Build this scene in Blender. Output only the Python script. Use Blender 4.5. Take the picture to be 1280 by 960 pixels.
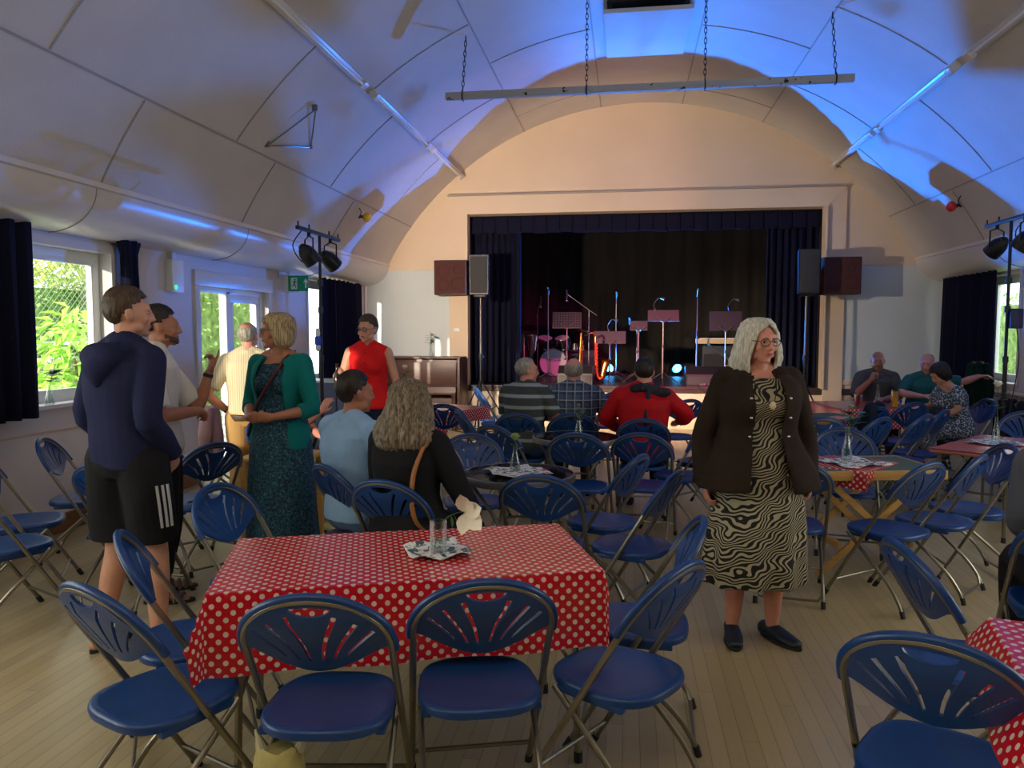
import bpy, bmesh, math, random
import numpy as np
from mathutils import Vector, Matrix, Euler, Quaternion

for o in list(bpy.data.objects):
    bpy.data.objects.remove(o)
SC = bpy.context.scene
COL = SC.collection
R = math.radians
sin, cos, pi = math.sin, math.cos, math.pi
random.seed(7)

# ------------------------------------------------------------------ camera
cam_d = bpy.data.cameras.new('camera')
cam = bpy.data.objects.new('camera', cam_d)
COL.objects.link(cam)
cam.location = (0, 0, 1.60)
cam.rotation_euler = (R(90 - 3.925), 0, R(8.435))
cam_d.sensor_width = 36
cam_d.lens = 27.06
cam_d.clip_start = 0.05
cam_d.clip_end = 200
SC.camera = cam
SC.view_settings.view_transform = 'Standard'
SC.view_settings.look = 'None'
SC.view_settings.gamma = 1
SC.view_settings.use_curve_mapping = False
SC.view_settings.exposure = 0.0

# ------------------------------------------------------------------ sky, sun, large lights
world = bpy.data.worlds.new('sky')
SC.world = world
world.use_nodes = True
bgn = world.node_tree.nodes['Background']
bgn.inputs[0].default_value = (0.86, 0.95, 1.0, 1)
bgn.inputs[1].default_value = 3.5

def light(name, kind, loc, energy, color, target=None, rot=None, **kw):
    d = bpy.data.lights.new(name, kind)
    d.energy = energy
    d.color = color
    portal = kw.pop('portal', False)
    for k, v in kw.items():
        setattr(d, k, v)
    if portal:
        d.cycles.is_portal = True
    o = bpy.data.objects.new(name, d)
    COL.objects.link(o)
    o.location = loc
    if target is not None:
        o.rotation_euler = (Vector(target) - Vector(loc)).to_track_quat('-Z', 'Y').to_euler()
    elif rot is not None:
        o.rotation_euler = rot
    return o

# low evening sun, grazing along the left wall
light('sun', 'SUN', (-12, -20, 9), 5.0, (1.0, 0.90, 0.70), target=(-12 + 0.31 * 20, -20 + 0.95 * 20, 9 - 2.1), angle=R(0.6))
# daylight portals in the openings that are in view
light('daylight_window', 'AREA', (-4.62, 5.45, 1.65), 1, (1, 1, 1), rot=(0, R(-90), 0), shape='RECTANGLE', size=1.2, size_y=1.5, portal=True)
light('daylight_door', 'AREA', (-4.62, 8.3, 1.05), 1, (1, 1, 1), rot=(0, R(-90), 0), shape='RECTANGLE', size=2.1, size_y=1.5, portal=True)
light('daylight_side_window', 'AREA', (-4.62, 0.8, 1.65), 1, (1, 1, 1), rot=(0, R(-90), 0), shape='RECTANGLE', size=1.2, size_y=2.8, portal=True)
# unseen area fills added behind and beside the camera to brighten the hall
light('rear_fill', 'AREA', (-0.6, -2.4, 1.9), 215, (1.0, 0.91, 0.78), target=(-0.5, -1.6, 5.2), spread=R(130), shape='RECTANGLE', size=5.0, size_y=1.6)
light('left_side_fill', 'AREA', (-4.38, 1.8, 1.7), 36, (0.98, 1.0, 0.86), rot=(0, R(-90), 0), shape='RECTANGLE', size=1.3, size_y=3.2)
light('right_side_fill', 'AREA', (4.78, 3.5, 1.7), 60, (0.98, 1.0, 0.90), rot=(0, R(90), 0), shape='RECTANGLE', size=1.3, size_y=3.4)

# ------------------------------------------------------------------ helpers
def srgb(r, g, b):
    f = lambda c: (c / 255 / 12.92) if c / 255 <= 0.04045 else ((c / 255 + 0.055) / 1.055) ** 2.4
    return (f(r), f(g), f(b), 1)

def mat(name, col, rough=0.5, metal=0.0, spec=0.5, var=0.0, vscale=6.0, bump=0.0, bscale=60.0, stretch=None, emis=None, estr=0.0, coat=0.0, sheen=0.0):
    m = bpy.data.materials.new(name)
    m.use_nodes = True
    nt = m.node_tree
    b = nt.nodes['Principled BSDF']
    b.inputs['Base Color'].default_value = col
    b.inputs['Roughness'].default_value = rough
    b.inputs['Metallic'].default_value = metal
    b.inputs['Specular IOR Level'].default_value = spec
    b.inputs['Coat Weight'].default_value = coat
    b.inputs['Sheen Weight'].default_value = sheen
    if emis:
        b.inputs['Emission Color'].default_value = emis
        b.inputs['Emission Strength'].default_value = estr
    if var or bump:
        tc = nt.nodes.new('ShaderNodeTexCoord')
        mp = nt.nodes.new('ShaderNodeMapping')
        nt.links.new(tc.outputs['Object'], mp.inputs[0])
        if stretch:
            mp.inputs['Scale'].default_value = stretch
        if var:
            n = nt.nodes.new('ShaderNodeTexNoise')
            n.inputs['Scale'].default_value = vscale
            n.inputs['Detail'].default_value = 4
            nt.links.new(mp.outputs[0], n.inputs['Vector'])
            cr = nt.nodes.new('ShaderNodeValToRGB')
            e = cr.color_ramp.elements
            e[0].position = 0.3
            e[1].position = 0.7
            e[0].color = tuple(max(0, c * (1 - var)) for c in col[:3]) + (1,)
            e[1].color = tuple(min(1, c * (1 + var)) for c in col[:3]) + (1,)
            nt.links.new(n.outputs['Fac'], cr.inputs[0])
            nt.links.new(cr.outputs[0], b.inputs['Base Color'])
        if bump:
            n2 = nt.nodes.new('ShaderNodeTexNoise')
            n2.inputs['Scale'].default_value = bscale
            n2.inputs['Detail'].default_value = 3
            nt.links.new(mp.outputs[0], n2.inputs['Vector'])
            bp = nt.nodes.new('ShaderNodeBump')
            bp.inputs['Strength'].default_value = bump
            bp.inputs['Distance'].default_value = 0.01
            nt.links.new(n2.outputs['Fac'], bp.inputs['Height'])
            nt.links.new(bp.outputs[0], b.inputs['Normal'])
    return m

class NG:
    """tiny node-graph writer"""
    def __init__(s, m):
        s.nt = m.node_tree
        s.b = s.nt.nodes['Principled BSDF']
    def n(s, t, **kw):
        x = s.nt.nodes.new(t)
        for k, v in kw.items():
            setattr(x, k, v)
        return x
    def l(s, a, b):
        s.nt.links.new(a, b)
    def math(s, op, a, b=None, c=None):
        x = s.n('ShaderNodeMath', operation=op)
        for i, v in enumerate((a, b, c)):
            if v is None:
                continue
            if isinstance(v, (int, float)):
                x.inputs[i].default_value = v
            else:
                s.l(v, x.inputs[i])
        return x.outputs[0]
    def mix(s, f, a, b):
        x = s.n('ShaderNodeMix', data_type='RGBA')
        for i, v in ((0, f), (6, a), (7, b)):
            if isinstance(v, (int, float)) or isinstance(v, tuple):
                x.inputs[i].default_value = v
            else:
                s.l(v, x.inputs[i])
        return x.outputs[2]

class MB:
    """collects shapes; build() links them as ONE mesh object"""
    def __init__(s):
        s.v = []
        s.f = []
    def add(s, vs, fs):
        o = len(s.v)
        s.v += [tuple(p) for p in vs]
        s.f += [tuple(i + o for i in f) for f in fs]
        return s
    def box(s, c, d, rot=None, bev=0.0):
        hx, hy, hz = d[0] / 2, d[1] / 2, d[2] / 2
        if bev <= 0:
            vs = [(x, y, z) for z in (-hz, hz) for y in (-hy, hy) for x in (-hx, hx)]
            fs = [(0, 2, 3, 1), (4, 5, 7, 6), (0, 1, 5, 4), (2, 6, 7, 3), (0, 4, 6, 2), (1, 3, 7, 5)]
        else:
            bm = bmesh.new()
            bmesh.ops.create_cube(bm, size=1)
            bmesh.ops.scale(bm, vec=d, verts=bm.verts)
            bmesh.ops.bevel(bm, geom=bm.edges[:], offset=min(bev, min(d) * 0.45), segments=2, affect='EDGES', profile=0.6)
            bm.verts.index_update()
            vs = [v.co.copy() for v in bm.verts]
            fs = [[v.index for v in f.verts] for f in bm.faces]
            bm.free()
        M = Matrix.Translation(c)
        if rot:
            M = M @ Euler(rot).to_matrix().to_4x4()
        return s.add([M @ Vector(p) for p in vs], fs)
    def rings(s, rr, cap=True, closed=False):
        n = len(rr[0])
        vs = [p for r in rr for p in r]
        fs = []
        m = len(rr)
        for i in range(m - (0 if closed else 1)):
            a, b = i * n, ((i + 1) % m) * n
            for k in range(n):
                k2 = (k + 1) % n
                fs.append((a + k, a + k2, b + k2, b + k))
        if cap and not closed:
            fs.append(tuple(range(n))[::-1])
            fs.append(tuple((m - 1) * n + k for k in range(n)))
        return s.add(vs, fs)
    def tube(s, pts, r, n=8, closed=False, cap=True):
        P = [Vector(p) for p in pts]
        m = len(P)
        rad = r if isinstance(r, (list, tuple)) else [r] * m
        T = []
        for i in range(m):
            if closed:
                t = P[(i + 1) % m] - P[i - 1]
            else:
                t = P[min(i + 1, m - 1)] - P[max(i - 1, 0)]
            T.append(t.normalized() if t.length > 1e-9 else Vector((0, 0, 1)))
        up = Vector((0, 0, 1)) if abs(T[0].z) < 0.9 else Vector((0, 1, 0))
        nrm = T[0].cross(up).normalized()
        rr = []
        for i in range(m):
            if i:
                q = T[i - 1].rotation_difference(T[i])
                nrm = q @ nrm
            nrm = (nrm - T[i] * nrm.dot(T[i])).normalized()
            b = T[i].cross(nrm)
            rr.append([P[i] + (nrm * cos(2 * pi * k / n) + b * sin(2 * pi * k / n)) * rad[i] for k in range(n)])
        return s.rings(rr, cap, closed)
    def lathe(s, prof, n=20, c=(0, 0, 0), cap=True):
        c = Vector(c)
        rr = [[c + Vector((r * cos(2 * pi * k / n), r * sin(2 * pi * k / n), z)) for k in range(n)] for r, z in prof]
        return s.rings(rr, cap)
    def ell(s, c, r, rot=None, nu=14, nv=9):
        if isinstance(r, (int, float)):
            r = (r, r, r)
        M = Matrix.Translation(c)
        if rot:
            M = M @ Euler(rot).to_matrix().to_4x4()
        vs = [M @ Vector((0, 0, -r[2]))]
        for j in range(1, nv):
            a = -pi / 2 + pi * j / nv
            for k in range(nu):
                t = 2 * pi * k / nu
                vs.append(M @ Vector((r[0] * cos(a) * cos(t), r[1] * cos(a) * sin(t), r[2] * sin(a))))
        vs.append(M @ Vector((0, 0, r[2])))
        fs = []
        for k in range(nu):
            fs.append((0, 1 + (k + 1) % nu, 1 + k))
        for j in range(nv - 2):
            for k in range(nu):
                a = 1 + j * nu
                fs.append((a + k, a + (k + 1) % nu, a + nu + (k + 1) % nu, a + nu + k))
        t = len(vs) - 1
        a = 1 + (nv - 2) * nu
        for k in range(nu):
            fs.append((a + k, a + (k + 1) % nu, t))
        return s.add(vs, fs)
    def disc(s, c, axis, r, h, n=20):
        c = Vector(c)
        a = Vector(axis).normalized()
        return s.tube([c - a * h / 2, c + a * h / 2], r, n)
    def grid(s, P, wrap=False):
        nu = len(P)
        nv = len(P[0])
        fs = []
        for i in range(nu - 1):
            for j in range(nv - (0 if wrap else 1)):
                j2 = (j + 1) % nv
                fs.append((i * nv + j, (i + 1) * nv + j, (i + 1) * nv + j2, i * nv + j2))
        return s.add([p for row in P for p in row], fs)
    def prism(s, poly, d):
        """poly: 3D points in order, extruded by vector d"""
        d = Vector(d)
        n = len(poly)
        vs = [Vector(p) for p in poly] + [Vector(p) + d for p in poly]
        fs = [tuple(range(n))[::-1], tuple(range(n, 2 * n))]
        for k in range(n):
            k2 = (k + 1) % n
            fs.append((k, k2, n + k2, n + k))
        return s.add(vs, fs)
    def mesh(s, name, m=None, smooth=True, ang=40):
        me = bpy.data.meshes.new(name)
        me.from_pydata(s.v, [], s.f)
        me.validate()
        bm = bmesh.new()
        bm.from_mesh(me)
        bmesh.ops.recalc_face_normals(bm, faces=bm.faces)
        bm.to_mesh(me)
        bm.free()
        if m:
            me.materials.append(m)
        if smooth:
            me.polygons.foreach_set('use_smooth', [True] * len(me.polygons))
            me.set_sharp_from_angle(angle=R(ang))
        return me
    def build(s, name, m=None, parent=None, smooth=True, ang=40):
        return link(name, s.mesh(name, m, smooth, ang), parent)

def link(name, me, parent=None):
    o = bpy.data.objects.new(name, me)
    COL.objects.link(o)
    if parent:
        o.parent = parent
    return o

def thing(name, label, cat, loc=(0, 0, 0), rz=0.0, group=None):
    o = bpy.data.objects.new(name, None)
    COL.objects.link(o)
    o.empty_display_size = 0.1
    o.location = loc
    o.rotation_euler = (0, 0, R(rz))
    tag(o, label, cat, group)
    return o

def tag(o, label=None, cat=None, group=None, kind=None):
    if label:
        o['label'] = label
    if cat:
        o['category'] = cat
    if group:
        o['group'] = group
    if kind:
        o['kind'] = kind
    return o

def struct(name, mb, m, parent=None, smooth=False):
    o = mb.build(name, m, parent, smooth=smooth)
    if parent is None:
        o['kind'] = 'structure'
    return o

def copy_tree(o, parent=None):
    c = o.copy()
    COL.objects.link(c)
    if parent:
        c.parent = parent
    for ch in list(o.children):
        copy_tree(ch, c)
    return c

def remesh(mb, vox, smooth_it=3, name='tmp'):
    """union overlapping closed shapes into one continuous surface"""
    me = mb.mesh(name, None, smooth=False)
    ob = bpy.data.objects.new(name, me)
    COL.objects.link(ob)
    md = ob.modifiers.new('r', 'REMESH')
    md.mode = 'VOXEL'
    md.voxel_size = vox
    md.use_smooth_shade = True
    if smooth_it:
        sm = ob.modifiers.new('s', 'SMOOTH')
        sm.factor = 0.5
        sm.iterations = smooth_it
    dg = bpy.context.evaluated_depsgraph_get()
    dg.update()
    out = bpy.data.meshes.new_from_object(ob.evaluated_get(dg))
    bpy.data.objects.remove(ob)
    bpy.data.meshes.remove(me)
    out.polygons.foreach_set('use_smooth', [True] * len(out.polygons))
    return out

def wrinkle(me, amp, f=14.0, seed=0, dirz=0.35):
    """cloth folds: push vertices along their normals with layered waves"""
    n = len(me.vertices)
    co = np.empty(n * 3)
    me.vertices.foreach_get('co', co)
    co = co.reshape(-1, 3)
    no = np.empty(n * 3)
    me.vertices.foreach_get('normal', no)
    no = no.reshape(-1, 3)
    rs = np.random.RandomState(seed)
    h = np.zeros(n)
    for i in range(6):
        k = rs.normal(size=3) * f
        k[2] *= dirz
        w = rs.normal(size=3) * f * 0.35
        h += np.sin(co @ k + 1.7 * np.sin(co @ w + rs.rand() * 6) + rs.rand() * 6)
    co += no * (h * amp / 2.4)[:, None]
    me.vertices.foreach_set('co', co.ravel())
    me.update()

def bez(p0, p1, p2, p3, n=10):
    out = []
    for i in range(n + 1):
        t = i / n
        out.append(tuple((1 - t) ** 3 * a + 3 * t * (1 - t) ** 2 * b + 3 * t * t * (1 - t) * c + t ** 3 * d for a, b, c, d in zip(p0, p1, p2, p3)))
    return out

def catmull(pts, n=6):
    P = [Vector(p) for p in pts]
    P = [P[0] * 2 - P[1]] + P + [P[-1] * 2 - P[-2]]
    out = []
    for i in range(1, len(P) - 2):
        for k in range(n):
            t = k / n
            a, b, c, d = P[i - 1], P[i], P[i + 1], P[i + 2]
            out.append(0.5 * ((2 * b) + (c - a) * t + (2 * a - 5 * b + 4 * c - d) * t * t + (3 * b - a - 3 * c + d) * t ** 3))
    out.append(P[-2])
    return out
# ------------------------------------------------------------------ materials
def floor_mat():
    m = mat('strip_floor', srgb(176, 160, 126), rough=0.34, spec=0.5)
    g = NG(m)
    tc = g.n('ShaderNodeTexCoord')
    sp = g.n('ShaderNodeSeparateXYZ')
    g.l(tc.outputs['Object'], sp.inputs[0])
    W = 0.066
    u = g.math('DIVIDE', sp.outputs[0], W)
    iu = g.math('FLOOR', u)
    fu = g.math('FRACT', u)
    wn = g.n('ShaderNodeTexWhiteNoise', noise_dimensions='1D')
    g.l(iu, wn.inputs['W'])
    v = g.math('ADD', g.math('DIVIDE', sp.outputs[1], 1.7), g.math('MULTIPLY', wn.outputs['Value'], 7.3))
    iv = g.math('FLOOR', v)
    fv = g.math('FRACT', v)
    cb = g.n('ShaderNodeCombineXYZ')
    g.l(iu, cb.inputs[0])
    g.l(iv, cb.inputs[1])
    wn2 = g.n('ShaderNodeTexWhiteNoise', noise_dimensions='3D')
    g.l(cb.outputs[0], wn2.inputs['Vector'])
    ramp = g.n('ShaderNodeValToRGB')
    e = ramp.color_ramp.elements
    e[0].color = srgb(176, 158, 116)
    e[1].color = srgb(194, 176, 132)
    g.l(wn2.outputs['Value'], ramp.inputs[0])
    mp = g.n('ShaderNodeMapping')
    mp.inputs['Scale'].default_value = (60, 2.2, 1)
    g.l(tc.outputs['Object'], mp.inputs[0])
    nz = g.n('ShaderNodeTexNoise')
    nz.inputs['Scale'].default_value = 1.0
    nz.inputs['Detail'].default_value = 6
    g.l(mp.outputs[0], nz.inputs['Vector'])
    c1 = g.mix(g.math('MULTIPLY', nz.outputs['Fac'], 0.28), ramp.outputs[0], srgb(132, 112, 78))
    nz2 = g.n('ShaderNodeTexNoise')
    nz2.inputs['Scale'].default_value = 1.3
    nz2.inputs['Detail'].default_value = 5
    g.l(tc.outputs['Object'], nz2.inputs['Vector'])
    c2 = g.mix(g.math('MULTIPLY', nz2.outputs['Fac'], 0.30), c1, srgb(150, 138, 118))
    gap = g.math('MAXIMUM', g.math('LESS_THAN', fu, 0.045), g.math('LESS_THAN', fv, 0.0015))
    c3 = g.mix(g.math('MULTIPLY', gap, 0.55), c2, srgb(84, 70, 48))
    g.l(c3, g.b.inputs['Base Color'])
    g.l(g.math('ADD', g.math('MULTIPLY', nz2.outputs['Fac'], 0.22), 0.26), g.b.inputs['Roughness'])
    bp = g.n('ShaderNodeBump')
    bp.inputs['Strength'].default_value = 0.25
    bp.inputs['Distance'].default_value = 0.002
    g.l(g.math('SUBTRACT', 1.0, gap), bp.inputs['Height'])
    g.l(bp.outputs[0], g.b.inputs['Normal'])
    return m

def polka_mat(name, red, dot):
    m = mat(name, red, rough=0.26, coat=0.2)
    m.node_tree.nodes['Principled BSDF'].inputs['Coat Roughness'].default_value = 0.25
    g = NG(m)
    uv = g.n('ShaderNodeUVMap')
    sp = g.n('ShaderNodeSeparateXYZ')
    g.l(uv.outputs[0], sp.inputs[0])
    P = 0.0455
    def lat(off):
        a = g.math('SUBTRACT', g.math('FRACT', g.math('ADD', g.math('DIVIDE', sp.outputs[0], P), off)), 0.5)
        b = g.math('SUBTRACT', g.math('FRACT', g.math('ADD', g.math('DIVIDE', sp.outputs[1], P), off)), 0.5)
        return g.math('SQRT', g.math('ADD', g.math('MULTIPLY', a, a), g.math('MULTIPLY', b, b)))
    d = g.math('MINIMUM', lat(0.0), lat(0.5))
    f = g.math('LESS_THAN', d, 0.195)
    c = g.mix(f, red, dot)
    ge = g.n('ShaderNodeNewGeometry')
    c = g.mix(ge.outputs['Backfacing'], c, srgb(206, 214, 226))
    g.l(c, g.b.inputs['Base Color'])
    nz = g.n('ShaderNodeTexNoise')
    nz.inputs['Scale'].default_value = 7
    g.l(uv.outputs[0], nz.inputs['Vector'])
    bp = g.n('ShaderNodeBump')
    bp.inputs['Strength'].default_value = 0.22
    bp.inputs['Distance'].default_value = 0.02
    g.l(nz.outputs['Fac'], bp.inputs['Height'])
    g.l(bp.outputs[0], g.b.inputs['Normal'])
    g.l(bp.outputs[0], g.b.inputs['Coat Normal'])
    return m

def glass_pane_mat():
    m = bpy.data.materials.new('window_glass')
    m.use_nodes = True
    nt = m.node_tree
    nt.nodes.remove(nt.nodes['Principled BSDF'])
    t = nt.nodes.new('ShaderNodeBsdfTransparent')
    gl = nt.nodes.new('ShaderNodeBsdfGlossy')
    gl.inputs['Roughness'].default_value = 0.02
    mx = nt.nodes.new('ShaderNodeMixShader')
    mx.inputs[0].default_value = 0.06
    nt.links.new(t.outputs[0], mx.inputs[1])
    nt.links.new(gl.outputs[0], mx.inputs[2])
    nt.links.new(mx.outputs[0], nt.nodes['Material Output'].inputs[0])
    return m

def glass_mat(name, col, rough=0.02, ior=1.45):
    m = mat(name, col, rough=rough)
    m.node_tree.nodes['Principled BSDF'].inputs['Transmission Weight'].default_value = 1.0
    m.node_tree.nodes['Principled BSDF'].inputs['IOR'].default_value = ior
    return m

M = {}
M['floor'] = floor_mat()
M['ceiling'] = mat('ceiling_board', srgb(206, 200, 190), rough=0.75, var=0.05, vscale=1.6, bump=0.35, bscale=55)
M['cove'] = mat('cove_gloss_paint', srgb(214, 208, 200), rough=0.30, bump=0.06, bscale=3)
M['wall_white'] = mat('white_wall_paint', srgb(206, 200, 196), rough=0.55, var=0.03, vscale=2, bump=0.08, bscale=25)
M['wall_cream'] = mat('cream_wall_paint', srgb(222, 200, 170), rough=0.6, var=0.03, vscale=1.5, bump=0.06, bscale=25)
M['wall_blue'] = mat('pale_blue_wall_paint', srgb(202, 212, 210), rough=0.5, var=0.03, vscale=1.5, bump=0.05, bscale=25)
M['dado'] = mat('dado_paint', srgb(192, 172, 154), rough=0.5, var=0.04, vscale=2)
M['trim'] = mat('white_gloss_paint', srgb(216, 212, 206), rough=0.32)
M['seam'] = mat('ceiling_joint_strip', srgb(168, 160, 150), rough=0.8)
M['skirting'] = mat('brown_wood_skirting', srgb(110, 70, 38), rough=0.45, var=0.2, vscale=8, stretch=(8, 1, 8))
M['beadboard'] = mat('grey_painted_boards', srgb(120, 122, 140), rough=0.45, var=0.05)
M['pvc'] = mat('white_pvc_frame', srgb(226, 230, 226), rough=0.35)
M['pane'] = glass_pane_mat()
M['black_drape'] = mat('black_stage_cloth', (0.020, 0.016, 0.012, 1), rough=0.95, var=0.3, vscale=2, bump=0.2, bscale=6, stretch=(3, 1, 0.4))
M['navy_velvet'] = mat('navy_curtain_velvet', (0.0085, 0.0095, 0.026, 1), rough=0.95, spec=0.15, bump=0.15, bscale=80)
M['stage_floor'] = mat('dark_stage_boards', (0.05, 0.035, 0.03, 1), rough=0.4, var=0.2, vscale=4)
M['metal'] = mat('pewter_tube', srgb(146, 140, 124), rough=0.32, metal=0.85, var=0.1, vscale=9)
M['chrome'] = mat('chrome', srgb(196, 196, 196), rough=0.16, metal=1.0)
M['black_metal'] = mat('black_metal', (0.015, 0.015, 0.017, 1), rough=0.42, metal=0.4)
M['black_plastic'] = mat('black_plastic', (0.014, 0.014, 0.015, 1), rough=0.45)
M['rubber'] = mat('rubber', (0.02, 0.02, 0.02, 1), rough=0.8)
M['chair_blue'] = mat('navy_blue_plastic', (0.004, 0.044, 0.185, 1), rough=0.34, spec=0.5, var=0.08, vscale=5, bump=0.10, bscale=220)
M['polka'] = polka_mat('polka_oilcloth', srgb(196, 18, 34), srgb(226, 200, 182))
M['wood_table'] = mat('pale_pine', srgb(196, 150, 78), rough=0.45, var=0.14, vscale=5, stretch=(1, 8, 8))
M['green_baize'] = mat('green_table_top', srgb(78, 96, 74), rough=0.7, var=0.1)
M['dark_glass'] = mat('dark_glass_top', (0.02, 0.012, 0.014, 1), rough=0.06, spec=0.7)
M['grey_rim'] = mat('grey_metal_rim', srgb(134, 134, 126), rough=0.35, metal=0.7)
def clear_mat(name, tint, edge):
    m = bpy.data.materials.new(name)
    m.use_nodes = True
    nt = m.node_tree
    nt.nodes.remove(nt.nodes['Principled BSDF'])
    t = nt.nodes.new('ShaderNodeBsdfTransparent')
    t.inputs[0].default_value = tint
    gl = nt.nodes.new('ShaderNodeBsdfGlossy')
    gl.inputs['Roughness'].default_value = 0.04
    df = nt.nodes.new('ShaderNodeBsdfDiffuse')
    df.inputs[0].default_value = (0.8, 0.84, 0.84, 1)
    lw = nt.nodes.new('ShaderNodeLayerWeight')
    lw.inputs[0].default_value = edge
    m2 = nt.nodes.new('ShaderNodeMixShader')
    m2.inputs[0].default_value = 0.35
    nt.links.new(gl.outputs[0], m2.inputs[1])
    nt.links.new(df.outputs[0], m2.inputs[2])
    mx = nt.nodes.new('ShaderNodeMixShader')
    nt.links.new(lw.outputs['Facing'], mx.inputs[0])
    nt.links.new(t.outputs[0], mx.inputs[1])
    nt.links.new(m2.outputs[0], mx.inputs[2])
    nt.links.new(mx.outputs[0], nt.nodes['Material Output'].inputs[0])
    return m
M['glass'] = clear_mat('clear_glass', (0.96, 0.98, 0.97, 1), 0.28)
M['water'] = clear_mat('water', (0.93, 0.97, 0.96, 1), 0.12)
M['petal'] = mat('cream_petals', srgb(246, 238, 212), rough=0.6)
M['green_bud'] = mat('green_bud', srgb(170, 190, 110), rough=0.6)
M['stem'] = mat('green_stem', srgb(66, 104, 46), rough=0.5)
M['leaf'] = mat('rose_leaf', srgb(50, 96, 40), rough=0.45, var=0.25, vscale=20)
M['skin'] = mat('skin', srgb(208, 152, 124), rough=0.5, var=0.06, vscale=14, bump=0.06, bscale=120)
M['skin_tan'] = mat('tanned_skin', srgb(178, 118, 88), rough=0.5, var=0.07, vscale=14, bump=0.06, bscale=120)
M['skin_pink'] = mat('pink_skin', srgb(214, 146, 124), rough=0.5, var=0.08, vscale=14, bump=0.06, bscale=120)

# ------------------------------------------------------------------ room shell
XL, XR, YF, YB = -4.45, 4.85, 12.8, -4.0
CX, CZ, CR, CA = 0.2, 0.46, 4.8, 62.3     # barrel ceiling: axis, radius, half angle

m = MB()
m.box((0.2, 4.4, -0.1), (9.7, 17.2, 0.2))
struct('floor', m, M['floor'])

def arc(a, r=CR):
    return (CX + r * sin(R(a)), CZ + r * cos(R(a)))

m = MB()
rows = []
for i in range(49):
    a = -CA + 2 * CA * i / 48
    x, z = arc(a)
    x2, z2 = arc(a, CR + 0.12)
    rows.append([(x, YB, z), (x, YF + 0.1, z), (x2, YF + 0.1, z2), (x2, YB, z2)])
m.grid(rows, wrap=True)
me = m.mesh('ceiling', M['ceiling'], smooth=True, ang=30)
tag(link('ceiling', me), kind='structure')

# joint strips of the ceiling boards
def seam_y(x_a, y0, y1, k):
    m = MB()
    x, z = arc(x_a, CR - 0.004)
    m.box((x, (y0 + y1) / 2, z), (0.018, y1 - y0, 0.008), rot=(0, R(x_a), 0))
    struct('trim_%d' % k, m, M['seam'])
def seam_a(a0, a1, y, k):
    m = MB()
    rr = []
    n = 8
    for i in range(n + 1):
        a = a0 + (a1 - a0) * i / n
        x, z = arc(a, CR - 0.008)
        x2, z2 = arc(a, CR + 0.004)
        rr.append([(x, y - 0.008, z), (x, y + 0.008, z), (x2, y + 0.008, z2), (x2, y - 0.008, z2)])
    m.rings(rr)
    struct('trim_%d' % k, m, M['seam'])
k = 1
for a in (-52.8, -23.2, -7.7, 7.7, 23.1, 52.6):
    seam_y(a, YB + 0.05, YF - 0.01, k); k += 1
for a0, a1, ys in ((-62, -53, (3.1, 5.5, 7.7, 10.05)), (-52.6, -38.6, (2.1, 4.5, 6.86, 9.17, 11.5)), (-38, -23.4, (3.5, 5.9, 8.3, 10.7)),
                   (-23, -8, (4.7, 7.1, 9.53, 11.9)), (-7.5, 7.5, (5.8, 8.2, 10.58)), (7.9, 23, (4.8, 7.2, 9.6, 12.0)),
                   (23.3, 37.8, (3.6, 6.0, 8.43, 10.85)), (38.8, 52.4, (4.6, 7.0, 9.4, 11.7)), (53, 62, (5.8, 8.2, 10.5))):
    for y in ys:
        seam_a(a0, a1, y, k); k += 1

# coves over both side walls: a quarter-round belly under a small ledge
for side, xw, s in (('left', XL, 1), ('right', XR, -1)):
    m = MB()
    prof = [(xw - s * 0.1, 2.74), (xw + s * 0.44, 2.74), (xw + s * 0.445, 2.70)]
    for i in range(13):
        a = pi / 2 * i / 12
        prof.append((xw + s * 0.425 * cos(a), 2.69 - 0.32 * sin(a)))
    prof.append((xw - s * 0.1, 2.37))
    m.rings([[(x, y, z) for x, z in prof] for y in (YB, YF)])
    o = m.build('trim_cove_' + side, M['cove'], smooth=True, ang=35)
    o['kind'] = 'structure'
    for y in (3.05, 5.45, 7.85, 10.25):
        m = MB()
        pts = [(xw + s * 0.428 * cos(pi / 2 * i / 10), y, 2.69 - 0.323 * sin(pi / 2 * i / 10)) for i in range(11)]
        m.tube(pts, 0.004, 5)
        struct('trim_%d' % k, m, M['seam']); k += 1

# side walls with their openings
def wall_side(name, xw, out, openings, mt):
    m = MB()
    t = 0.22
    xc = xw + out * t / 2
    ys = YB
    for y0, y1, z0, z1 in openings:
        m.box((xc, (ys + y0) / 2, 1.4), (t, y0 - ys, 2.8))
        if z0 > 0:
            m.box((xc, (y0 + y1) / 2, z0 / 2), (t, y1 - y0, z0))
        m.box((xc, (y0 + y1) / 2, (z1 + 2.8) / 2), (t, y1 - y0, 2.8 - z1))
        ys = y1
    m.box((xc, (ys + YF + 0.2) / 2, 1.4), (t, YF + 0.2 - ys, 2.8))
    struct(name, m, mt)
wall_side('wall_left', XL, -1, [(-0.6, 2.2, 1.02, 2.27), (3.9, 6.16, 1.02, 2.27), (7.56, 9.1, 0.0, 2.08), (10.36, 12.2, 0.86, 2.33)], M['wall_white'])
wall_side('wall_right', XR, 1, [(10.46, 12.35, 0.93, 2.33)], M['wall_white'])
m = MB()
m.box((0.2, YB - 0.1, 2.7), (9.7, 0.2, 5.6))
struct('wall_back', m, M['black_drape'])  # unseen wall kept black so little light bounces onto the chair backs

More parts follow.
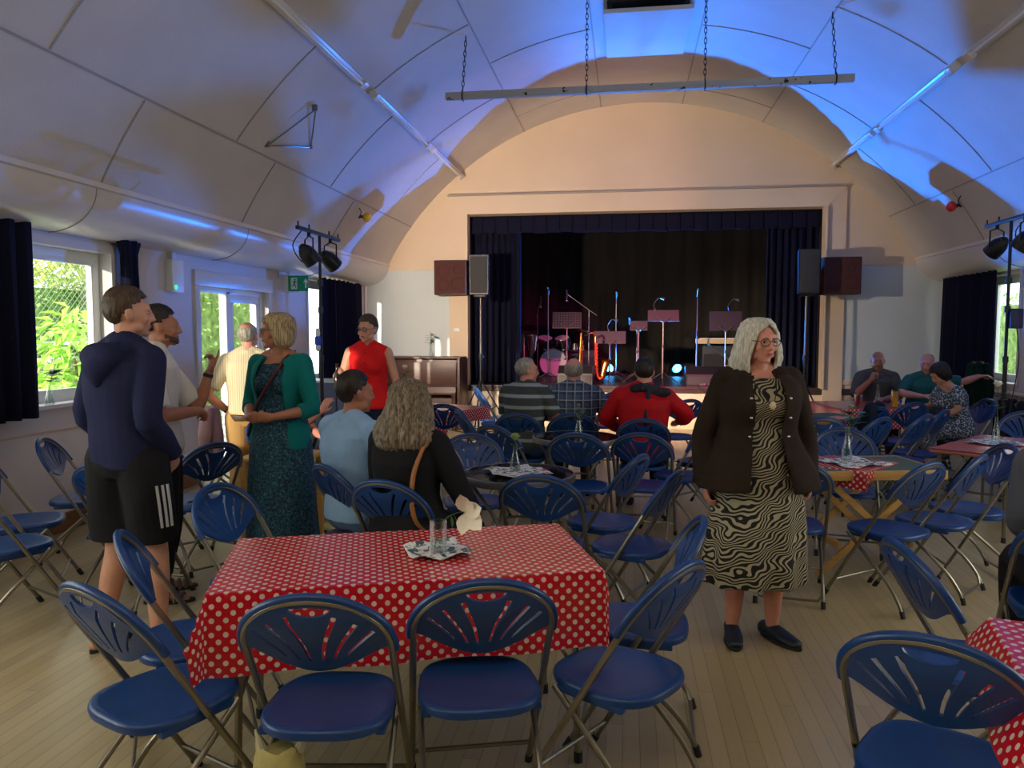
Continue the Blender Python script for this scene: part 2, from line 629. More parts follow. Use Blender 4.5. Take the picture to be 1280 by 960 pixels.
# front wall around the stage opening, rounded by the barrel ceiling
OX0, OX1, OZ0, OZ1 = -2.67, 3.08, 0.69, 3.54
from mathutils.geometry import tessellate_polygon
def roof_z(x):
    dx = abs(x - CX)
    return 2.74 if dx > 4.25 else CZ + math.sqrt((CR + 0.06) ** 2 - dx * dx)
m = MB()
def wall_cols(x0, x1, z0, n):
    rr = []
    for i in range(n + 1):
        x = x0 + (x1 - x0) * i / n
        rr.append([(x, YF, z0), (x, YF + 0.2, z0), (x, YF + 0.2, roof_z(x)), (x, YF, roof_z(x))])
    m.rings(rr)
wall_cols(XL - 0.1, -4.06, 0, 1)
wall_cols(-4.05, OX0, 0, 12)
wall_cols(OX0, OX1, OZ1, 30)
wall_cols(OX1, 4.45, 0, 12)
wall_cols(4.46, XR + 0.1, 0, 1)
struct('wall_front', m, M['wall_cream'])
# pale blue field of the front wall, both sides of the stage, with its cream dado and rails
m = MB()
m.box(((XL - 2.97) / 2, YF - 0.004, 1.73), (-2.97 - XL, 0.008, 1.80))
struct('trim_blue_field_left', m, M['wall_blue'])
m = MB()
m.box(((XR + 3.36) / 2, YF - 0.004, 1.73), (XR - 3.36, 0.008, 1.80))
struct('trim_blue_field_right', m, M['wall_blue'])
for nm, x0, x1 in (('left', XL, -2.96), ('right', 3.36, XR)):
    m = MB()
    m.box(((x0 + x1) / 2, YF - 0.012, 2.645), (x1 - x0, 0.024, 0.03))
    struct('trim_picture_rail_' + nm, m, M['wall_cream'])
    m = MB()
    m.box(((x0 + x1) / 2, YF - 0.012, 0.79), (x1 - x0, 0.024, 0.08), bev=0.008)
    struct('trim_dado_rail_' + nm, m, M['wall_cream'])
# stage casing: mitred head and two jambs
m = MB()
y = YF - 0.07
m.prism([(OX0 - 0.29, y, OZ1 + 0.30), (OX1 + 0.29, y, OZ1 + 0.30), (OX1, y, OZ1), (OX0, y, OZ1)], (0, 0.08, 0))
struct('trim_stage_head', m, M['wall_cream'])
m = MB()
m.box(((OX0 + OX1) / 2, YF - 0.05, OZ1 + 0.312), (OX1 - OX0 + 0.6, 0.12, 0.02))
struct('trim_stage_head_ledge', m, M['seam'])
for nm, xi, xo in (('left', OX0, OX0 - 0.29), ('right', OX1, OX1 + 0.29)):
    m = MB()
    y = YF - 0.05
    m.prism([(xi, y, 0), (xo, y, 0), (xo, y, OZ1 + 0.30), (xi, y, OZ1)], (0, 0.06, 0))
    struct('trim_stage_jamb_' + nm, m, M['wall_cream'])
    m = MB()
    m.box((xi + (0.02 if nm == 'left' else -0.02), YF - 0.02, (OZ0 + OZ1) / 2), (0.04, 0.20, OZ1 - OZ0))
    struct('trim_stage_lining_' + nm, m, M['wall_cream'])

# stage: front apron, boards, black surround
m = MB()
m.box(((OX0 + OX1) / 2, YF + 0.03, 0.345), (OX1 - OX0, 0.06, 0.69))
for z in (0.36,):
    m.box(((OX0 + OX1) / 2, YF - 0.004, z), (OX1 - OX0, 0.012, 0.012))
struct('wall_stage_apron', m, M['wall_cream'])
for i, x in enumerate((-1.6, -0.4, 0.8, 2.0)):
    m = MB()
    m.box((x, YF - 0.006, 0.34), (0.02, 0.012, 0.66))
    struct('trim_apron_joint_%d' % (i + 1), m, M['wall_cream'])
m = MB()
m.box(((OX0 + OX1) / 2, 15.15, 0.64), (7.6, 4.75, 0.10))
struct('floor_stage', m, M['stage_floor'])
m = MB()
m.box(((OX0 + OX1) / 2, YF - 0.01, 0.675), (OX1 - OX0, 0.06, 0.045), bev=0.01)
struct('trim_stage_nosing', m, M['stage_floor'])
m = MB()
m.box((0.2, 15.2, 4.5), (7.8, 4.6, 0.1))
struct('ceiling_stage', m, M['black_drape'])
m = MB()
m.box((0.2, 13.06, 4.1), (7.9, 0.08, 1.1))
m.box((-3.2, 13.06, 2.3), (1.1, 0.08, 4.6))
m.box((3.6, 13.06, 2.3), (1.1, 0.08, 4.6))
struct('wall_stage_front_inside', m, M['black_drape'])
for nm, x in (('left', -3.7), ('right', 4.1)):
    m = MB()
    m.box((x, 15.2, 2.5), (0.1, 4.6, 4.2))
    struct('wall_stage_' + nm, m, M['black_drape'])
m = MB()
m.box((0.2, 17.5, 2.5), (7.8, 0.1, 4.2))
struct('wall_stage_back', m, M['black_drape'])

# skirtings, dado lines
for nm, x, y0, y1 in (('left', XL + 0.012, YB, 7.5), ('left_far', XL + 0.012, 9.16, YF)):
    m = MB()
    m.box((x, (y0 + y1) / 2, 0.075), (0.026, y1 - y0, 0.15), bev=0.008)
    struct('baseboard_' + nm, m, M['skirting'])
m = MB()
m.box((XL + 0.004, (YB + 7.4) / 2, 0.815), (0.012, 7.4 - YB, 0.016))
struct('trim_dado_left', m, M['dado'])
m = MB()
for i in range(160):
    yy = 1.0 + i * 0.073
    if yy < YF - 0.05:
        m.box((XR - 0.008, yy, 0.40), (0.016, 0.064, 0.80), bev=0.006)
struct('wall_right_boarding', m, M['beadboard'])
m = MB()
m.box((XR - 0.03, 6.9, 0.82), (0.06, 11.8, 0.035), bev=0.01)
struct('trim_dado_right', m, M['trim'])
for i, (x, y) in enumerate(((XL + 0.03, YF - 0.06), (XR - 0.03, YF - 0.06))):
    m = MB()
    m.tube([(x, y, 0), (x, y, 2.45)], 0.028, 10)
    struct('trim_corner_pipe_%d' % (i + 1), m, M['trim'])

# windows and garden door
def frame_rect(m, x, y0, y1, z0, z1, w, d):
    m.box((x, (y0 + y1) / 2, z0 + w / 2), (d, y1 - y0, w), bev=0.006)
    m.box((x, (y0 + y1) / 2, z1 - w / 2), (d, y1 - y0, w), bev=0.006)
    m.box((x, y0 + w / 2, (z0 + z1) / 2), (d, w, z1 - z0 - 2 * w), bev=0.006)
    m.box((x, y1 - w / 2, (z0 + z1) / 2), (d, w, z1 - z0 - 2 * w), bev=0.006)
def window(num, xw, s, y0, y1, z0, z1, mulls=()):
    x = xw - s * 0.14
    root = thing('window_%d' % num, None, None)
    root['kind'] = 'structure'
    m = MB()
    frame_rect(m, x, y0, y1, z0, z1, 0.075, 0.07)
    for q in mulls:
        m.box((x, q, (z0 + z1) / 2), (0.07, 0.07, z1 - z0 - 0.1), bev=0.006)
    m.build('window_frame', M['pvc'], root)
    ed = [y0] + list(mulls) + [y1]
    for a, b in zip(ed[:-1], ed[1:]):
        m = MB()
        frame_rect(m, x + s * 0.012, a + 0.05, b - 0.05, z0 + 0.06, z1 - 0.06, 0.05, 0.05)
        sash = m.build('sash', M['pvc'], root)
        g = MB()
        g.box((x, (a + b) / 2, (z0 + z1) / 2), (0.008, b - a - 0.18, z1 - z0 - 0.2))
        g.build('pane', M['pane'], sash, smooth=False)
    m = MB()
    m.box((xw - s * 0.05, (y0 + y1) / 2, z0 - 0.005), (0.22, y1 - y0 + 0.1, 0.035), bev=0.01)
    m.build('window_sill', M['trim'], root)
    # inside casing
    m = MB()
    for a, b, c, d in ((y0 - 0.05, y1 + 0.05, z1, z1 + 0.07), (y0 - 0.05, y0, z0, z1), (y1, y1 + 0.05, z0, z1)):
        m.box((xw + s * 0.008, (a + b) / 2, (c + d) / 2), (0.02, b - a, d - c))
    m.build('casing', M['trim'], root)
window(1, XL, 1, 3.9, 6.16, 1.02, 2.27, (5.02,))
window(2, XL, 1, 10.36, 12.2, 0.86, 2.33, (11.3,))
window(4, XL, 1, -0.6, 2.2, 1.02, 2.27, (0.8,))
window(3, XR, -1, 10.46, 12.35, 0.93, 2.33, (11.4,))

dr = thing('door_1', None, None)
dr['kind'] = 'structure'
m = MB()
frame_rect(m, XL - 0.09, 7.56, 9.1, 0.0, 2.08, 0.06, 0.09)
m.box((XL - 0.09, 8.25, 1.05), (0.09, 0.09, 2.0), bev=0.006)
m.build('door_frame', M['pvc'], dr)
m = MB()
frame_rect(m, XL - 0.09, 8.30, 9.05, 0.05, 2.03, 0.10, 0.055)
leaf = m.build('door_leaf', M['pvc'], dr)
m = MB()
m.tube([(XL - 0.05, 8.37, 1.0), (XL - 0.01, 8.37, 1.0), (XL - 0.01, 8.49, 1.0)], 0.009, 8)
m.build('door_handle', M['chrome'], leaf)
m = MB()
m.box((XL - 0.09, 8.675, 1.04), (0.01, 0.56, 1.8))
m.build('pane', M['pane'], dr, smooth=False)
m = MB()
m.box((XL - 0.09, 7.905, 1.04), (0.01, 0.60, 1.92))
m.build('pane', M['pane'], dr, smooth=False)
m = MB()
m.box((XL + 0.012, 8.35, 2.16), (0.03, 1.78, 0.16), bev=0.01)
m.box((XL + 0.012, 7.51, 1.04), (0.03, 0.09, 2.08), bev=0.008)
m.box((XL + 0.012, 9.15, 1.04), (0.03, 0.09, 2.08), bev=0.008)
m.build('architrave', M['trim'], dr)

# ground outside
m = MB()
m.box((-9.7, 9, -0.15), (10.0, 30, 0.1))
struct('ground_outside_left', m, mat('pale_gravel', srgb(206, 200, 186), rough=0.9, var=0.15, vscale=9, bump=0.5, bscale=40))
m = MB()
m.box((10.1, 9, -0.15), (10.0, 30, 0.1))
struct('ground_outside_right', m, mat('lawn', srgb(120, 150, 90), rough=0.9, var=0.2, vscale=6))
# ------------------------------------------------------------------ folding chairs
def chair_parts():
    P0 = Vector((0, 0.25, 0.0))
    TOP = Vector((0, -0.27, 0.85))
    dv = (TOP - P0)
    L = dv.length
    d = dv.normalized()
    nb = Vector((0, -d.z, d.y))      # normal of the back plane, pointing behind the sitter
    A = 0.215
    def P(x, drop, off=0.0):
        return P0 + d * (L - drop) + Vector((x, 0, 0)) + nb * off
    HB = 0.19
    def hoop(n=24, off=0.0, out=0.0, ext=0.03):
        pts = []
        if ext:
            pts.append(P(-A - out, HB + ext, off))
        for i in range(n + 1):
            t = pi - pi * i / n
            pts.append(P((A + out) * cos(t), HB - (HB + out) * sin(t), off))
        if ext:
            pts.append(P(A + out, HB + ext, off))
        return pts
    parts = {}
    # hoop tube down to the seat, one continuous back frame
    m = MB()
    pts = [P(-A, L * 0.52)] + hoop(ext=0) + [P(A, L * 0.52)]
    m.tube(pts, 0.0115, 8)
    parts['back_frame'] = (m.mesh('back_frame', M['metal']), None)
    # fan panel: outline and slots in (x, drop), then bowed
    outl = []
    n = 22
    for i in range(n + 1):
        t = pi - pi * i / n
        outl.append((A * cos(t), HB - HB * sin(t)))
    for i in range(1, 12):
        x = A * (1 - 2 * i / 12)
        q = abs(x) / A
        outl.append((x, 0.275 - 0.075 * min(1, q * 1.25) ** 1.6))
    holes = []
    hh = [(0.062 * cos(pi - pi * i / 8), 0.018 + 0.004 * (abs(cos(pi * i / 8)))) for i in range(9)]
    hh += [(0.062 * cos(pi * i / 8), 0.022 + 0.026 * sin(pi * i / 8)) for i in range(1, 8)]
    holes.append(hh)
    for sgn in (-1, 1):
        for (xt, dt), (xb, db), w in (((0.070, 0.048), (0.018, 0.226), 0.0062), ((0.128, 0.075), (0.050, 0.222), 0.0062), ((0.172, 0.112), (0.086, 0.210), 0.0056)):
            L1, L2 = [], []
            for i in range(7):
                t = i / 6
                bow = 0.010 * sin(pi * t)
                x = xt + (xb - xt) * t
                dd = dt + (db - dt) * t
                tx, td = (xb - xt), (db - dt)
                l = math.hypot(tx, td)
                px, pd = td / l, -tx / l
                ww = w * (1.25 - 0.6 * t)
                x -= bow * abs(px)
                dd += bow * 0.3
                L1.append((sgn * (x + px * ww), dd + pd * ww))
                L2.append((sgn * (x - px * ww), dd - pd * ww))
            lp = L1 + L2[::-1]
            holes.append(lp)
    loops = [[Vector((x, y, 0)) for x, y in lp] for lp in [outl] + holes]
    tri = tessellate_polygon(loops)
    flat = [p for lp in loops for p in lp]
    bm = bmesh.new()
    bv = [bm.verts.new(p) for p in flat]
    for t in tri:
        try:
            bm.faces.new([bv[i] for i in t])
        except ValueError:
            pass
    for _ in range(2):
        bmesh.ops.subdivide_edges(bm, edges=[e for e in bm.edges if e.calc_length() > 0.05 and not e.is_boundary], cuts=1)
        bmesh.ops.triangulate(bm, faces=bm.faces[:])
    for v in bm.verts:
        x, dr = v.co.x, v.co.y
        v.co = P(x, dr, 0.030 * (1 - (x / A) ** 2) * min(1, dr / 0.08))
    bmesh.ops.recalc_face_normals(bm, faces=bm.faces[:])
    me = bpy.data.meshes.new('backrest_panel')
    bm.to_mesh(me)
    bm.free()
    ob = bpy.data.objects.new('t', me)
    COL.objects.link(ob)
    sd = ob.modifiers.new('s', 'SOLIDIFY')
    sd.thickness = 0.009
    sd.offset = 0
    dg = bpy.context.evaluated_depsgraph_get()
    dg.update()
    pm = bpy.data.meshes.new_from_object(ob.evaluated_get(dg))
    bpy.data.objects.remove(ob)
    m = MB()
    m.add([v.co.copy() for v in pm.vertices], [tuple(p.vertices) for p in pm.polygons])
    m.tube(hoop(off=-0.006, out=0.008), 0.0135, 8)
    parts['backrest'] = (m.mesh('backrest', M['chair_blue'], ang=50), None)
    # seat: rounded, dished, rolled rim
    m = MB()
    N = 40
    def outline(sc, z):
        r = []
        for k in range(N):
            t = 2 * pi * k / N
            cx, cy = cos(t), sin(t)
            e = 2.0 / 3.2
            x = 0.203 * math.copysign(abs(cx) ** e, cx)
            y = 0.205 * math.copysign(abs(cy) ** e, cy)
            x *= 1 - 0.13 * (y / 0.205 + 0.3) * 0.6 if y > -0.06 else 1 - 0.10 * ((-y - 0.06) / 0.145) ** 2
            r.append((x * sc, -0.012 + y * sc, z))
        return r
    rr = []
    for sc, z in ((0.05, 0.434), (0.35, 0.434), (0.65, 0.437), (0.85, 0.443), (0.94, 0.4455), (0.985, 0.441), (1.0, 0.430), (0.985, 0.414), (0.93, 0.412), (0.9, 0.425), (0.05, 0.424)):
        rr.append(outline(sc, z))
    m.rings(rr)
    for s in (-1, 1):
        m.box((s * 0.175, -0.02, 0.409), (0.03, 0.26, 0.022), bev=0.006)
    parts['seat'] = (m.mesh('seat', M['chair_blue'], ang=50), None)
    # four legs: two front (the hoop line going on to the floor), two rear (bent), each with its foot
    legs = []
    for s in (-1, 1):
        m = MB()
        m.tube([P(s * A, L * 0.50), P(s * A, L - 0.012)], 0.0115, 8)
        f = MB()
        f.tube([P(s * A, L - 0.045), P(s * A, L - 0.001)], 0.0145, 8)
        legs.append((m.mesh('leg', M['metal']), f.mesh('foot_cap', M['rubber'])))
    for s in (-1, 1):
        x = s * 0.188
        pts = catmull([(x, 0.12, 0.415), (x, -0.02, 0.29), (x, -0.15, 0.172), (x, -0.215, 0.085), (x, -0.25, 0.012)], 4)
        m = MB()
        m.tube(pts, 0.0105, 8)
        f = MB()
        f.tube([(x, -0.24, 0.04), (x, -0.252, 0.001)], 0.0135, 8)
        legs.append((m.mesh('leg', M['metal']), f.mesh('foot_cap', M['rubber'])))
    parts['legs'] = legs
    st = []
    m = MB()
    q = P(0, L - 0.13)
    m.tube([(-A, q.y, q.z), (A, q.y, q.z)], 0.008, 7)
    st.append(m.mesh('stretcher', M['metal']))
    m = MB()
    m.tube(catmull([(-0.188, -0.215, 0.09), (-0.165, -0.232, 0.05), (-0.13, -0.236, 0.042), (0.13, -0.236, 0.042), (0.165, -0.232, 0.05), (0.188, -0.215, 0.09)], 4), 0.008, 7)
    st.append(m.mesh('stretcher', M['metal']))
    parts['stretchers'] = st
    return parts
CP = chair_parts()
GROUP_CHAIR = 'blue fan-back folding chairs set out in the hall'
chair_proto = None
def folding_chair(x, y, rz, label):
    global chair_proto
    if chair_proto is None:
        t = thing('folding_chair', label, 'chair', (x, y, 0), rz, GROUP_CHAIR)
        link('seat', CP['seat'][0], t)
        link('backrest', CP['backrest'][0], t)
        link('back_frame', CP['back_frame'][0], t)
        for lm, fm in CP['legs']:
            lg = link('leg', lm, t)
            link('foot_cap', fm, lg)
        for sm in CP['stretchers']:
            link('stretcher', sm, t)
        chair_proto = t
        return t
    t = copy_tree(chair_proto)
    t.location = (x, y, 0)
    t.rotation_euler = (0, 0, R(rz))
    t['label'] = label
    return t

# hoop-top position and facing (degrees, 0 = towards the stage, + = turned to the left) of every chair
CHAIRS = [
 (-1.56, 1.98, -24, 'blue folding chair front left, its back leaning over the bare floor'),
 (-0.87, 1.99, 8, 'left one of the two blue folding chairs seen from behind at the nearest red table'),
 (-0.40, 2.19, 17, 'right one of the two blue folding chairs seen from behind at the nearest red table'),
 (0.20, 2.45, 57, 'blue folding chair slanting in to the near right corner of the nearest red table'),
 (0.31, 3.06, 88, 'blue folding chair seen edge-on at the far right corner of the nearest red table'),
 (-1.83, 2.52, -58, 'blue folding chair edge-on at the left end of the nearest red table, by the boy'),
 (0.73, 1.93, -28, 'blue folding chair cut off by the bottom right corner of the photo'),
 (0.94, 2.82, -84, 'blue folding chair slanting to the left corner of the red table at the right edge'),
 (-3.99, 4.74, -68, 'blue folding chair standing against the left wall below the window'),
 (-3.86, 4.05, -58, 'farther of the two blue chairs at the left edge showing only seat and tubes'),
 (-3.44, 3.45, -25, 'nearer of the two blue chairs at the left edge showing only seat and tubes'),
 (-2.89, 3.83, -4, 'blue folding chair seen from behind, half hidden by the left side of the boy'),
 (-3.05, 4.62, -20, 'blue folding chair behind the boy, only a curve of its hoop showing'),
 (-2.66, 4.69, 58, 'dark blue folding chair between the white shirt and the teal cardigan'),
 (-1.96, 3.40, -98, 'blue folding chair before the teal dress, off the far left table corner'),
 (-1.65, 4.00, -40, 'bright blue folding chair under the man in the light blue shirt'),
 (-1.19, 3.62, -14, 'blue folding chair under the woman with long grey-blonde hair'),
 (-0.44, 3.87, -6, 'blue folding chair from behind between the nearest red table and the nearer round table'),
 (0.10, 4.60, 66, 'farther of two blue chairs side by side facing left, by the nearer round table'),
 (0.28, 4.10, 70, 'closer of two blue chairs side by side facing left, by the nearer round table'),
 (-0.35, 5.52, -6, 'blue folding chair from behind at the near side of the farther round table'),
 (0.11, 5.60, -8, 'blue folding chair from behind, directly in front of the red jacket\'s chair'),
 (0.68, 6.20, 62, 'blue folding chair facing left, half hidden by the old woman\'s brown sleeve'),
 (0.15, 6.51, 0, 'blue folding chair under the person in the red jacket'),
 (-0.47, 6.84, 4, 'blue folding chair under the man in the checked shirt'),
 (-0.97, 6.78, -8, 'blue folding chair under the man in the striped polo shirt'),
 (-1.04, 5.90, -30, 'blue folding chair behind the bud vase, partly covered by another blue hoop'),
 (-1.10, 5.38, -165, 'blue folding chair facing us at the far left of the nearer round table'),
 (-2.10, 7.19, -10, 'left one of the two blue chairs at the piano table, beside the long hair'),
 (-1.82, 7.52, 2, 'right one of the two blue chairs at the piano table'),
 (-1.84, 9.45, -68, 'bright blue folding chair with a white cup on its seat'),
 (-1.98, 9.98, -66, 'blue folding chair pushed up behind the chair with the white cup'),
 (-1.56, 7.02, -62, 'blue folding chair edge-on between the piano table and the striped polo shirt'),
 (-0.96, 8.13, 140, 'blue folding chair beyond the elbow of the striped polo shirt'),
 (-0.60, 9.12, -12, 'dark folding chair before the stage, half hidden by the checked shoulder'),
 (-0.12, 9.32, 14, 'dark folding chair before the stage, between the checked shirt and red jacket'),
 (0.69, 8.47, 30, 'dark folding chair before the stage, right of the red jacket'),
 (0.88, 6.85, 50, 'blue folding chair overlapping the hoop right of the red jacket, by the brown sleeve'),
 (0.95, 4.56, -8, 'blue folding chair right behind the zebra skirt, only its right half showing'),
 (1.70, 4.56, 38, 'nearest of the three chairs right of the zebra dress facing the pine table'),
 (2.10, 4.88, 52, 'middle one of the three chairs right of the zebra dress facing the pine table'),
 (2.48, 5.40, 92, 'farthest of the three chairs facing the pine table, its handle hole showing'),
 (2.96, 8.44, 24, 'bright blue folding chair with its back to us at the bald man\'s table'),
 (2.18, 6.92, 42, 'left one of the row of three chairs behind the pine table'),
 (2.64, 7.22, 44, 'middle one of the row of three chairs behind the pine table'),
 (2.97, 7.68, 52, 'right one of the row of three chairs behind the pine table, touching the floral dress'),
 (3.90, 8.98, 98, 'blue folding chair under the woman in the patterned blue dress'),
 (3.38, 10.85, 165, 'dark folding chair showing a slotted corner between the bald man and teal sleeve'),
 (3.66, 7.66, 150, 'blue folding chair at the far side of the table by the right wall'),
 (1.68, 6.86, 6, 'dark blue folding chair beyond the pine table, its hoop beside the brown sleeve'),
 (1.64, 6.14, 172, 'dark blue folding chair right behind the tall vase on the pine table'),
 (2.42, 7.86, 30, 'blue folding chair under the dark navy coat between the two pine tables'),
 (1.80, 3.28, -12, 'blue folding chair at the right photo edge under the person in grey'),
]
for hx, hy, a, lab in CHAIRS:
    ox = hx - 0.27 * sin(R(a))
    oy = hy + 0.27 * cos(R(a))
    folding_chair(ox, oy, a, lab)
# ------------------------------------------------------------------ tables
def cloth_sheet(hx, hy, over, z, flare=0.16, n=34, seed=0, amp=0.012, corner=0.10):
    """oilcloth over a rectangle 2hx x 2hy; over = (left, right, near, far) overhangs; returns a mesh with UVs in metres"""
    l, r, nr, fr = over
    rs = np.random.RandomState(seed)
    ph = rs.rand(4) * 6
    us = list(np.linspace(-hx - l, hx + r, n * 2))
    us = sorted(set(us + [-hx, hx, -hx + 0.006, hx - 0.006]))
    vs_ = list(np.linspace(-hy - nr, hy + fr, n))
    vs_ = sorted(set(vs_ + [-hy, hy, -hy + 0.006, hy - 0.006]))
    P, UV = [], []
    for u in us:
        for v in vs_:
            cx, cy = max(-hx, min(hx, u)), max(-hy, min(hy, v))
            ox, oy = u - cx, v - cy
            d = math.hypot(ox, oy)
            if d < 1e-6:
                w = 0.0012 * sin(u * 9 + ph[0]) * sin(v * 11 + ph[1])
                P.append((u, v, z + w))
            else:
                both = min(abs(ox), abs(oy)) / max(abs(ox), abs(oy))
                fl = flare + corner * 4 * both * (0.6 + 0.4 * sin(3 * math.atan2(oy, ox) + ph[2]))
                e = d * fl
                wave = amp * sin((u if abs(oy) > abs(ox) else v) * 13 + ph[3]) * min(1, d / 0.2)
                k = e + wave + 0.004
                P.append((cx + ox / d * k, cy + oy / d * k, z - math.sqrt(max(0, d * d - e * e)) if fl < 1 else z - d * 0.6))
            UV.append((u, v))
    nu, nv = len(us), len(vs_)
    fs = [(i * nv + j, (i + 1) * nv + j, (i + 1) * nv + j + 1, i * nv + j + 1) for i in range(nu - 1) for j in range(nv - 1)]
    me = bpy.data.meshes.new('tablecloth')
    me.from_pydata(P, [], fs)
    uvl = me.uv_layers.new(name='UVMap')
    for lp in me.loops:
        uvl.data[lp.index].uv = UV[lp.vertex_index]
    me.materials.append(M['polka'])
    me.polygons.foreach_set('use_smooth', [True] * len(me.polygons))
    me.set_sharp_from_angle(angle=R(55))
    return me

def cloth(label, loc, rz, *a, **k):
    o = link('tablecloth', cloth_sheet(*a, **k))
    o.location = loc
    o.rotation_euler = (0, 0, R(rz))
    tag(o, label, 'tablecloth', 'red polka-dot oilcloths on the tables')
    return o

TT = mat('grey_laminate', srgb(150, 132, 122), rough=0.4, var=0.05)
def folding_table(label, x, y, rz, hx, hy, h, top=None):
    t = thing('folding_table', label, 'table', (x, y, 0), rz, 'tables with steel legs')
    m = MB()
    m.box((0, 0, h - 0.013), (hx * 2, hy * 2, 0.026), bev=0.008)
    m.build('tabletop', top or TT, t)
    m = MB()
    m.box((0, -hy + 0.05, h - 0.05), (hx * 2 - 0.16, 0.025, 0.05))
    m.box((0, hy - 0.05, h - 0.05), (hx * 2 - 0.16, 0.025, 0.05))
    m.build('apron', M['grey_rim'], t)
    for sx in (-1, 1):
        for sy in (-1, 1):
            m = MB()
            m.tube([(sx * (hx - 0.08), sy * (hy - 0.06), h - 0.03), (sx * (hx - 0.06), sy * (hy - 0.05), 0.015)], 0.0135, 8)
            lg = m.build('leg', M['metal'], t)
            f = MB()
            f.tube([(sx * (hx - 0.0605), sy * (hy - 0.05), 0.04), (sx * (hx - 0.06), sy * (hy - 0.05), 0.0)], 0.017, 8)
            f.build('foot_cap', M['rubber'], lg)
        m = MB()
        m.tube([(sx * (hx - 0.073), -hy + 0.06, 0.35), (sx * (hx - 0.073), hy - 0.06, 0.35)], 0.009, 7)
        m.build('stretcher', M['metal'], t)
    return t

def round_table(label, x, y, r, h):
    t = thing('round_table', label, 'table', (x, y, 0), 20, 'round tables with dark glass tops')
    m = MB()
    m.lathe([(r - 0.02, h - 0.008), (r - 0.012, h - 0.002), (0.001, h - 0.002)], 48, cap=False)
    m.lathe([(0.001, h - 0.011), (r - 0.02, h - 0.011)], 48, cap=False)
    m.build('glass_top', M['dark_glass'], t)
    m = MB()
    m.lathe([(r - 0.016, h - 0.006), (r - 0.008, h), (r, h - 0.003), (r + 0.004, h - 0.02), (r, h - 0.045), (r - 0.014, h - 0.045), (r - 0.018, h - 0.012), (r - 0.016, h - 0.006)], 48, cap=False)
    m.build('rim', M['grey_rim'], t)
    for k in range(4):
        a = k * pi / 2
        m = MB()
        m.tube(catmull([(0.88 * r * cos(a), 0.88 * r * sin(a), h - 0.04), (0.45 * r * cos(a + 0.4), 0.45 * r * sin(a + 0.4), 0.42), (0.5 * r * cos(a + 0.9), 0.5 * r * sin(a + 0.9), 0.22), (0.92 * r * cos(a + 1.2), 0.92 * r * sin(a + 1.2), 0.012)], 5), 0.012, 8)
        m.build('leg', M['metal'], t)
    m = MB()
    m.tube([(0.46 * r * cos(q), 0.46 * r * sin(q), 0.40) for q in [2 * pi * i / 24 for i in range(24)]], 0.008, 7, closed=True)
    m.build('ring_brace', M['metal'], t)
    return t

def pine_table(label, x, y, rz, hx, hy, h):
    t = thing('pine_folding_table', label, 'table', (x, y, 0), rz, 'pine folding tables with green tops')
    m = MB()
    m.box((0, 0, h - 0.006), (hx * 2 - 0.04, hy * 2 - 0.04, 0.012))
    m.build('tabletop', M['green_baize'], t)
    m = MB()
    for s in (-1, 1):
        m.box((0, s * (hy - 0.012), h - 0.03), (hx * 2, 0.024, 0.062), bev=0.005)
        m.box((s * (hx - 0.012), 0, h - 0.03), (0.024, hy * 2 - 0.048, 0.062), bev=0.005)
    m.build('frame', M['wood_table'], t)
    for sy in (-1, 1):
        for sx in (-1, 1):
            yy = sy * (hy - 0.06 - (0.025 if sx > 0 else 0))
            a, b = Vector((-sx * (hx - 0.10), yy, h - 0.05)), Vector((sx * (hx - 0.06), yy, 0.0))
            m = MB()
            d = (b - a).normalized()
            w = Vector((d.z, 0, -d.x)) * 0.021
            m.prism([a + w, b + w, b - w, a - w], (0, 0.024, 0))
            m.build('leg', M['wood_table'], t, smooth=False)
    for sx in (-1, 1):
        m = MB()
        m.box((sx * (hx * 0.55), 0, 0.20), (0.03, hy * 2 - 0.12, 0.045), bev=0.004)
        m.build('stretcher', M['wood_table'], t)
    return t

# the big red table in front
folding_table('long table under a red polka-dot cloth, nearest and largest in the photo', -0.825, 2.84, 19, 0.665, 0.33, 0.735)
cloth('red polka-dot oilcloth on the long table nearest the camera', (-0.825, 2.84, 0), 19, 0.68, 0.345, (0.13, 0.06, 0.27, 0.22), 0.742, seed=3, flare=0.10)
round_table('nearer of the two round tables, dark glass top with a rose vase', -0.66, 4.72, 0.355, 0.72)
round_table('farther of the two round tables, before the man in the checked shirt', -0.40, 6.30, 0.36, 0.74)
pine_table('pine folding table with crossed legs right of the zebra dress', 1.58, 5.50, 12, 0.44, 0.30, 0.70)
cloth('small red polka-dot cloth hanging cornerwise over the nearer pine table', (1.50, 5.48, 0), 52, 0.27, 0.24, (0.12, 0.05, 0.05, 0.05), 0.704, seed=5, flare=0.05)
pine_table('farther pine folding table, behind the nearer one and beside the dark coat', 1.96, 8.55, 10, 0.42, 0.30, 0.70)
cloth('scrap of red polka-dot cloth on the farther pine table', (2.20, 8.38, 0), 40, 0.12, 0.12, (0.02, 0.06, 0.14, 0.02), 0.704, seed=6, flare=0.04)
folding_table('table of the bald man under a red polka-dot cloth, far right', 2.80, 9.60, 8, 0.46, 0.50, 0.72)
cloth('red polka-dot oilcloth on the table of the bald man, far right', (2.80, 9.60, 0), 8, 0.475, 0.515, (0.2, 0.12, 0.22, 0.1), 0.728, seed=8, flare=0.14)
folding_table('table with bare metal legs by the right wall, a vase on its red cloth', 3.00, 6.78, 50, 0.60, 0.29, 0.665, mat('red_laminate', srgb(176, 96, 84), rough=0.35, var=0.06))
cloth('red polka-dot cloth over the table by the right wall, hanging off its near end', (3.00, 6.78, 0), 50, 0.598, 0.288, (0.0, 0.12, 0.27, 0.0), 0.672, seed=9, flare=0.10)
folding_table('table under a red cloth cut off by the bottom right of the photo', 1.60, 1.96, -14, 0.60, 0.33, 0.735)
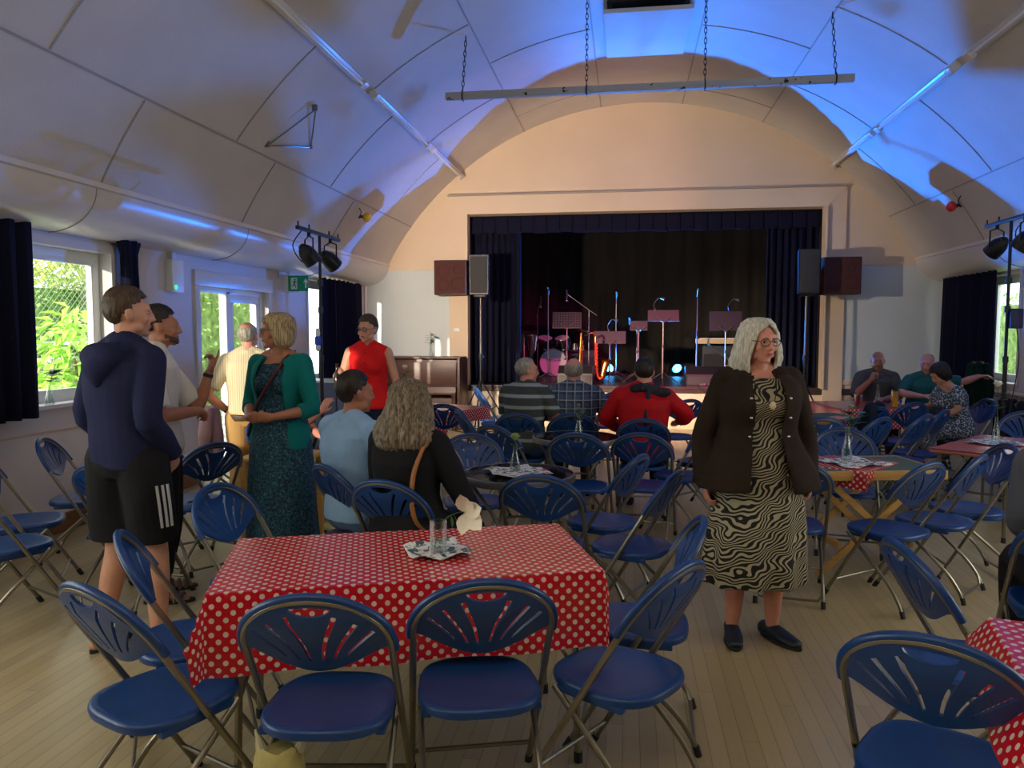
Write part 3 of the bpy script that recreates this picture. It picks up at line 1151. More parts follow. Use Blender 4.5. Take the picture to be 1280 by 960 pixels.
cloth('red polka-dot oilcloth with a folded corner on the table at the bottom right', (1.60, 1.96, 0), -14, 0.615, 0.345, (0.15, 0.1, 0.10, 0.08), 0.742, seed=11, flare=0.45)
folding_table('table under a red polka-dot cloth in front of the piano', -2.30, 8.66, -24, 0.60, 0.38, 0.72)
cloth('red polka-dot oilcloth on the table in front of the piano', (-2.30, 8.66, 0), -24, 0.615, 0.395, (0.14, 0.14, 0.34, 0.1), 0.728, seed=12, flare=0.08)
# small wooden table behind the teal cardigan
t = thing('side_table', 'small wooden table with orange-brown legs behind the teal cardigan', 'table', (-2.48, 5.28, 0), 4)
m = MB()
m.box((0, 0, 0.69), (0.5, 0.45, 0.025), bev=0.006)
m.build('tabletop', M['wood_table'], t)
for sx in (-1, 1):
    for sy in (-1, 1):
        m = MB()
        m.box((sx * 0.21, sy * 0.19, 0.34), (0.042, 0.042, 0.68), bev=0.004)
        m.build('leg', M['wood_table'], t)

# ------------------------------------------------------------------ vases, roses, paper napkins
def paper_mat(name, base, blots):
    mm = mat(name, base, rough=0.8)
    g = NG(mm)
    tc = g.n('ShaderNodeTexCoord')
    c = base
    for i, (col, sc, th) in enumerate(blots):
        nz = g.n('ShaderNodeTexNoise')
        nz.inputs['Scale'].default_value = sc
        nz.inputs['Detail'].default_value = 3
        mp = g.n('ShaderNodeMapping')
        mp.inputs['Location'].default_value = (i * 3.7, i * 1.9, 0)
        g.l(tc.outputs['Object'], mp.inputs[0])
        g.l(mp.outputs[0], nz.inputs['Vector'])
        c = g.mix(g.math('GREATER_THAN', nz.outputs['Fac'], th), c, col)
    g.l(c, g.b.inputs['Base Color'])
    return mm
M['napkin'] = paper_mat('printed_paper', srgb(226, 226, 220), [(srgb(70, 96, 104), 26, 0.56), (srgb(190, 70, 80), 20, 0.62), (srgb(120, 140, 110), 30, 0.62)])

def napkin(label, x, y, z, w, rz, seed=0, h=0.012):
    rs = np.random.RandomState(seed)
    n = 14
    P = []
    ph = rs.rand(6) * 6
    for i in range(n):
        row = []
        for j in range(n):
            u, v = (i / (n - 1) - 0.5), (j / (n - 1) - 0.5)
            e = max(abs(u), abs(v)) * 2
            zz = 0.003 + h * (0.5 + 0.5 * sin(9 * u + ph[0] + 3 * sin(5 * v + ph[1]))) * e ** 2 + 0.25 * h * sin(17 * v + ph[2]) ** 2
            row.append((u * w * (1 + 0.08 * sin(7 * v + ph[3])), v * w * (1 + 0.08 * sin(6 * u + ph[4])), zz))
        P.append(row)
    m = MB().grid(P)
    o = m.build('paper_napkin', M['napkin'])
    o.location = (x, y, z)
    o.rotation_euler = (0, 0, R(rz))
    tag(o, label, 'napkin', 'printed paper napkins under the vases')
    sd = o.modifiers.new('thickness', 'SOLIDIFY')
    sd.thickness = 0.001
    return o

def vase(label, x, y, z, kind='slim', h=0.2):
    t = thing('glass_vase' if kind != 'tumbler' else 'glass_tumbler', label, 'vase', (x, y, z), 0, 'glass vases with single flowers')
    if kind == 'tumbler':
        r = 0.031
        prof = [(0.001, 0.0), (r - 0.002, 0.0), (r, 0.003), (r + 0.002, h), (r, h), (r - 0.0015, 0.012), (0.001, 0.010)]
    else:
        prof = [(0.001, 0.0), (0.030, 0.0), (0.034, 0.006), (0.030, h * 0.3), (0.018, h * 0.62), (0.011, h * 0.8), (0.013, h), (0.0115, h), (0.0095, h * 0.8), (0.016, h * 0.62), (0.028, h * 0.3), (0.031, 0.010), (0.001, 0.008)]
    m = MB().lathe(prof, 20, cap=False)
    m.build('vessel', M['glass'], t)
    m = MB()
    if kind == 'tumbler':
        m.lathe([(0.001, 0.013), (0.0285, 0.013), (0.029, 0.045), (0.001, 0.045)], 18, cap=False)
    else:
        m.lathe([(0.001, 0.011), (0.029, 0.012), (0.0265, h * 0.3), (0.018, h * 0.5), (0.001, h * 0.5)], 18, cap=False)
    m.build('water', M['water'], t)
    return t

def leaf_shape(m, base, d, w, l, up=(0, 0, 1), curl=0.25):
    d = Vector(d).normalized()
    s = d.cross(Vector(up))
    s = s.normalized() if s.length > 1e-4 else Vector((1, 0, 0))
    n = s.cross(d)
    b = Vector(base)
    rows = []
    for i, (t, ww) in enumerate(((0, 0.05), (0.25, 0.8), (0.5, 1.0), (0.75, 0.7), (1, 0.04))):
        c = b + d * (l * t) - n * (curl * l * t * t)
        rows.append([c - s * (w * ww) + n * (0.15 * w), c, c + s * (w * ww) + n * (0.15 * w)])
    m.grid(rows)

def rose(label, x, y, z, pts, bloom=0.022, tilt=(0, 0, 1), col='petal', leaves=4, seed=0, open_=1.0, lsize=0.045):
    """cut flower standing in a vase: pts = stem points from the foot up, relative to (x, y, z)"""
    rs = random.Random(seed)
    t = thing('rose', label, 'flower', (x, y, z), 0, 'cut flowers in the vases')
    P = catmull(pts, 5)
    m = MB().tube(P, 0.0022, 6)
    m.build('stem', M['stem'], t)
    m = MB()
    for i in range(leaves):
        p = P[int(len(P) * (0.45 + 0.42 * i / max(1, leaves)))]
        a = rs.random() * 6.3
        leaf_shape(m, p, (cos(a), sin(a), 0.2 + 0.5 * rs.random()), lsize * 0.36, lsize * (0.8 + 0.5 * rs.random()))
    if leaves:
        m.build('leaf', M['leaf'], t)
    top = Vector(P[-1])
    q = Vector((0, 0, 1)).rotation_difference(Vector(tilt).normalized())
    m = MB()
    m.ell(top + q @ Vector((0, 0, bloom * 0.5)), (bloom * 0.55, bloom * 0.55, bloom * 0.75), nu=10, nv=7)
    for ring, (nn, rad, hh, op) in enumerate(((5, 0.72, 1.35, 0.25), (6, 0.95, 1.2, 0.55), (6, 1.15, 0.95, 0.95))):
        for k in range(nn):
            a = 2 * pi * k / nn + ring * 0.6
            rows = []
            for i in range(4):
                tt = i / 3
                rr = bloom * (0.25 + (rad - 0.25) * math.sin(tt * pi / 2) * (0.65 + 0.35 * op * open_))
                row = []
                for j in range(4):
                    w = (j / 3 - 0.5) * 1.15 * (0.45 + 0.55 * sin(pi * (0.15 + 0.7 * tt)))
                    row.append(top + q @ Vector((rr * cos(a + w), rr * sin(a + w), bloom * hh * tt * (1 - 0.25 * op * tt))))
                rows.append(row)
            m.grid(rows)
    b = m.build('bloom', M[col], t)
    return t

# T1: tumbler with a drooping open flower on a printed napkin
napkin('crumpled printed paper napkin under the tumbler on the big red table', -0.72, 2.86, 0.744, 0.23, 30, 1, 0.02)
vase('straight glass tumbler holding a drooping white flower on the big red table', -0.705, 2.83, 0.750, 'tumbler', 0.125)
t = thing('white_flower', 'open white flower drooping over the rim of the tumbler on the big red table', 'flower', (-0.705, 2.83, 0.750), 0, 'cut flowers in the vases')
m = MB().tube(catmull([(-0.02, 0.0, 0.014), (0.0, 0.0, 0.07), (0.028, 0.0, 0.132), (0.07, 0.0, 0.158), (0.105, 0.0, 0.165)], 5), 0.0022, 6)
m.build('stem', M['stem'], t)
m = MB()
leaf_shape(m, (0.06, 0, 0.152), (0.5, 0.2, -0.9), 0.010, 0.06)
leaf_shape(m, (0.05, 0, 0.148), (0.2, 0.3, -1), 0.009, 0.05)
leaf_shape(m, (0.07, 0, 0.158), (0.7, -0.3, 0.4), 0.008, 0.04)
m.build('leaf', M['leaf'], t)
m = MB()
for a, ln, w in ((100, 0.085, 0.030), (20, 0.080, 0.034), (-40, 0.095, 0.036), (-95, 0.085, 0.030), (60, 0.06, 0.028)):
    dd = Vector((cos(R(a)), -0.25, sin(R(a))))
    leaf_shape(m, (0.108, -0.004, 0.163), dd, w, ln, up=(0, -1, 0.2), curl=-0.18)
m.build('bloom', M['petal'], t)
# other tables
napkin('printed paper napkin under the vase on the nearer round table', -0.66, 4.70, 0.722, 0.34, 38, 2)
vase('slim glass vase on the nearer round table', -0.68, 4.72, 0.728, 'slim', 0.165)
rose('pale green flower bud in the vase on the nearer round table', -0.68, 4.72, 0.738, [(0, 0, 0), (0.003, 0, 0.1), (0, 0, 0.19)], 0.030, col='green_bud', leaves=3, seed=2)
vase('slim glass vase on the farther round table before the checked shirt', -0.38, 6.28, 0.742, 'slim', 0.17)
rose('spray of green leaves in the vase on the farther round table', -0.38, 6.28, 0.752, [(0, 0, 0), (0.003, 0, 0.12), (0, 0, 0.24)], 0.012, col='green_bud', leaves=9, seed=3, lsize=0.075)
vase('tall slim glass vase on the nearer pine table', 1.50, 5.50, 0.712, 'slim', 0.235)
napkin('printed paper napkin under the vase on the nearer pine table', 1.52, 5.46, 0.706, 0.34, 30, 4)
rose('drooping green-leaved rose in the tall vase on the nearer pine table', 1.50, 5.50, 0.722, [(0, 0, 0), (0.004, 0, 0.16), (0.012, 0, 0.27), (0.02, 0, 0.36)], 0.018, col='green_bud', leaves=9, seed=4, lsize=0.10)
vase('slim glass vase on the farther pine table', 1.78, 8.55, 0.706, 'slim', 0.22)
napkin('printed paper napkin under the vase on the farther pine table', 1.80, 8.53, 0.702, 0.30, 20, 5)
rose('white rose with dark leaves in the vase on the farther pine table', 1.78, 8.55, 0.716, [(0, 0, 0), (0.004, 0, 0.16), (0.02, 0, 0.3), (0.035, 0, 0.42)], 0.030, leaves=8, seed=5, lsize=0.11)
vase('slim glass vase on the table by the right wall', 3.04, 6.86, 0.680, 'slim', 0.21)
napkin('printed paper napkin under the vase on the table by the right wall', 3.04, 6.83, 0.676, 0.38, 40, 6)
rose('white rose with bright leaves on the table by the right wall', 3.04, 6.86, 0.690, [(0, 0, 0), (0.003, 0, 0.2), (0.004, 0, 0.34), (0.0, 0, 0.46)], 0.032, leaves=7, seed=6, lsize=0.10)
vase('slim glass vase on the red table in front of the piano', -2.50, 8.46, 0.730, 'slim', 0.20)
rose('white rose in the vase on the red table in front of the piano', -2.50, 8.46, 0.740, [(0, 0, 0), (0, 0, 0.2), (0.01, 0, 0.32), (0.015, 0, 0.44)], 0.032, leaves=7, seed=7, lsize=0.10)
# drinks on the bald man's table
vase('slim glass vase among the drinks on the table of the bald man', 2.86, 9.32, 0.730, 'slim', 0.26)
rose('pale yellow rose in front of the face of the bald man', 2.86, 9.32, 0.740, [(0, 0, 0), (0.003, 0, 0.2), (-0.03, 0, 0.36), (-0.07, 0, 0.46)], 0.030, leaves=4, seed=9, lsize=0.08)
def drink(label, x, y, z, r, h, fill, col, nm):
    t = thing(nm, label, 'glass', (x, y, z), 0)
    m = MB().lathe([(0.001, 0), (r * 0.8, 0), (r * 0.82, 0.004), (r, h), (r - 0.002, h), (r * 0.8 - 0.002, 0.01), (0.001, 0.01)], 18, cap=False)
    m.build('vessel', M['glass'], t)
    m = MB().lathe([(0.001, 0.011), (r * 0.78, 0.011), (r * (0.8 + 0.2 * fill) - 0.003, h * fill), (0.001, h * fill)], 18, cap=False)
    m.build('drink', mat('drink_' + nm, col, rough=0.15), t)
drink('glass of red drink on the table of the bald man', 2.64, 9.28, 0.730, 0.045, 0.15, 0.8, srgb(150, 16, 22), 'beer_glass')
drink('tall glass of orange-yellow drink on the table of the bald man', 3.04, 9.30, 0.730, 0.040, 0.20, 0.92, srgb(226, 164, 20), 'tall_glass')
t = thing('paper_cup', 'white paper cup on the seat of the bright blue chair by the loudspeaker pole', 'cup', (-1.60, 9.56, 0.452))
MB().lathe([(0.001, 0), (0.028, 0), (0.036, 0.085), (0.038, 0.088), (0.034, 0.086), (0.026, 0.006), (0.001, 0.006)], 18, cap=False).build('cup_body', M['pvc'], t)
# carrier bag under the left middle chair
bag = MB()
rr = []
for i, (z, w, d) in enumerate(((0, 0.075, 0.05), (0.02, 0.085, 0.06), (0.12, 0.09, 0.065), (0.22, 0.082, 0.055), (0.30, 0.07, 0.04), (0.34, 0.072, 0.03))):
    rr.append([((w + 0.010 * sin(5 * a + i * 1.3)) * cos(a), (d + 0.008 * sin(4 * a + i * 2)) * sin(a), z + (0.012 * sin(5 * a) if i > 3 else 0)) for a in [2 * pi * k / 24 for k in range(24)]])
bag.rings(rr)
t = thing('plastic_bag', 'crumpled yellowish plastic bag on the floor under the left near chair', 'bag', (-1.03, 2.13, 0.0), 10)
bag.build('sack', mat('yellow_plastic_film', srgb(206, 196, 130), rough=0.35, var=0.25, vscale=14, bump=0.5, bscale=30), t)
film = mat('pale_plastic_film', srgb(214, 210, 180), rough=0.35)
for sx, lean in ((-0.052, -0.02), (0.058, 0.03)):
    m = MB().tube([(sx, 0.0, 0.33), (sx + lean * 0.5, 0.0, 0.365), (sx + lean, 0.0, 0.395)], [0.016, 0.010, 0.003], 8)
    m.build('handle', film, t)
# ------------------------------------------------------------------ curtains
def drape(name, label, cat, m, x0, x1, y0, y1, z0, z1, folds, amp, narrow=1.0, mt=None, rag=0.0, hang=None, cols=None, group=None, lean=0.0):
    """pleated hanging between two floor points; bottom can be narrower or leaning"""
    mbd = MB()
    n = folds * 10
    rows = []
    dx, dy = x1 - x0, y1 - y0
    L = math.hypot(dx, dy)
    nx, ny = -dy / L, dx / L
    rs = np.random.RandomState(int(abs(x0 * 97 + y0 * 31)) + folds)
    ph = rs.rand(3) * 6
    nz = 14
    for i in range(n + 1):
        t = i / n
        row = []
        for j in range(nz + 1):
            q = j / nz
            z = z1 + (z0 - z1) * q
            tt = 0.5 + (t - 0.5) * (1 + (narrow - 1) * q) + lean * q
            a = amp * (0.55 + 0.45 * q) * (sin(2 * pi * folds * t + 0.8 * sin(5 * t + ph[0]) + 0.4 * q) + 0.35 * sin(2 * pi * folds * 2.3 * t + ph[1]))
            zz = z + (rag * (rs.rand() - 0.3) if j == 0 else 0)
            row.append((x0 + dx * tt + nx * a, y0 + dy * tt + ny * a, zz))
        rows.append(row)
    mbd.grid(rows)
    o = mbd.build(name, mt or M['navy_velvet'])
    sd = o.modifiers.new('thickness', 'SOLIDIFY')
    sd.thickness = 0.006
    tag(o, label, cat, group)
    return o

GC = 'dark curtains of the hall'
drape('stage_curtain', 'navy stage curtain drawn to the left side of the stage', 'curtain', None, -2.66, -1.80, 13.12, 13.16, 0.72, 3.50, 7, 0.055, group=GC)
drape('stage_curtain', 'navy stage curtain drawn to the right side of the stage', 'curtain', None, 2.26, 3.07, 13.16, 13.12, 0.72, 3.50, 7, 0.055, group=GC)
# pelmet with box pleats
m = MB()
n = 26
rows = []
x0, x1 = OX0 + 0.02, OX1 - 0.02
for i in range(n):
    xa, xb = x0 + (x1 - x0) * i / n, x0 + (x1 - x0) * (i + 1) / n
    for fx, off in ((0.0, 0.0), (0.10, 0.03), (0.55, 0.038), (0.90, 0.03), (0.99, -0.01)):
        x = xa + (xb - xa) * fx
        s = 0.010 * sin(i * 2.1)
        rows.append([(x, 13.02 - off * (0.3 + 0.7 * q) , 3.555 + (3.245 + s + 0.02 * (fx < 0.05) - 3.555) * q) for q in (0, 0.25, 0.5, 0.75, 1)])
m.grid(rows)
o = m.build('pelmet_curtain', M['navy_velvet'], ang=25)
o.modifiers.new('t', 'SOLIDIFY').thickness = 0.006
tag(o, 'short pleated navy pelmet across the top of the stage', 'curtain', GC)
# black backcloth
o = drape('backcloth', 'black cloth hanging across the back of the stage', 'curtain', None, -3.4, 3.9, 17.1, 17.1, 0.69, 4.3, 16, 0.03, mt=M['black_drape'], group=GC)
# windows
drape('window_curtain', 'black curtain at the left photo edge beside the garden window', 'curtain', None, XL + 0.13, XL + 0.13, 4.25, 5.12, 0.96, 2.42, 5, 0.05, group=GC, rag=0.02)
# tied-up short curtain at the right of the garden window
m = MB()
rr = []
for z, w, d in ((2.405, 0.15, 0.045), (2.36, 0.13, 0.06), (2.28, 0.09, 0.055), (2.15, 0.085, 0.06), (2.0, 0.09, 0.065), (1.8, 0.095, 0.07), (1.5, 0.10, 0.07), (1.1, 0.11, 0.07), (1.0, 0.11, 0.07)):
    rr.append([(XL + 0.10 + (d + 0.012 * sin(7 * a)) * cos(a), 6.28 + (w + 0.014 * sin(6 * a + 1)) * sin(a), z + (0.012 * sin(9 * a) if z > 2.39 else 0)) for a in [2 * pi * k / 40 for k in range(40)]])
m.rings(rr)
tag(m.build('window_curtain', M['navy_velvet']), 'narrow bunched black curtain right of the garden window, behind the boy', 'curtain', GC)
t = thing('curtain_rail', 'thin white curtain rail above the garden window', 'rail', (XL, 5.6, 2.40))
m = MB().tube([(0.08, -1.4, 0.01), (0.08, 0.8, 0.01)], 0.011, 8)
m.build('rod', M['trim'], t)
for y in (-1.2, -0.1, 0.75):
    m = MB().box((0.04, y, 0.01), (0.08, 0.02, 0.03))
    m.build('bracket', M['trim'], t)
drape('window_curtain', 'black curtain hanging behind the lamp stand, far end of the left wall', 'curtain', None, XL + 0.13, XL + 0.13, 10.50, 12.22, 0.78, 2.36, 9, 0.045, group=GC, rag=0.03, narrow=1.0)
t = thing('curtain_rail', 'white curtain rail over the black curtain at the far end of the left wall', 'rail', (XL, 11.3, 2.36))
MB().tube([(0.06, -1.0, 0.02), (0.06, 1.0, 0.02)], 0.012, 8).build('rod', M['trim'], t)
MB().box((0.04, -0.95, 0.02), (0.09, 0.09, 0.05), bev=0.01).build('bracket', M['trim'], t)
drape('window_curtain', 'navy curtain at the right wall, the half nearer the stage, slanting', 'curtain', None, XR - 0.13, XR - 0.13, 12.48, 11.72, 0.93, 2.40, 5, 0.04, group=GC, rag=0.02, narrow=1.05, lean=-0.04)
drape('window_curtain', 'navy curtain at the right wall, the half behind the lamp stand', 'curtain', None, XR - 0.12, XR - 0.12, 11.78, 10.82, 0.93, 2.40, 6, 0.045, group=GC, rag=0.02)
t = thing('curtain_rail', 'curtain rail over the navy curtains on the right wall', 'rail', (XR, 11.5, 2.40))
MB().tube([(-0.07, -1.15, 0.01), (-0.07, 1.1, 0.01)], 0.010, 8).build('rod', M['trim'], t)
MB().tube([(0, -1.1, 0.03), (-0.05, -1.1, 0.06), (-0.08, -1.12, 0.03), (-0.07, -1.15, 0.0)], 0.006, 6).build('hook', M['chrome'], t)

# ------------------------------------------------------------------ ceiling fixtures
def batten(label, xa, y0, y1, tube=True):
    t = thing('fluorescent_batten', label, 'light fitting', (arc(xa)[0], (y0 + y1) / 2, arc(xa)[1]), 0, 'white light battens along the ceiling')
    t.rotation_euler = (0, R(xa), 0)
    L = y1 - y0
    m = MB().box((0, 0, -0.035), (0.085, L, 0.06), bev=0.012)
    m.build('trunking', M['trim'], t)
    for s in (-1, 1):
        m = MB().box((0, s * (L / 2 - 0.06), -0.082), (0.085, 0.12, 0.05), bev=0.008)
        m.build('end_cap', M['trim'], t)
    if tube:
        m = MB().tube([(0, -L / 2 + 0.1, -0.086), (0, L / 2 - 0.1, -0.086)], 0.016, 10)
        m.build('lamp_tube', mat('unlit_tube', srgb(232, 234, 232), rough=0.15), t)
for xa, nm in ((-38.4, 'left'), (38.4, 'right')):
    batten('white unlit light batten on the %s of the ceiling, nearest the camera' % nm, xa, 5.6, 7.95)
    batten('white unlit light batten on the %s of the ceiling, middle of the row' % nm, xa, 8.25, 10.6)
    batten('white unlit light batten on the %s of the ceiling, nearest the stage' % nm, xa, 10.75, 12.75)
t = thing('ceiling_hatch', 'pale square hatch panel hanging open under the top of the ceiling', 'hatch', (0.2, 9.62, 5.16))
m = MB().box((0, 0, 0), (0.98, 1.6, 0.05), rot=(R(2.5), 0, 0), bev=0.01)
m.build('panel', M['ceiling'], t)
m = MB()
for sx in (-1, 1):
    m.box((sx * 0.42, -0.78, 0.05), (0.05, 0.05, 0.10))
m.build('hinge', M['black_metal'], t)
m = MB().box((0, -0.55, 0.075), (0.9, 0.5, 0.03))
m.build('opening', M['black_plastic'], t)  # black slab standing in for the shade in the gap above the panel

# bar hanging from the ceiling on four chains
t = thing('lighting_bar', 'white painted bar with dark chips hanging from four chains before the stage', 'bar', (0.14, 8.5, 4.185))
chip = paper_mat('chipped_white_paint', srgb(172, 170, 160), [(srgb(40, 36, 32), 14, 0.68)])
MB().box((0, 0, 0), (4.28, 0.07, 0.075), bev=0.006).build('bar', chip, t)
def chain(x, z0, z1, lean=0.0):
    m = MB()
    n = int((z1 - z0) / 0.052)
    for i in range(n):
        z = z0 + (i + 0.5) * (z1 - z0) / n
        xx = x + lean * (i + 0.5) / n
        pts = []
        for k in range(10):
            a = 2 * pi * k / 10
            u, w = 0.014 * cos(a), 0.036 * sin(a)
            pts.append((xx + (u if i % 2 else 0), (0 if i % 2 else u), z + w))
        m.tube(pts, 0.0042, 5, closed=True)
    c = m.build('chain', M['black_metal'], t)
    k = MB().tube([(x, -0.03, -0.05), (x, -0.045, 0.0), (x, -0.03, 0.05), (x, 0.03, 0.05), (x, 0.045, 0.0), (x, 0.03, -0.05)], 0.007, 6, closed=True)
    k.build('shackle', M['black_metal'], c)
chain(-1.95, 0.05, 0.635, 0.04)
chain(-0.59, 0.05, 1.01)
chain(0.65, 0.05, 1.01)
chain(1.96, 0.05, 0.665, -0.05)
# triangular wire bracket on the left of the ceiling
t = thing('wire_bracket', 'thin triangular metal bracket on the left slope of the ceiling', 'bracket', (-3.4, 7.6, 3.6))
A_, B_, C_ = Vector((-0.14, -0.25, -0.16)), Vector((0.27, -0.02, 0.24)), Vector((-0.02, 0.53, 0.0))
for a, b in ((A_, B_), (B_, C_), (A_, C_)):
    MB().tube([a, b], 0.008, 6).build('rod', M['grey_rim'], t)
for p in (A_, B_, C_):
    MB().box(p + Vector((-0.01, 0, 0.015)), (0.05, 0.03, 0.06)).build('fixing', M['grey_rim'], t)
# coloured spot bulbs
def spot_bulb(label, x, y, z, col, out):
    t = thing('spot_bulb', label, 'lamp', (x, y, z), 0, 'coloured reflector bulbs on the ceiling')
    s = out
    MB().tube(catmull([(s * 0.12, 0, 0.16), (s * 0.06, 0, 0.06), (s * 0.10, 0, -0.02), (s * 0.05, -0.01, 0.0)], 4), 0.007, 6).build('arm', M['black_metal'], t)
    MB().tube([(s * 0.07, -0.02, 0.0), (s * 0.02, -0.03, -0.01)], [0.022, 0.026], 10).build('socket', M['black_plastic'], t)
    b = MB()
    b.ell((-s * 0.035, -0.045, -0.02), (0.058, 0.058, 0.066), nu=16, nv=10)
    b.build('bulb', mat('bulb_' + label[:4], col, rough=0.12, coat=0.6), t)
spot_bulb('yellow reflector bulb on the ceiling left of the stage', -3.58, 10.35, 3.18, srgb(206, 170, 20), -1)
spot_bulb('red reflector bulb on the ceiling right of the stage', 4.00, 10.4, 3.16, srgb(230, 20, 24), 1)

# ------------------------------------------------------------------ wall fixtures
t = thing('emergency_light', 'white emergency light box with a green lamp on the left wall', 'light', (XL, 7.07, 2.12))
MB().box((0.04, 0, 0.02), (0.08, 0.20, 0.32), bev=0.015).build('housing', M['pvc'], t)
MB().box((0.03, -0.02, 0.235), (0.05, 0.07, 0.10), bev=0.006).build('junction_box', M['trim'], t)
MB().tube([(0.02, -0.02, 0.28), (0.02, -0.02, 0.34)], 0.012, 8).build('conduit', M['trim'], t)
MB().ell((0.085, -0.05, -0.09), (0.010, 0.018, 0.018)).build('lamp', mat('green_led', (0.02, 0.6, 0.1, 1), emis=(0.02, 1.0, 0.15, 1), estr=3), t)
t = thing('exit_sign', 'green emergency exit sign projecting from the left wall', 'sign', (XL, 9.60, 2.22))
MB().box((0.12, 0, 0), (0.24, 0.07, 0.22), bev=0.008).build('housing', M['pvc'], t)
pl = MB().box((0.22, -0.037, 0.0), (0.27, 0.008, 0.20)).build('sign_plate', mat('exit_green', srgb(0, 122, 84), rough=0.3, emis=srgb(0, 122, 84), estr=0.12), t)
w = mat('sign_white', srgb(228, 240, 232), rough=0.4)
g_ = MB()
yy = -0.0425
# door outline and running figure, left; upward arrow, right
g_.box((0.165, yy, 0), (0.085, 0.003, 0.15))
g_.build('doorway', w, pl, smooth=False)
g_ = MB()
yy -= 0.003
g_.disc((0.180, yy, 0.048), (0, 1, 0), 0.011, 0.003, 12)
for a, b, r_ in (((0.178, yy, 0.034), (0.168, yy, -0.008), 0.010), ((0.178, yy, 0.030), (0.200, yy, 0.012), 0.005), ((0.174, yy, 0.028), (0.150, yy, 0.018), 0.005),
                ((0.168, yy, -0.008), (0.188, yy, -0.030), 0.006), ((0.188, yy, -0.030), (0.184, yy, -0.058), 0.005), ((0.168, yy, -0.008), (0.150, yy, -0.034), 0.006), ((0.150, yy, -0.034), (0.134, yy, -0.036), 0.005)):
    g_.tube([a, b], r_, 6)
g_.build('running_figure', mat('sign_green', srgb(0, 110, 76), rough=0.4), pl)
g_ = MB()
yy = -0.0425
g_.prism([(0.315, yy, -0.06), (0.335, yy, -0.06), (0.335, yy, 0.01), (0.36, yy, 0.01), (0.325, yy, 0.065), (0.29, yy, 0.01), (0.315, yy, 0.01)], (0, 0.003, 0))
g_.build('arrow', w, pl, smooth=False)
for y in (9.45, 9.75):
    m = MB().tube([(XL + 0.01, y, 2.28), (XL + 0.01, y, 2.42)], 0.009, 6)
    struct('trim_conduit_%d' % int(y * 100), m, M['trim'])
t = thing('thermostat', 'small white switch box on the left stage jamb', 'switch', (-2.83, YF - 0.05, 1.62))
MB().box((0, -0.02, 0), (0.10, 0.04, 0.06), bev=0.008).build('box', M['pvc'], t)
# ------------------------------------------------------------------ wall loudspeakers and poles
brown = paper_mat('brown_speaker_cloth', srgb(76, 34, 26), [(srgb(150, 120, 110), 9, 0.80)])
def wall_speaker(label, x, y, z):
    t = thing('wall_loudspeaker', label, 'loudspeaker', (x, y, z), 0, 'brown loudspeakers on the front wall')
    MB().box((0, 0.17, 0), (0.54, 0.34, 0.56), bev=0.008).build('cabinet', mat('brown_cabinet', srgb(70, 34, 26), rough=0.5, var=0.15), t)
    MB().box((0, -0.004, 0), (0.50, 0.012, 0.52)).build('grille', brown, t)
    for dx, dz, r_ in ((-0.11, 0.1, 0.10), (0.12, -0.1, 0.10), (-0.11, -0.12, 0.09), (0.12, 0.12, 0.06)):
        MB().tube([(dx + r_ * cos(a), -0.010, dz + r_ * sin(a)) for a in [2 * pi * k / 24 for k in range(24)]], 0.004, 5, closed=True).build('cone_ring', M['black_plastic'], t)
    MB().box((0.0, 0.42, -0.22), (0.10, 0.26, 0.05)).build('bracket', M['grey_rim'], t)
wall_speaker('square brown loudspeaker on the front wall left of the stage', -2.85, 12.35, 2.475)
wall_speaker('square brown loudspeaker on the front wall right of the stage', 3.205, 12.25, 2.435)
def pole_speaker(label, lab2, x, y, zb, zt):
    t = thing('pa_loudspeaker', label, 'loudspeaker', (x, y, zb), 0, 'black loudspeakers on poles beside the stage')
    h = zt - zb
    m = MB()
    m.prism([(-0.15, -0.14, 0), (0.15, -0.14, 0), (0.11, 0.16, 0), (-0.11, 0.16, 0)], (0, 0, h))
    m.build('cabinet', M['black_plastic'], t, smooth=False)
    MB().box((0, -0.146, h / 2), (0.27, 0.014, h - 0.05), bev=0.005).build('grille', mat('dark_grille', (0.035, 0.034, 0.030, 1), rough=0.6, bump=0.6, bscale=300), t)
    MB().box((0, 0, -0.02), (0.20, 0.16, 0.04), bev=0.01).build('pole_mount', M['black_metal'], t)
    s = thing('speaker_stand', lab2, 'stand', (x, y, 0), 0, 'black tripod stands under the loudspeakers')
    MB().tube([(0, 0, 0.25), (0, 0, 1.2)], 0.022, 10).build('pole', M['black_metal'], s)
    MB().tube([(0, 0, 1.2), (0, 0, zb - 0.04)], 0.017, 10).build('inner_pole', mat('worn_metal_%d' % (x > 0), srgb(120, 110, 96), rough=0.4, metal=0.7), s)
    MB().tube([(0, 0, 1.15), (0, 0, 1.24)], 0.032, 10).build('collar', M['black_plastic'], s)
    MB().ell((0.045, 0, 1.19), (0.02, 0.012, 0.02)).build('knob', M['black_plastic'], s)
    for k in range(3):
        a = 0.5 + 2 * pi * k / 3
        m = MB().tube([(0.02 * cos(a), 0.02 * sin(a), 0.80), (0.5 * cos(a), 0.5 * sin(a), 0.012)], 0.012, 7)
        lg = m.build('leg', M['black_metal'], s)
        MB().tube([(0.01 * cos(a), 0.01 * sin(a), 0.28), (0.27 * cos(a), 0.27 * sin(a), 0.385)], 0.008, 6).build('brace', M['black_metal'], lg)
pole_speaker('slim black loudspeaker on the pole before the left stage curtain', 'black tripod stand under the loudspeaker left of the stage', -2.31, 12.15, 2.18, 2.80)
pole_speaker('slim black loudspeaker on the pole before the right stage curtain', 'black tripod stand under the loudspeaker right of the stage', 2.66, 12.10, 2.16, 2.81)

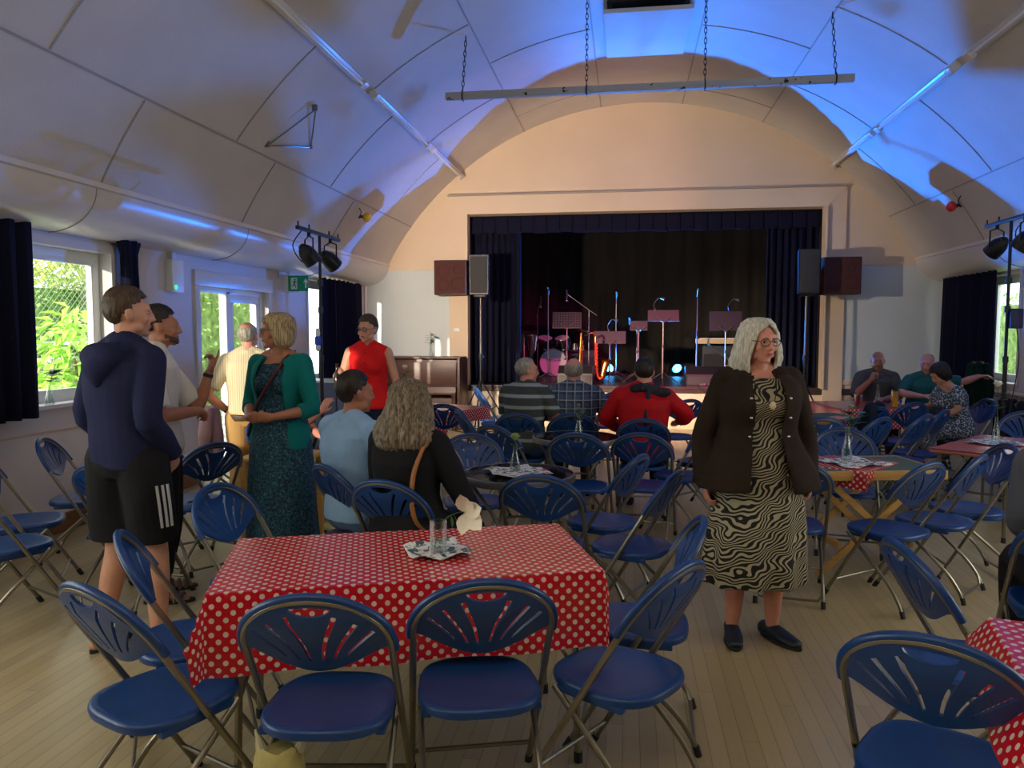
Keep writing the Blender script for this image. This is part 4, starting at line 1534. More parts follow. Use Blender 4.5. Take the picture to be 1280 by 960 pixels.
# stage lamps on wind-up stands in the hall
def lamp_stand(label, x, y, zt, labs, dz=0.0):
    t = thing('lighting_stand', label, 'stand', (x, y, 0), 0, 'lamp stands in the hall')
    MB().tube([(0, 0, 0.3), (0, 0, 1.35)], 0.020, 10).build('pole', M['black_metal'], t)
    MB().tube([(0, 0, 1.35), (0, 0, zt)], 0.015, 10).build('inner_pole', M['black_metal'], t)
    for z in (1.3, 1.78, 2.05):
        MB().tube([(0, 0, z), (0, 0, z + 0.06)], 0.027, 10).build('collar', M['black_plastic'], t)
    for k in range(3):
        a = 0.3 + 2 * pi * k / 3
        lg = MB().tube([(0.02 * cos(a), 0.02 * sin(a), 0.70), (0.48 * cos(a), 0.48 * sin(a), 0.012)], 0.011, 7).build('leg', M['black_metal'], t)
        MB().tube([(0.01 * cos(a), 0.01 * sin(a), 0.32), (0.25 * cos(a), 0.25 * sin(a), 0.36)], 0.008, 6).build('brace', M['black_metal'], lg)
    bar = MB().box((0, 0, zt), (0.035, 1.05, 0.035), bev=0.005).build('crossbar', M['black_metal'], t)
    for y_ in (-0.5, -0.25, 0.25, 0.5):
        MB().tube([(0, y_, zt), (0, y_, zt + 0.06)], 0.008, 6).build('bolt', M['black_metal'], bar)
    MB().tube(catmull([(0, -0.4, zt), (-0.12, -0.36, zt - 0.15), (-0.05, -0.3, zt - 0.30), (0, -0.26, zt - 0.2)], 5), 0.006, 6).build('cable', M['black_plastic'], t)
    for y_, lab, tg in labs:
        c = thing('par_lamp', lab, 'lamp', (x, y + y_, zt), 0, 'black stage lamps hung from the stand bars')
        d = Vector(tg).normalized()
        q = Vector((0, 0, 1)).rotation_difference(d)
        ctr = Vector((0, 0, -0.24))
        mm = MB()
        prof = [(0.02, -0.10), (0.05, -0.10), (0.078, -0.05), (0.085, 0.0), (0.085, 0.08), (0.075, 0.08), (0.072, 0.02)]
        nn = 18
        mm.rings([[ctr + q @ Vector((r_ * cos(2 * pi * k / nn), r_ * sin(2 * pi * k / nn), zz)) for k in range(nn)] for r_, zz in prof], cap=False)
        mm.ell(ctr + q @ Vector((0, 0, -0.09)), 0.045)
        mm.build('can', M['black_metal'], c)
        ly = MB()
        ly.rings([[ctr + q @ Vector((r_ * cos(2 * pi * k / nn), r_ * sin(2 * pi * k / nn), 0.02)) for k in range(nn)] for r_ in (0.001, 0.072)], cap=False)
        ly.build('lens', mat('lamp_lens', srgb(240, 225, 190), rough=0.2, emis=(1, 0.85, 0.55, 1), estr=1.5), c)
        yk = MB()
        ax = d.cross(Vector((0, 0, 1))).normalized() * 0.10
        yk.tube([ctr + ax, ctr + ax + Vector((0, 0, 0.16)), Vector((0, 0, -0.05)), ctr - ax + Vector((0, 0, 0.16)), ctr - ax], 0.008, 6)
        yk.tube([(0, 0, -0.06), (0, 0, 0.02)], 0.018, 8)
        yk.build('yoke', M['black_metal'], c)
LSX, LSY, LSZ = -3.02, 7.35, 2.56
RSX, RSY, RSZ = 3.60, 8.00, 2.66
lamp_stand('tall black lamp stand behind the teal cardigan, left of the stage', LSX, LSY, LSZ,
           [(-0.26, 'black stage lamp on the left stand, the one nearer the camera', (0.45, 0.45, -0.8)), (0.28, 'black stage lamp on the left stand, the one nearer the stage', (0.40, 0.65, -0.65))])
lamp_stand('tall black lamp stand beside the navy curtain at the right wall', RSX, RSY, RSZ,
           [(-0.26, 'black stage lamp on the right stand, the one nearer the camera', (-0.45, 0.45, -0.8)), (0.28, 'black stage lamp on the right stand, the one nearer the stage', (-0.40, 0.65, -0.65))])
t = thing('plug_coupler', 'blue and white cable plug taped to the left lamp stand', 'plug', (LSX - 0.02, LSY - 0.035, 1.40))
MB().lathe([(0.01, 0), (0.024, 0.02), (0.026, 0.05), (0.02, 0.06)], 12).build('grip', M['pvc'], t)
MB().lathe([(0.02, 0.06), (0.032, 0.07), (0.032, 0.13), (0.022, 0.15)], 12).build('socket', mat('plug_blue', srgb(20, 60, 190), rough=0.4), t)
MB().lathe([(0.018, 0.15), (0.024, 0.17), (0.02, 0.22), (0.008, 0.23)], 12).build('grip', M['pvc'], t)
t = thing('cable_box', 'dark blue box strapped to the right lamp stand', 'box', (RSX + 0.06, RSY - 0.02, 1.72))
MB().box((0, 0, 0), (0.11, 0.09, 0.19), bev=0.012).build('box', mat('navy_box', srgb(24, 26, 80), rough=0.5), t)
MB().tube(catmull([(0.02, 0, -0.09), (0.04, -0.02, -0.4), (0.0, 0, -0.8), (-0.04, 0, -1.1)], 6), 0.005, 6).build('cable', M['black_plastic'], t)

# ------------------------------------------------------------------ piano, cabinet by the curtain
t = thing('upright_piano', 'dark brown upright piano against the front wall', 'piano', (-3.36, 12.42, 0))
wd = mat('brown_piano_wood', srgb(82, 54, 46), rough=0.4, var=0.15, vscale=4, stretch=(1, 6, 6))
MB().box((0, 0.08, 0.60), (1.36, 0.50, 1.10), bev=0.01).build('case', wd, t)
MB().box((0, 0.05, 1.165), (1.42, 0.60, 0.03), bev=0.008).build('lid', wd, t)
for s in (-1, 1):
    MB().box((s * 0.70, -0.02, 0.58), (0.05, 0.68, 1.16), bev=0.01).build('side_panel', wd, t)
MB().box((0, -0.22, 0.92), (1.28, 0.025, 0.36), bev=0.01).build('music_panel', wd, t)
MB().prism([(-0.66, -0.38, 0.62), (-0.66, -0.36, 0.70), (-0.66, -0.17, 0.76), (-0.66, -0.17, 0.62)], (1.32, 0, 0)).build('fallboard', wd, t, smooth=False)
MB().box((0, -0.27, 0.60), (1.32, 0.22, 0.05), bev=0.008).build('key_bed', wd, t)
for s in (-1, 1):
    MB().lathe([(0.035, 0.0), (0.045, 0.1), (0.03, 0.15), (0.035, 0.5), (0.045, 0.58)], 12, c=(s * 0.62, -0.33, 0)).build('leg', wd, t)
MB().box((0, -0.19, 0.32), (1.24, 0.02, 0.44), bev=0.006).build('bottom_panel', wd, t)
vase('glass vase with green sprigs on top of the piano', -3.20, 12.42, 1.182, 'slim', 0.24)
rose('green leafy sprigs in the vase on top of the piano', -3.20, 12.42, 1.192, [(0, 0, 0), (0, 0, 0.15), (0.01, 0, 0.28), (0.0, 0, 0.38)], 0.012, col='green_bud', leaves=14, seed=21, lsize=0.09)
t = thing('low_cabinet', 'low grey-blue cabinet with papers on it below the black curtain', 'cabinet', (-3.72, 9.75, 0), 4)
gb = mat('grey_blue_cabinet', srgb(74, 82, 108), rough=0.5, var=0.1)
MB().box((0, 0, 0.48), (0.95, 0.5, 0.90), bev=0.01).build('body', gb, t)
MB().box((0, 0, 0.945), (1.0, 0.54, 0.03), bev=0.008).build('top', mat('pale_cabinet_top', srgb(170, 170, 176), rough=0.4), t)
for s in (-1, 1):
    dd = MB().box((s * 0.235, -0.256, 0.48), (0.45, 0.02, 0.82), bev=0.006).build('door', gb, t)
    MB().ell((s * 0.05, -0.275, 0.52), 0.012).build('knob', M['chrome'], dd)
t = thing('paper_stack', 'small stack of white papers on the grey-blue cabinet', 'papers', (-3.62, 9.66, 0.962), 15)
for i in range(4):
    MB().box((0.004 * i, 0.003 * i, 0.004 + i * 0.008), (0.30, 0.22, 0.007), rot=(0, 0, R(3 * i))).build('sheet', M['pvc'], t, smooth=False)
# ------------------------------------------------------------------ band gear on the stage
SZ = 0.69
def mic_stand(label, x, y, zt, boom=None, down=False):
    """pole on a tripod; boom = (dx, dz) from the pole top; microphone at the end"""
    t = thing('microphone_stand', label, 'stand', (x, y, SZ), random.uniform(0, 90), 'microphone stands on the stage')
    h = zt - SZ
    MB().tube([(0, 0, 0.12), (0, 0, h * 0.55)], 0.012, 8).build('pole', M['stand_metal'], t)
    MB().tube([(0, 0, h * 0.55), (0, 0, h)], 0.008, 8).build('inner_pole', M['stand_metal'], t)
    MB().tube([(0, 0, h * 0.53), (0, 0, h * 0.58)], 0.018, 8).build('collar', M['black_plastic'], t)
    for k in range(3):
        a = 2 * pi * k / 3
        MB().tube([(0.012 * cos(a), 0.012 * sin(a), 0.16), (0.30 * cos(a), 0.30 * sin(a), 0.012)], 0.008, 6).build('leg', M['stand_metal'], t)
    c, s_ = cos(-t.rotation_euler.z), sin(-t.rotation_euler.z)
    def W(dx, dy, z):
        return (dx * c - dy * s_, dx * s_ + dy * c, z)
    e = Vector((0, 0, h))
    if boom:
        e = Vector(W(boom[0], 0, h + boom[1]))
        b0 = Vector(W(-boom[0] * 0.35, 0, h - boom[1] * 0.35))
        MB().tube([b0, e], 0.007, 7).build('boom', M['stand_metal'], t)
    d = Vector(W(0, -0.7, 0.5)).normalized() if not down else Vector((0, 0, -1))
    m = MB()
    m.tube([e - d * 0.08, e + d * 0.10], [0.011, 0.017], 9)
    mic = m.build('microphone', M['black_plastic'], t)
    MB().ell(e + d * 0.125, 0.027, nu=12, nv=8).build('grille', M['chrome'], mic)
    return t
M['stand_metal'] = mat('stand_metal', srgb(120, 114, 110), rough=0.36, metal=0.8)
M['desk_metal'] = mat('music_desk_metal', srgb(54, 30, 44), rough=0.55)
mic_stand('straight microphone stand at the left of the stage, tallest beside the perforated music desk', -1.40, 13.9, 2.30)
mic_stand('microphone stand behind the drums with its microphone pointing down, far left of the stage', -1.72, 15.0, 1.95, (0.06, 0.25), True)
mic_stand('boom microphone stand reaching left over the saxophones', -0.70, 14.6, 2.0, (-0.42, 0.30), True)
mic_stand('straight microphone stand in the middle of the stage above the low dark music desk', -0.19, 14.4, 2.24)
mic_stand('short boom microphone stand aimed at the little blue-lit desk', 0.19, 14.2, 1.65, (-0.14, 0.12))
mic_stand('straight microphone stand before the keyboard, its microphone tilted', 1.22, 13.8, 2.25)

def music_stand(label, x, y, zb, w, h, perf=False, lamp=None):
    t = thing('music_stand', label, 'music stand', (x, y, SZ), 0, 'music stands on the stage')
    hb = zb - SZ
    MB().tube([(0, 0, 0.10), (0, 0, hb * 0.6)], 0.014, 8).build('pole', M['stand_metal'], t)
    MB().tube([(0, 0, hb * 0.6), (0, 0.0, hb + 0.03)], 0.010, 8).build('inner_pole', M['stand_metal'], t)
    MB().tube([(0, 0, hb * 0.58), (0, 0, hb * 0.63)], 0.020, 8).build('collar', M['black_plastic'], t)
    for k in range(3):
        a = 0.5 + 2 * pi * k / 3
        MB().tube([(0.012 * cos(a), 0.012 * sin(a), 0.20), (0.32 * cos(a), 0.32 * sin(a), 0.012)], 0.008, 6).build('leg', M['stand_metal'], t)
    m = MB()
    tl = 0.28
    def D(u, v, o=0.0):
        return (u, -0.03 + v * tl - o, hb + v + o * tl)
    if perf:
        nx, nz = 10, 6
        gx, gz = w / nx, h / nz
        for i in range(nx + 1):
            u = -w / 2 + i * gx
            m.prism([D(u - gx * 0.25, 0), D(u + gx * 0.25, 0), D(u + gx * 0.25, h), D(u - gx * 0.25, h)], (0, 0.004, 0))
        for j in range(nz + 1):
            v = j * gz
            m.prism([D(-w / 2 - gx * 0.25, v - gz * 0.25), D(w / 2 + gx * 0.25, v - gz * 0.25), D(w / 2 + gx * 0.25, v + gz * 0.25), D(-w / 2 - gx * 0.25, v + gz * 0.25)], (0, 0.004, 0))
    else:
        m.prism([D(-w / 2, 0), D(w / 2, 0), D(w / 2, h), D(-w / 2, h)], (0, 0.004, 0))
    d = m.build('desk', M['desk_metal'], t, smooth=False)
    sh = MB()
    sh.prism([D(-w / 2, 0), D(w / 2, 0), (w / 2, 0.06, hb), (-w / 2, 0.06, hb)], (0, 0, 0.006))
    sh.build('ledge', M['desk_metal'], d, smooth=False)
    for s in (-1, 1):
        MB().tube([(0, -0.03, hb - 0.02), (s * 0.11, -0.045, hb + 0.07)], 0.009, 6).build('arm', M['stand_metal'], t)
    if lamp:
        e = Vector(D(lamp, h))
        lm = MB().tube(catmull([e, e + Vector((-0.02, -0.02, 0.10)), e + Vector((0.05, -0.05, 0.20)), e + Vector((0.10, -0.08, 0.20))], 5), 0.006, 6).build('reading_lamp', M['stand_metal'], t)
        MB().box(e + Vector((0, 0, 0.0)), (0.03, 0.03, 0.05), bev=0.004).build('clip', M['black_plastic'], lm)
        MB().tube([e + Vector((0.09, -0.078, 0.20)), e + Vector((0.15, -0.11, 0.185))], [0.012, 0.022], 8).build('lamp_head', M['stand_metal'], lm)
    return t
music_stand('perforated music stand at the left of the stage above the first wedge monitor', -1.03, 13.5, 1.66, 0.48, 0.26, True)
music_stand('low dark music stand in the middle of the stage beside the saxophones', -0.29, 13.7, 1.38, 0.56, 0.22, False, -0.02)
music_stand('small blue-lit music stand right of the stage middle', 0.21, 13.6, 1.61, 0.30, 0.17)
music_stand('wide pink-lit music stand between the two blue lamps', 0.62, 13.4, 1.77, 0.52, 0.19, False, -0.14)
music_stand('pink-lit music stand at the right of the stage before the keyboard', 1.68, 13.6, 1.61, 0.54, 0.33, False, 0.06)

def wedge(label, x, y, w):
    t = thing('wedge_monitor', label, 'loudspeaker', (x, y, SZ), 0, 'black wedge monitors on the stage edge')
    m = MB().prism([(-w / 2, 0.20, 0), (-w / 2, -0.20, 0), (-w / 2, -0.16, 0.20), (-w / 2, 0.10, 0.32), (-w / 2, 0.20, 0.32)], (w, 0, 0))
    m.build('cabinet', M['black_plastic'], t, smooth=False)
    MB().box((0, -0.20, 0.10), (w - 0.04, 0.012, 0.15), rot=(R(-11), 0, 0), bev=0.005).build('back_plate', mat('dark_wedge_panel', (0.022, 0.021, 0.020, 1), rough=0.6), t)
    c = MB()
    c.disc((0, -0.196, 0.115), (0, 1, 0.2), 0.045, 0.025)
    c.build('handle_cup', M['rubber'], t)
    for dx in (-0.16, -0.02, 0.13):
        MB().box((dx, -0.214, 0.035), (0.09, 0.012, 0.04), bev=0.004).build('connector', M['stand_metal'], t)
wedge('black wedge monitor at the left of the stage edge, in front of the saxophones', -0.85, 13.1, 0.58)
wedge('black wedge monitor at the right of the stage edge, in front of the keyboard', 1.40, 13.1, 0.84)

# saxophones
def sax(label, x, y, z0, rz, s, m_):
    t = thing('saxophone', label, 'saxophone', (x, y, z0), rz, 'saxophones on the stage')
    body = catmull([(0, 0, 0.72 * s), (0.01, 0, 0.5 * s), (0.02, 0, 0.25 * s), (0.03, 0, 0.10 * s), (0.07, 0, 0.03 * s), (0.13, 0, 0.06 * s), (0.16, 0, 0.16 * s), (0.20, 0, 0.30 * s), (0.22, 0, 0.36 * s)], 5)
    n = len(body)
    rad = []
    for i in range(n):
        q = i / (n - 1)
        rad.append((0.018 + 0.052 * q + (0.050 * max(0, (q - 0.86) / 0.14) ** 2)) * s)
    MB().tube(body, rad, 14, cap=False).build('body', m_, t)
    nk = MB().tube(catmull([(0, 0, 0.72 * s), (0, 0, 0.77 * s), (-0.05 * s, 0, 0.82 * s), (-0.13 * s, 0, 0.80 * s)], 5), 0.017 * s, 9).build('neck', m_, t)
    MB().tube([(-0.12 * s, 0, 0.80 * s), (-0.19 * s, 0, 0.775 * s)], [0.014 * s, 0.008 * s], 8).build('mouthpiece', M['black_plastic'], nk)
    for i in range(9):
        z = (0.14 + 0.06 * i) * s
        MB().disc((0.028 - 0.03 * (z / s / 0.72), -0.03 * s, z), (0, 1, 0), 0.026 * s, 0.03, 12).build('key', m_, t)
    MB().tube([(-0.015, -0.028 * s, 0.1 * s), (-0.02, -0.028 * s, 0.66 * s)], 0.005, 6).build('key_rod', m_, t)
    return t
brass = mat('gold_brass', srgb(226, 150, 70), rough=0.22, metal=1.0)
sax('gold saxophone standing upright beside the first wedge monitor', -0.53, 13.35, SZ + 0.06, 25, 1.0, brass)
sax('pink-lit saxophone leaning left behind the first wedge monitor', -0.80, 13.75, SZ + 0.06, 150, 1.05, brass)
for lab, x, y in (('black stand under the gold saxophone', -0.50, 13.36), ('black stand under the pink-lit saxophone', -0.84, 13.78)):
    t = thing('saxophone_stand', lab, 'stand', (x, y, SZ), 0, 'saxophone stands')
    for k in range(3):
        a = 1.0 + 2 * pi * k / 3
        MB().tube([(0, 0, 0.10), (0.2 * cos(a), 0.2 * sin(a), 0.010)], 0.009, 6).build('leg', M['black_metal'], t)
    MB().tube([(0, 0, 0.06), (0, 0.10, 0.40)], 0.009, 6).build('post', M['black_metal'], t)
    MB().tube([(-0.07, -0.02, 0.06), (0, 0.0, 0.04), (0.07, -0.02, 0.06)], 0.008, 6).build('cradle', M['black_metal'], t)

# drum kit
t = thing('drum_kit', 'drum kit with chrome hardware at the far left of the stage', 'drums', (-1.55, 15.6, SZ))
shell = mat('dark_drum_shell', (0.05, 0.02, 0.02, 1), rough=0.25, coat=0.5)
skinm = mat('drum_skin', srgb(226, 220, 206), rough=0.4)
def drum(name, c, ax, r, h):
    c = Vector(c)
    ax = Vector(ax).normalized()
    o = MB().disc(c, ax, r, h, 28).build(name, shell, t)
    for s in (-1, 1):
        MB().disc(c + ax * (s * (h / 2 + 0.002)), ax, r * 0.96, 0.006, 28).build('drumhead', skinm, o)
        q = Vector((0, 0, 1)).rotation_difference(ax)
        MB().tube([c + ax * (s * h / 2) + q @ Vector((r * 1.01 * cos(a), r * 1.01 * sin(a), 0)) for a in [2 * pi * k / 28 for k in range(28)]], 0.009, 6, closed=True).build('hoop', M['chrome'], o)
    q = Vector((0, 0, 1)).rotation_difference(ax)
    for k in range(8):
        a = 2 * pi * k / 8
        p = q @ Vector((r * 1.03 * cos(a), r * 1.03 * sin(a), 0))
        MB().tube([c + p - ax * (h * 0.48), c + p + ax * (h * 0.48)], 0.007, 6).build('lug', M['chrome'], o)
    return o
bd = drum('bass_drum', (0.10, 0, 0.28), (0, 1, 0), 0.28, 0.36)
drum('tom', (-0.08, -0.06, 0.68), (0.1, -0.35, 1), 0.15, 0.2)
drum('tom', (0.28, -0.06, 0.68), (-0.1, -0.35, 1), 0.15, 0.2)
drum('floor_tom', (-0.42, 0.1, 0.42), (0, 0, 1), 0.20, 0.36)
drum('snare_drum', (0.52, 0.22, 0.58), (0, 0.1, 1), 0.17, 0.13)
cy = mat('bronze_cymbal', srgb(190, 140, 70), rough=0.25, metal=1.0)
for x, y, z, r_, tl in ((-0.55, 0.1, 0.98, 0.23, 12), (0.65, 0.0, 0.92, 0.18, -8), (0.25, 0.25, 1.1, 0.22, 5)):
    o = MB().lathe([(0.001, 0.02), (0.03, 0.018), (0.05, 0.006), (r_, -0.008), (r_, -0.010), (0.05, 0.003), (0.001, 0.01)], 28, cap=False).build('cymbal', cy, t)
    o.location = (x, y, z)
    o.rotation_euler = (R(tl), R(tl), 0)
    MB().tube([(x, y, 0.1), (x, y, z + 0.04)], 0.011, 7).build('cymbal_stand', M['chrome'], t)
    for k in range(3):
        a = 2 * pi * k / 3 + x
        MB().tube([(x, y, 0.2), (x + 0.2 * cos(a), y + 0.2 * sin(a), 0.010)], 0.009, 6).build('stand_leg', M['chrome'], t)
for x, z in ((0.0, 0.0), (0.2, 0.0)):
    MB().tube([(x, 0, 0.55), (x, -0.02, 0.66)], 0.012, 7).build('tom_arm', M['chrome'], t)
bpy_txt = bpy.data.curves.new('drum_lettering', 'FONT')
bpy_txt.body = 'YAMAHA'
bpy_txt.size = 0.075
bpy_txt.align_x = 'CENTER'
bpy_txt.extrude = 0.001
o = bpy.data.objects.new('lettering', bpy_txt)
COL.objects.link(o)
dg = bpy.context.evaluated_depsgraph_get()
dg.update()
lm = bpy.data.meshes.new_from_object(o.evaluated_get(dg))
bpy.data.objects.remove(o)
lm.materials.append(M['black_plastic'])
o = link('lettering', lm, bd)
o.location = (0.10, -0.189, 0.30)
o.rotation_euler = (R(90), 0, 0)
# conga pair at the far left
t = thing('conga_pair', 'pair of small drums with bright chrome rims at the left edge of the stage', 'drums', (-1.84, 13.9, SZ))
for x in (-0.11, 0.13):
    o = MB().lathe([(0.055, 0.52), (0.075, 0.60), (0.095, 0.72), (0.10, 0.80), (0.10, 0.83)], 18, c=(x, 0, 0)).build('shell', shell, t)
    MB().tube([(x + 0.103 * cos(a), 0.103 * sin(a), 0.835) for a in [2 * pi * k / 24 for k in range(24)]], 0.010, 6, closed=True).build('rim', M['chrome'], o)
    for k in range(6):
        a = 2 * pi * k / 6
        MB().tube([(x + 0.108 * cos(a), 0.108 * sin(a), 0.83), (x + 0.075 * cos(a), 0.075 * sin(a), 0.56)], 0.008, 6).build('tension_rod', M['chrome'], o)
MB().tube([(0, 0, 0.12), (0, 0, 0.80)], 0.014, 8).build('pole', M['stand_metal'], t)
for k in range(3):
    a = 0.5 + 2 * pi * k / 3
    MB().tube([(0, 0, 0.26), (0.42 * cos(a), 0.42 * sin(a), 0.012)], 0.010, 6).build('leg', M['stand_metal'], t)

# keyboard on a crossed stand
t = thing('keyboard', 'electric keyboard lying on a crossed stand at the right of the stage', 'keyboard', (1.90, 14.3, 1.375), -2)
MB().box((0, 0, 0.045), (1.30, 0.32, 0.09), bev=0.012).build('case', mat('keyboard_case', srgb(176, 150, 118), rough=0.4), t)
MB().box((0, -0.06, 0.094), (1.18, 0.16, 0.012)).build('white_keys', M['pvc'], t)
m = MB()
for i in range(36):
    if i % 7 not in (2, 6):
        m = MB().box((-0.57 + 1.14 * (i + 0.9) / 36, -0.03, 0.104), (0.014, 0.09, 0.012))
        m.build('black_key', M['black_plastic'], t, smooth=False)
t = thing('keyboard_stand', 'crossed metal stand under the keyboard', 'stand', (1.90, 14.3, SZ), -2)
for yy in (-0.13, 0.13):
    MB().tube([(-0.42, yy, 0.66), (0.42, yy, 0.03)], 0.016, 8).build('cross_bar', M['stand_metal'], t)
    MB().tube([(0.42, yy, 0.66), (-0.42, yy, 0.03)], 0.016, 8).build('cross_bar', M['stand_metal'], t)
for sx in (-1, 1):
    MB().tube([(sx * 0.42, -0.20, 0.668), (sx * 0.42, 0.20, 0.668)], 0.016, 8).build('support', M['stand_metal'], t)
    MB().tube([(sx * 0.42, -0.22, 0.018), (sx * 0.42, 0.22, 0.018)], 0.016, 8).build('foot_bar', M['stand_metal'], t)
# amplifier cases at the back
for lab, x, y, w, h in (('black amplifier case at the back of the stage, right of the blue lamps', 1.95, 16.2, 0.85, 0.60), ('black amplifier case at the back of the stage behind the saxophones', -0.9, 16.3, 0.6, 0.5)):
    t = thing('amplifier', lab, 'amplifier', (x, y, SZ))
    MB().box((0, 0, h / 2 + 0.015), (w, 0.4, h), bev=0.02).build('case', mat('amp_vinyl', (0.03, 0.032, 0.045, 1), rough=0.6), t)
    MB().box((0, -0.203, h * 0.42), (w - 0.06, 0.01, h * 0.66)).build('grille', mat('amp_cloth', (0.02, 0.02, 0.025, 1), rough=0.8), t)
    MB().box((0, 0.0, 0.008), (w - 0.1, 0.3, 0.016)).build('foot', M['rubber'], t)

# the two blue floor lamps, aimed out over the hall
def blue_lamp(label, x, y, z, tgt, pw):
    t = thing('stage_lamp', label, 'lamp', (x, y, SZ), 0, 'blue lamps on the stage floor')
    d = (Vector(tgt) - Vector((x, y, z))).normalized()
    q = Vector((0, 0, 1)).rotation_difference(d)
    ctr = Vector((0, 0, z - SZ))
    nn = 20
    m = MB().rings([[ctr + q @ Vector((r_ * cos(2 * pi * k / nn), r_ * sin(2 * pi * k / nn), zz)) for k in range(nn)] for r_, zz in ((0.02, -0.16), (0.07, -0.15), (0.095, -0.08), (0.10, 0.0), (0.094, 0.0))], cap=False)
    m.build('can', M['black_metal'], t)
    m = MB().rings([[ctr + q @ Vector((r_ * cos(2 * pi * k / nn), r_ * sin(2 * pi * k / nn), 0.55 * math.sqrt(max(0, 0.0092 - r_ * r_)))) for k in range(nn)] for r_ in (0.001, 0.03, 0.055, 0.075, 0.09, 0.0955)], cap=False)
    m.build('lens', mat('blue_lens', (0.1, 0.3, 1, 1), emis=(0.05, 0.42, 1.0, 1), estr=14), t)
    m = MB().tube([(-0.12, 0, 0.012), (-0.12, 0, z - SZ), (0.12, 0, z - SZ), (0.12, 0, 0.012)][0:2], 0.010, 6)
    m.build('bracket', M['black_metal'], t)
    MB().tube([(0.12, 0, 0.012), (0.12, 0, z - SZ)], 0.010, 6).build('bracket', M['black_metal'], t)
    MB().tube([(-0.12, 0, 0.012), (0, 0.1, 0.012), (0.12, 0, 0.012)], 0.010, 6).build('foot', M['black_metal'], t)
    light('blue_beam', 'SPOT', Vector((x, y, z)) + d * 0.09, BLUE_W * pw, (0.005, 0.20, 1.0), target=Vector((x, y, z)) + (Vector(tgt) - Vector((x, y, z))), spot_size=R(66), spot_blend=0.6, shadow_soft_size=0.05)
BLUE_W = 2500
blue_lamp('bright blue stage lamp on the floor near the saxophones, left of the two', -0.35, 16.0, 0.84, (3.1, 9.6, 5.5), 2.0)
blue_lamp('bright blue stage lamp on the floor near the stage middle, right of the two', 1.03, 16.0, 0.84, (-2.7, 9.6, 5.4), 0.85)
# beams of the stand lamps
def beam(x, y, z, d, energy, col, size, blend=0.5):
    d = Vector(d).normalized()
    p = Vector((x, y, z - 0.24)) + d * 0.17
    light('lamp_beam', 'SPOT', p, energy, col, target=p + d, spot_size=R(size), spot_blend=blend, shadow_soft_size=0.06)
beam(LSX, LSY - 0.22, LSZ, (3.3, 5.6, -1.75), 2600, (1.0, 0.78, 0.52), 40, 0.9)
beam(LSX, LSY + 0.24, LSZ, (2.2, 5.4, -0.3), 760, (1.0, 0.80, 0.62), 84)
beam(RSX, RSY - 0.24, RSZ, (-5.6, 4.8, 1.7), 200, (1.0, 0.42, 0.42), 52)
beam(RSX, RSY + 0.24, RSZ, (-3.6, 5.4, -1.3), 1500, (1.0, 0.04, 0.34), 27, 0.8)
# cables hanging at the stage edge
for lab, pts in (('dark cable looping down the left side of the stage front', [(-2.75, 12.68, 0.75), (-2.95, 12.6, 0.55), (-2.9, 12.5, 0.25), (-2.6, 12.4, 0.02), (-2.3, 12.3, 0.012)]),
                 ('thin cable sagging along the stage front below the keyboard', [(1.15, 12.74, 0.70), (1.3, 12.72, 0.62), (1.6, 12.72, 0.62), (1.75, 12.74, 0.70)]),
                 ('dark cable lying on the floor before the left loudspeaker stand', [(-2.9, 12.2, 0.012), (-2.5, 11.8, 0.012), (-2.1, 12.0, 0.012), (-1.9, 12.5, 0.03), (-1.85, 12.73, 0.3), (-1.85, 12.74, 0.70)])):
    o = MB().tube(catmull(pts, 8), 0.008, 6).build('cable', M['rubber'])
    tag(o, lab, 'cable')
# ------------------------------------------------------------------ garden outside the windows
def leaf_mat(name, col, var=0.3):
    mm = mat(name, col, rough=0.5, var=var, vscale=3.0)
    b = mm.node_tree.nodes['Principled BSDF']
    b.inputs['Subsurface Weight'].default_value = 0.0
    return mm
LM = {'bright': leaf_mat('bright_leaves', srgb(176, 224, 96)), 'mid': leaf_mat('mid_leaves', srgb(200, 230, 140)), 'yellow': leaf_mat('yellow_green_leaves', srgb(220, 226, 140)), 'pale': leaf_mat('pale_leaves', srgb(206, 226, 160))}
bark = mat('bark', srgb(96, 78, 58), rough=0.9, var=0.2)
def foliage(m, c, r, n, l, w, rs, flat=0.5):
    for _ in range(n):
        while True:
            p = Vector((rs.uniform(-1, 1), rs.uniform(-1, 1), rs.uniform(-1, 1)))
            if 0.35 < p.length < 1:
                break
        q = Vector((c[0] + p.x * r[0], c[1] + p.y * r[1], max(0.02, c[2] + p.z * r[2])))
        d = Vector((p.x + rs.uniform(-0.6, 0.6), p.y + rs.uniform(-0.6, 0.6), rs.uniform(-0.9, 0.4))).normalized()
        s = d.cross(Vector((rs.uniform(-0.4, 0.4), rs.uniform(-0.4, 0.4), 1))).normalized()
        k = l * rs.uniform(0.7, 1.3)
        ww = w * rs.uniform(0.7, 1.2)
        nn = s.cross(d) * (0.12 * k)
        m.add([q, q + d * (k * 0.4) - s * ww + nn, q + d * k - nn, q + d * (k * 0.4) + s * ww + nn], [(0, 1, 2), (0, 2, 3)])
def shrub(label, x, y, parts, n, l, w, mt, seed, stems=4, cat='shrub', nm='garden_shrub'):
    rs = random.Random(seed)
    t = thing(nm, label, cat, (x, y, -0.1), 0)
    m = MB()
    for c, r in parts:
        foliage(m, c, r, n, l, w, rs)
    m.build('foliage', mt, t, smooth=False)
    for k in range(stems):
        a = 2 * pi * k / stems + 0.4
        z = parts[0][0][2]
        MB().tube(catmull([(0.05 * cos(a), 0.05 * sin(a), 0.0), (0.12 * cos(a), 0.12 * sin(a), z * 0.5), (parts[0][0][0] + 0.25 * cos(a), parts[0][0][1] + 0.25 * sin(a), z * 1.05)], 4), [0.02] * 8 + [0.012], 6).build('stem', bark, t)
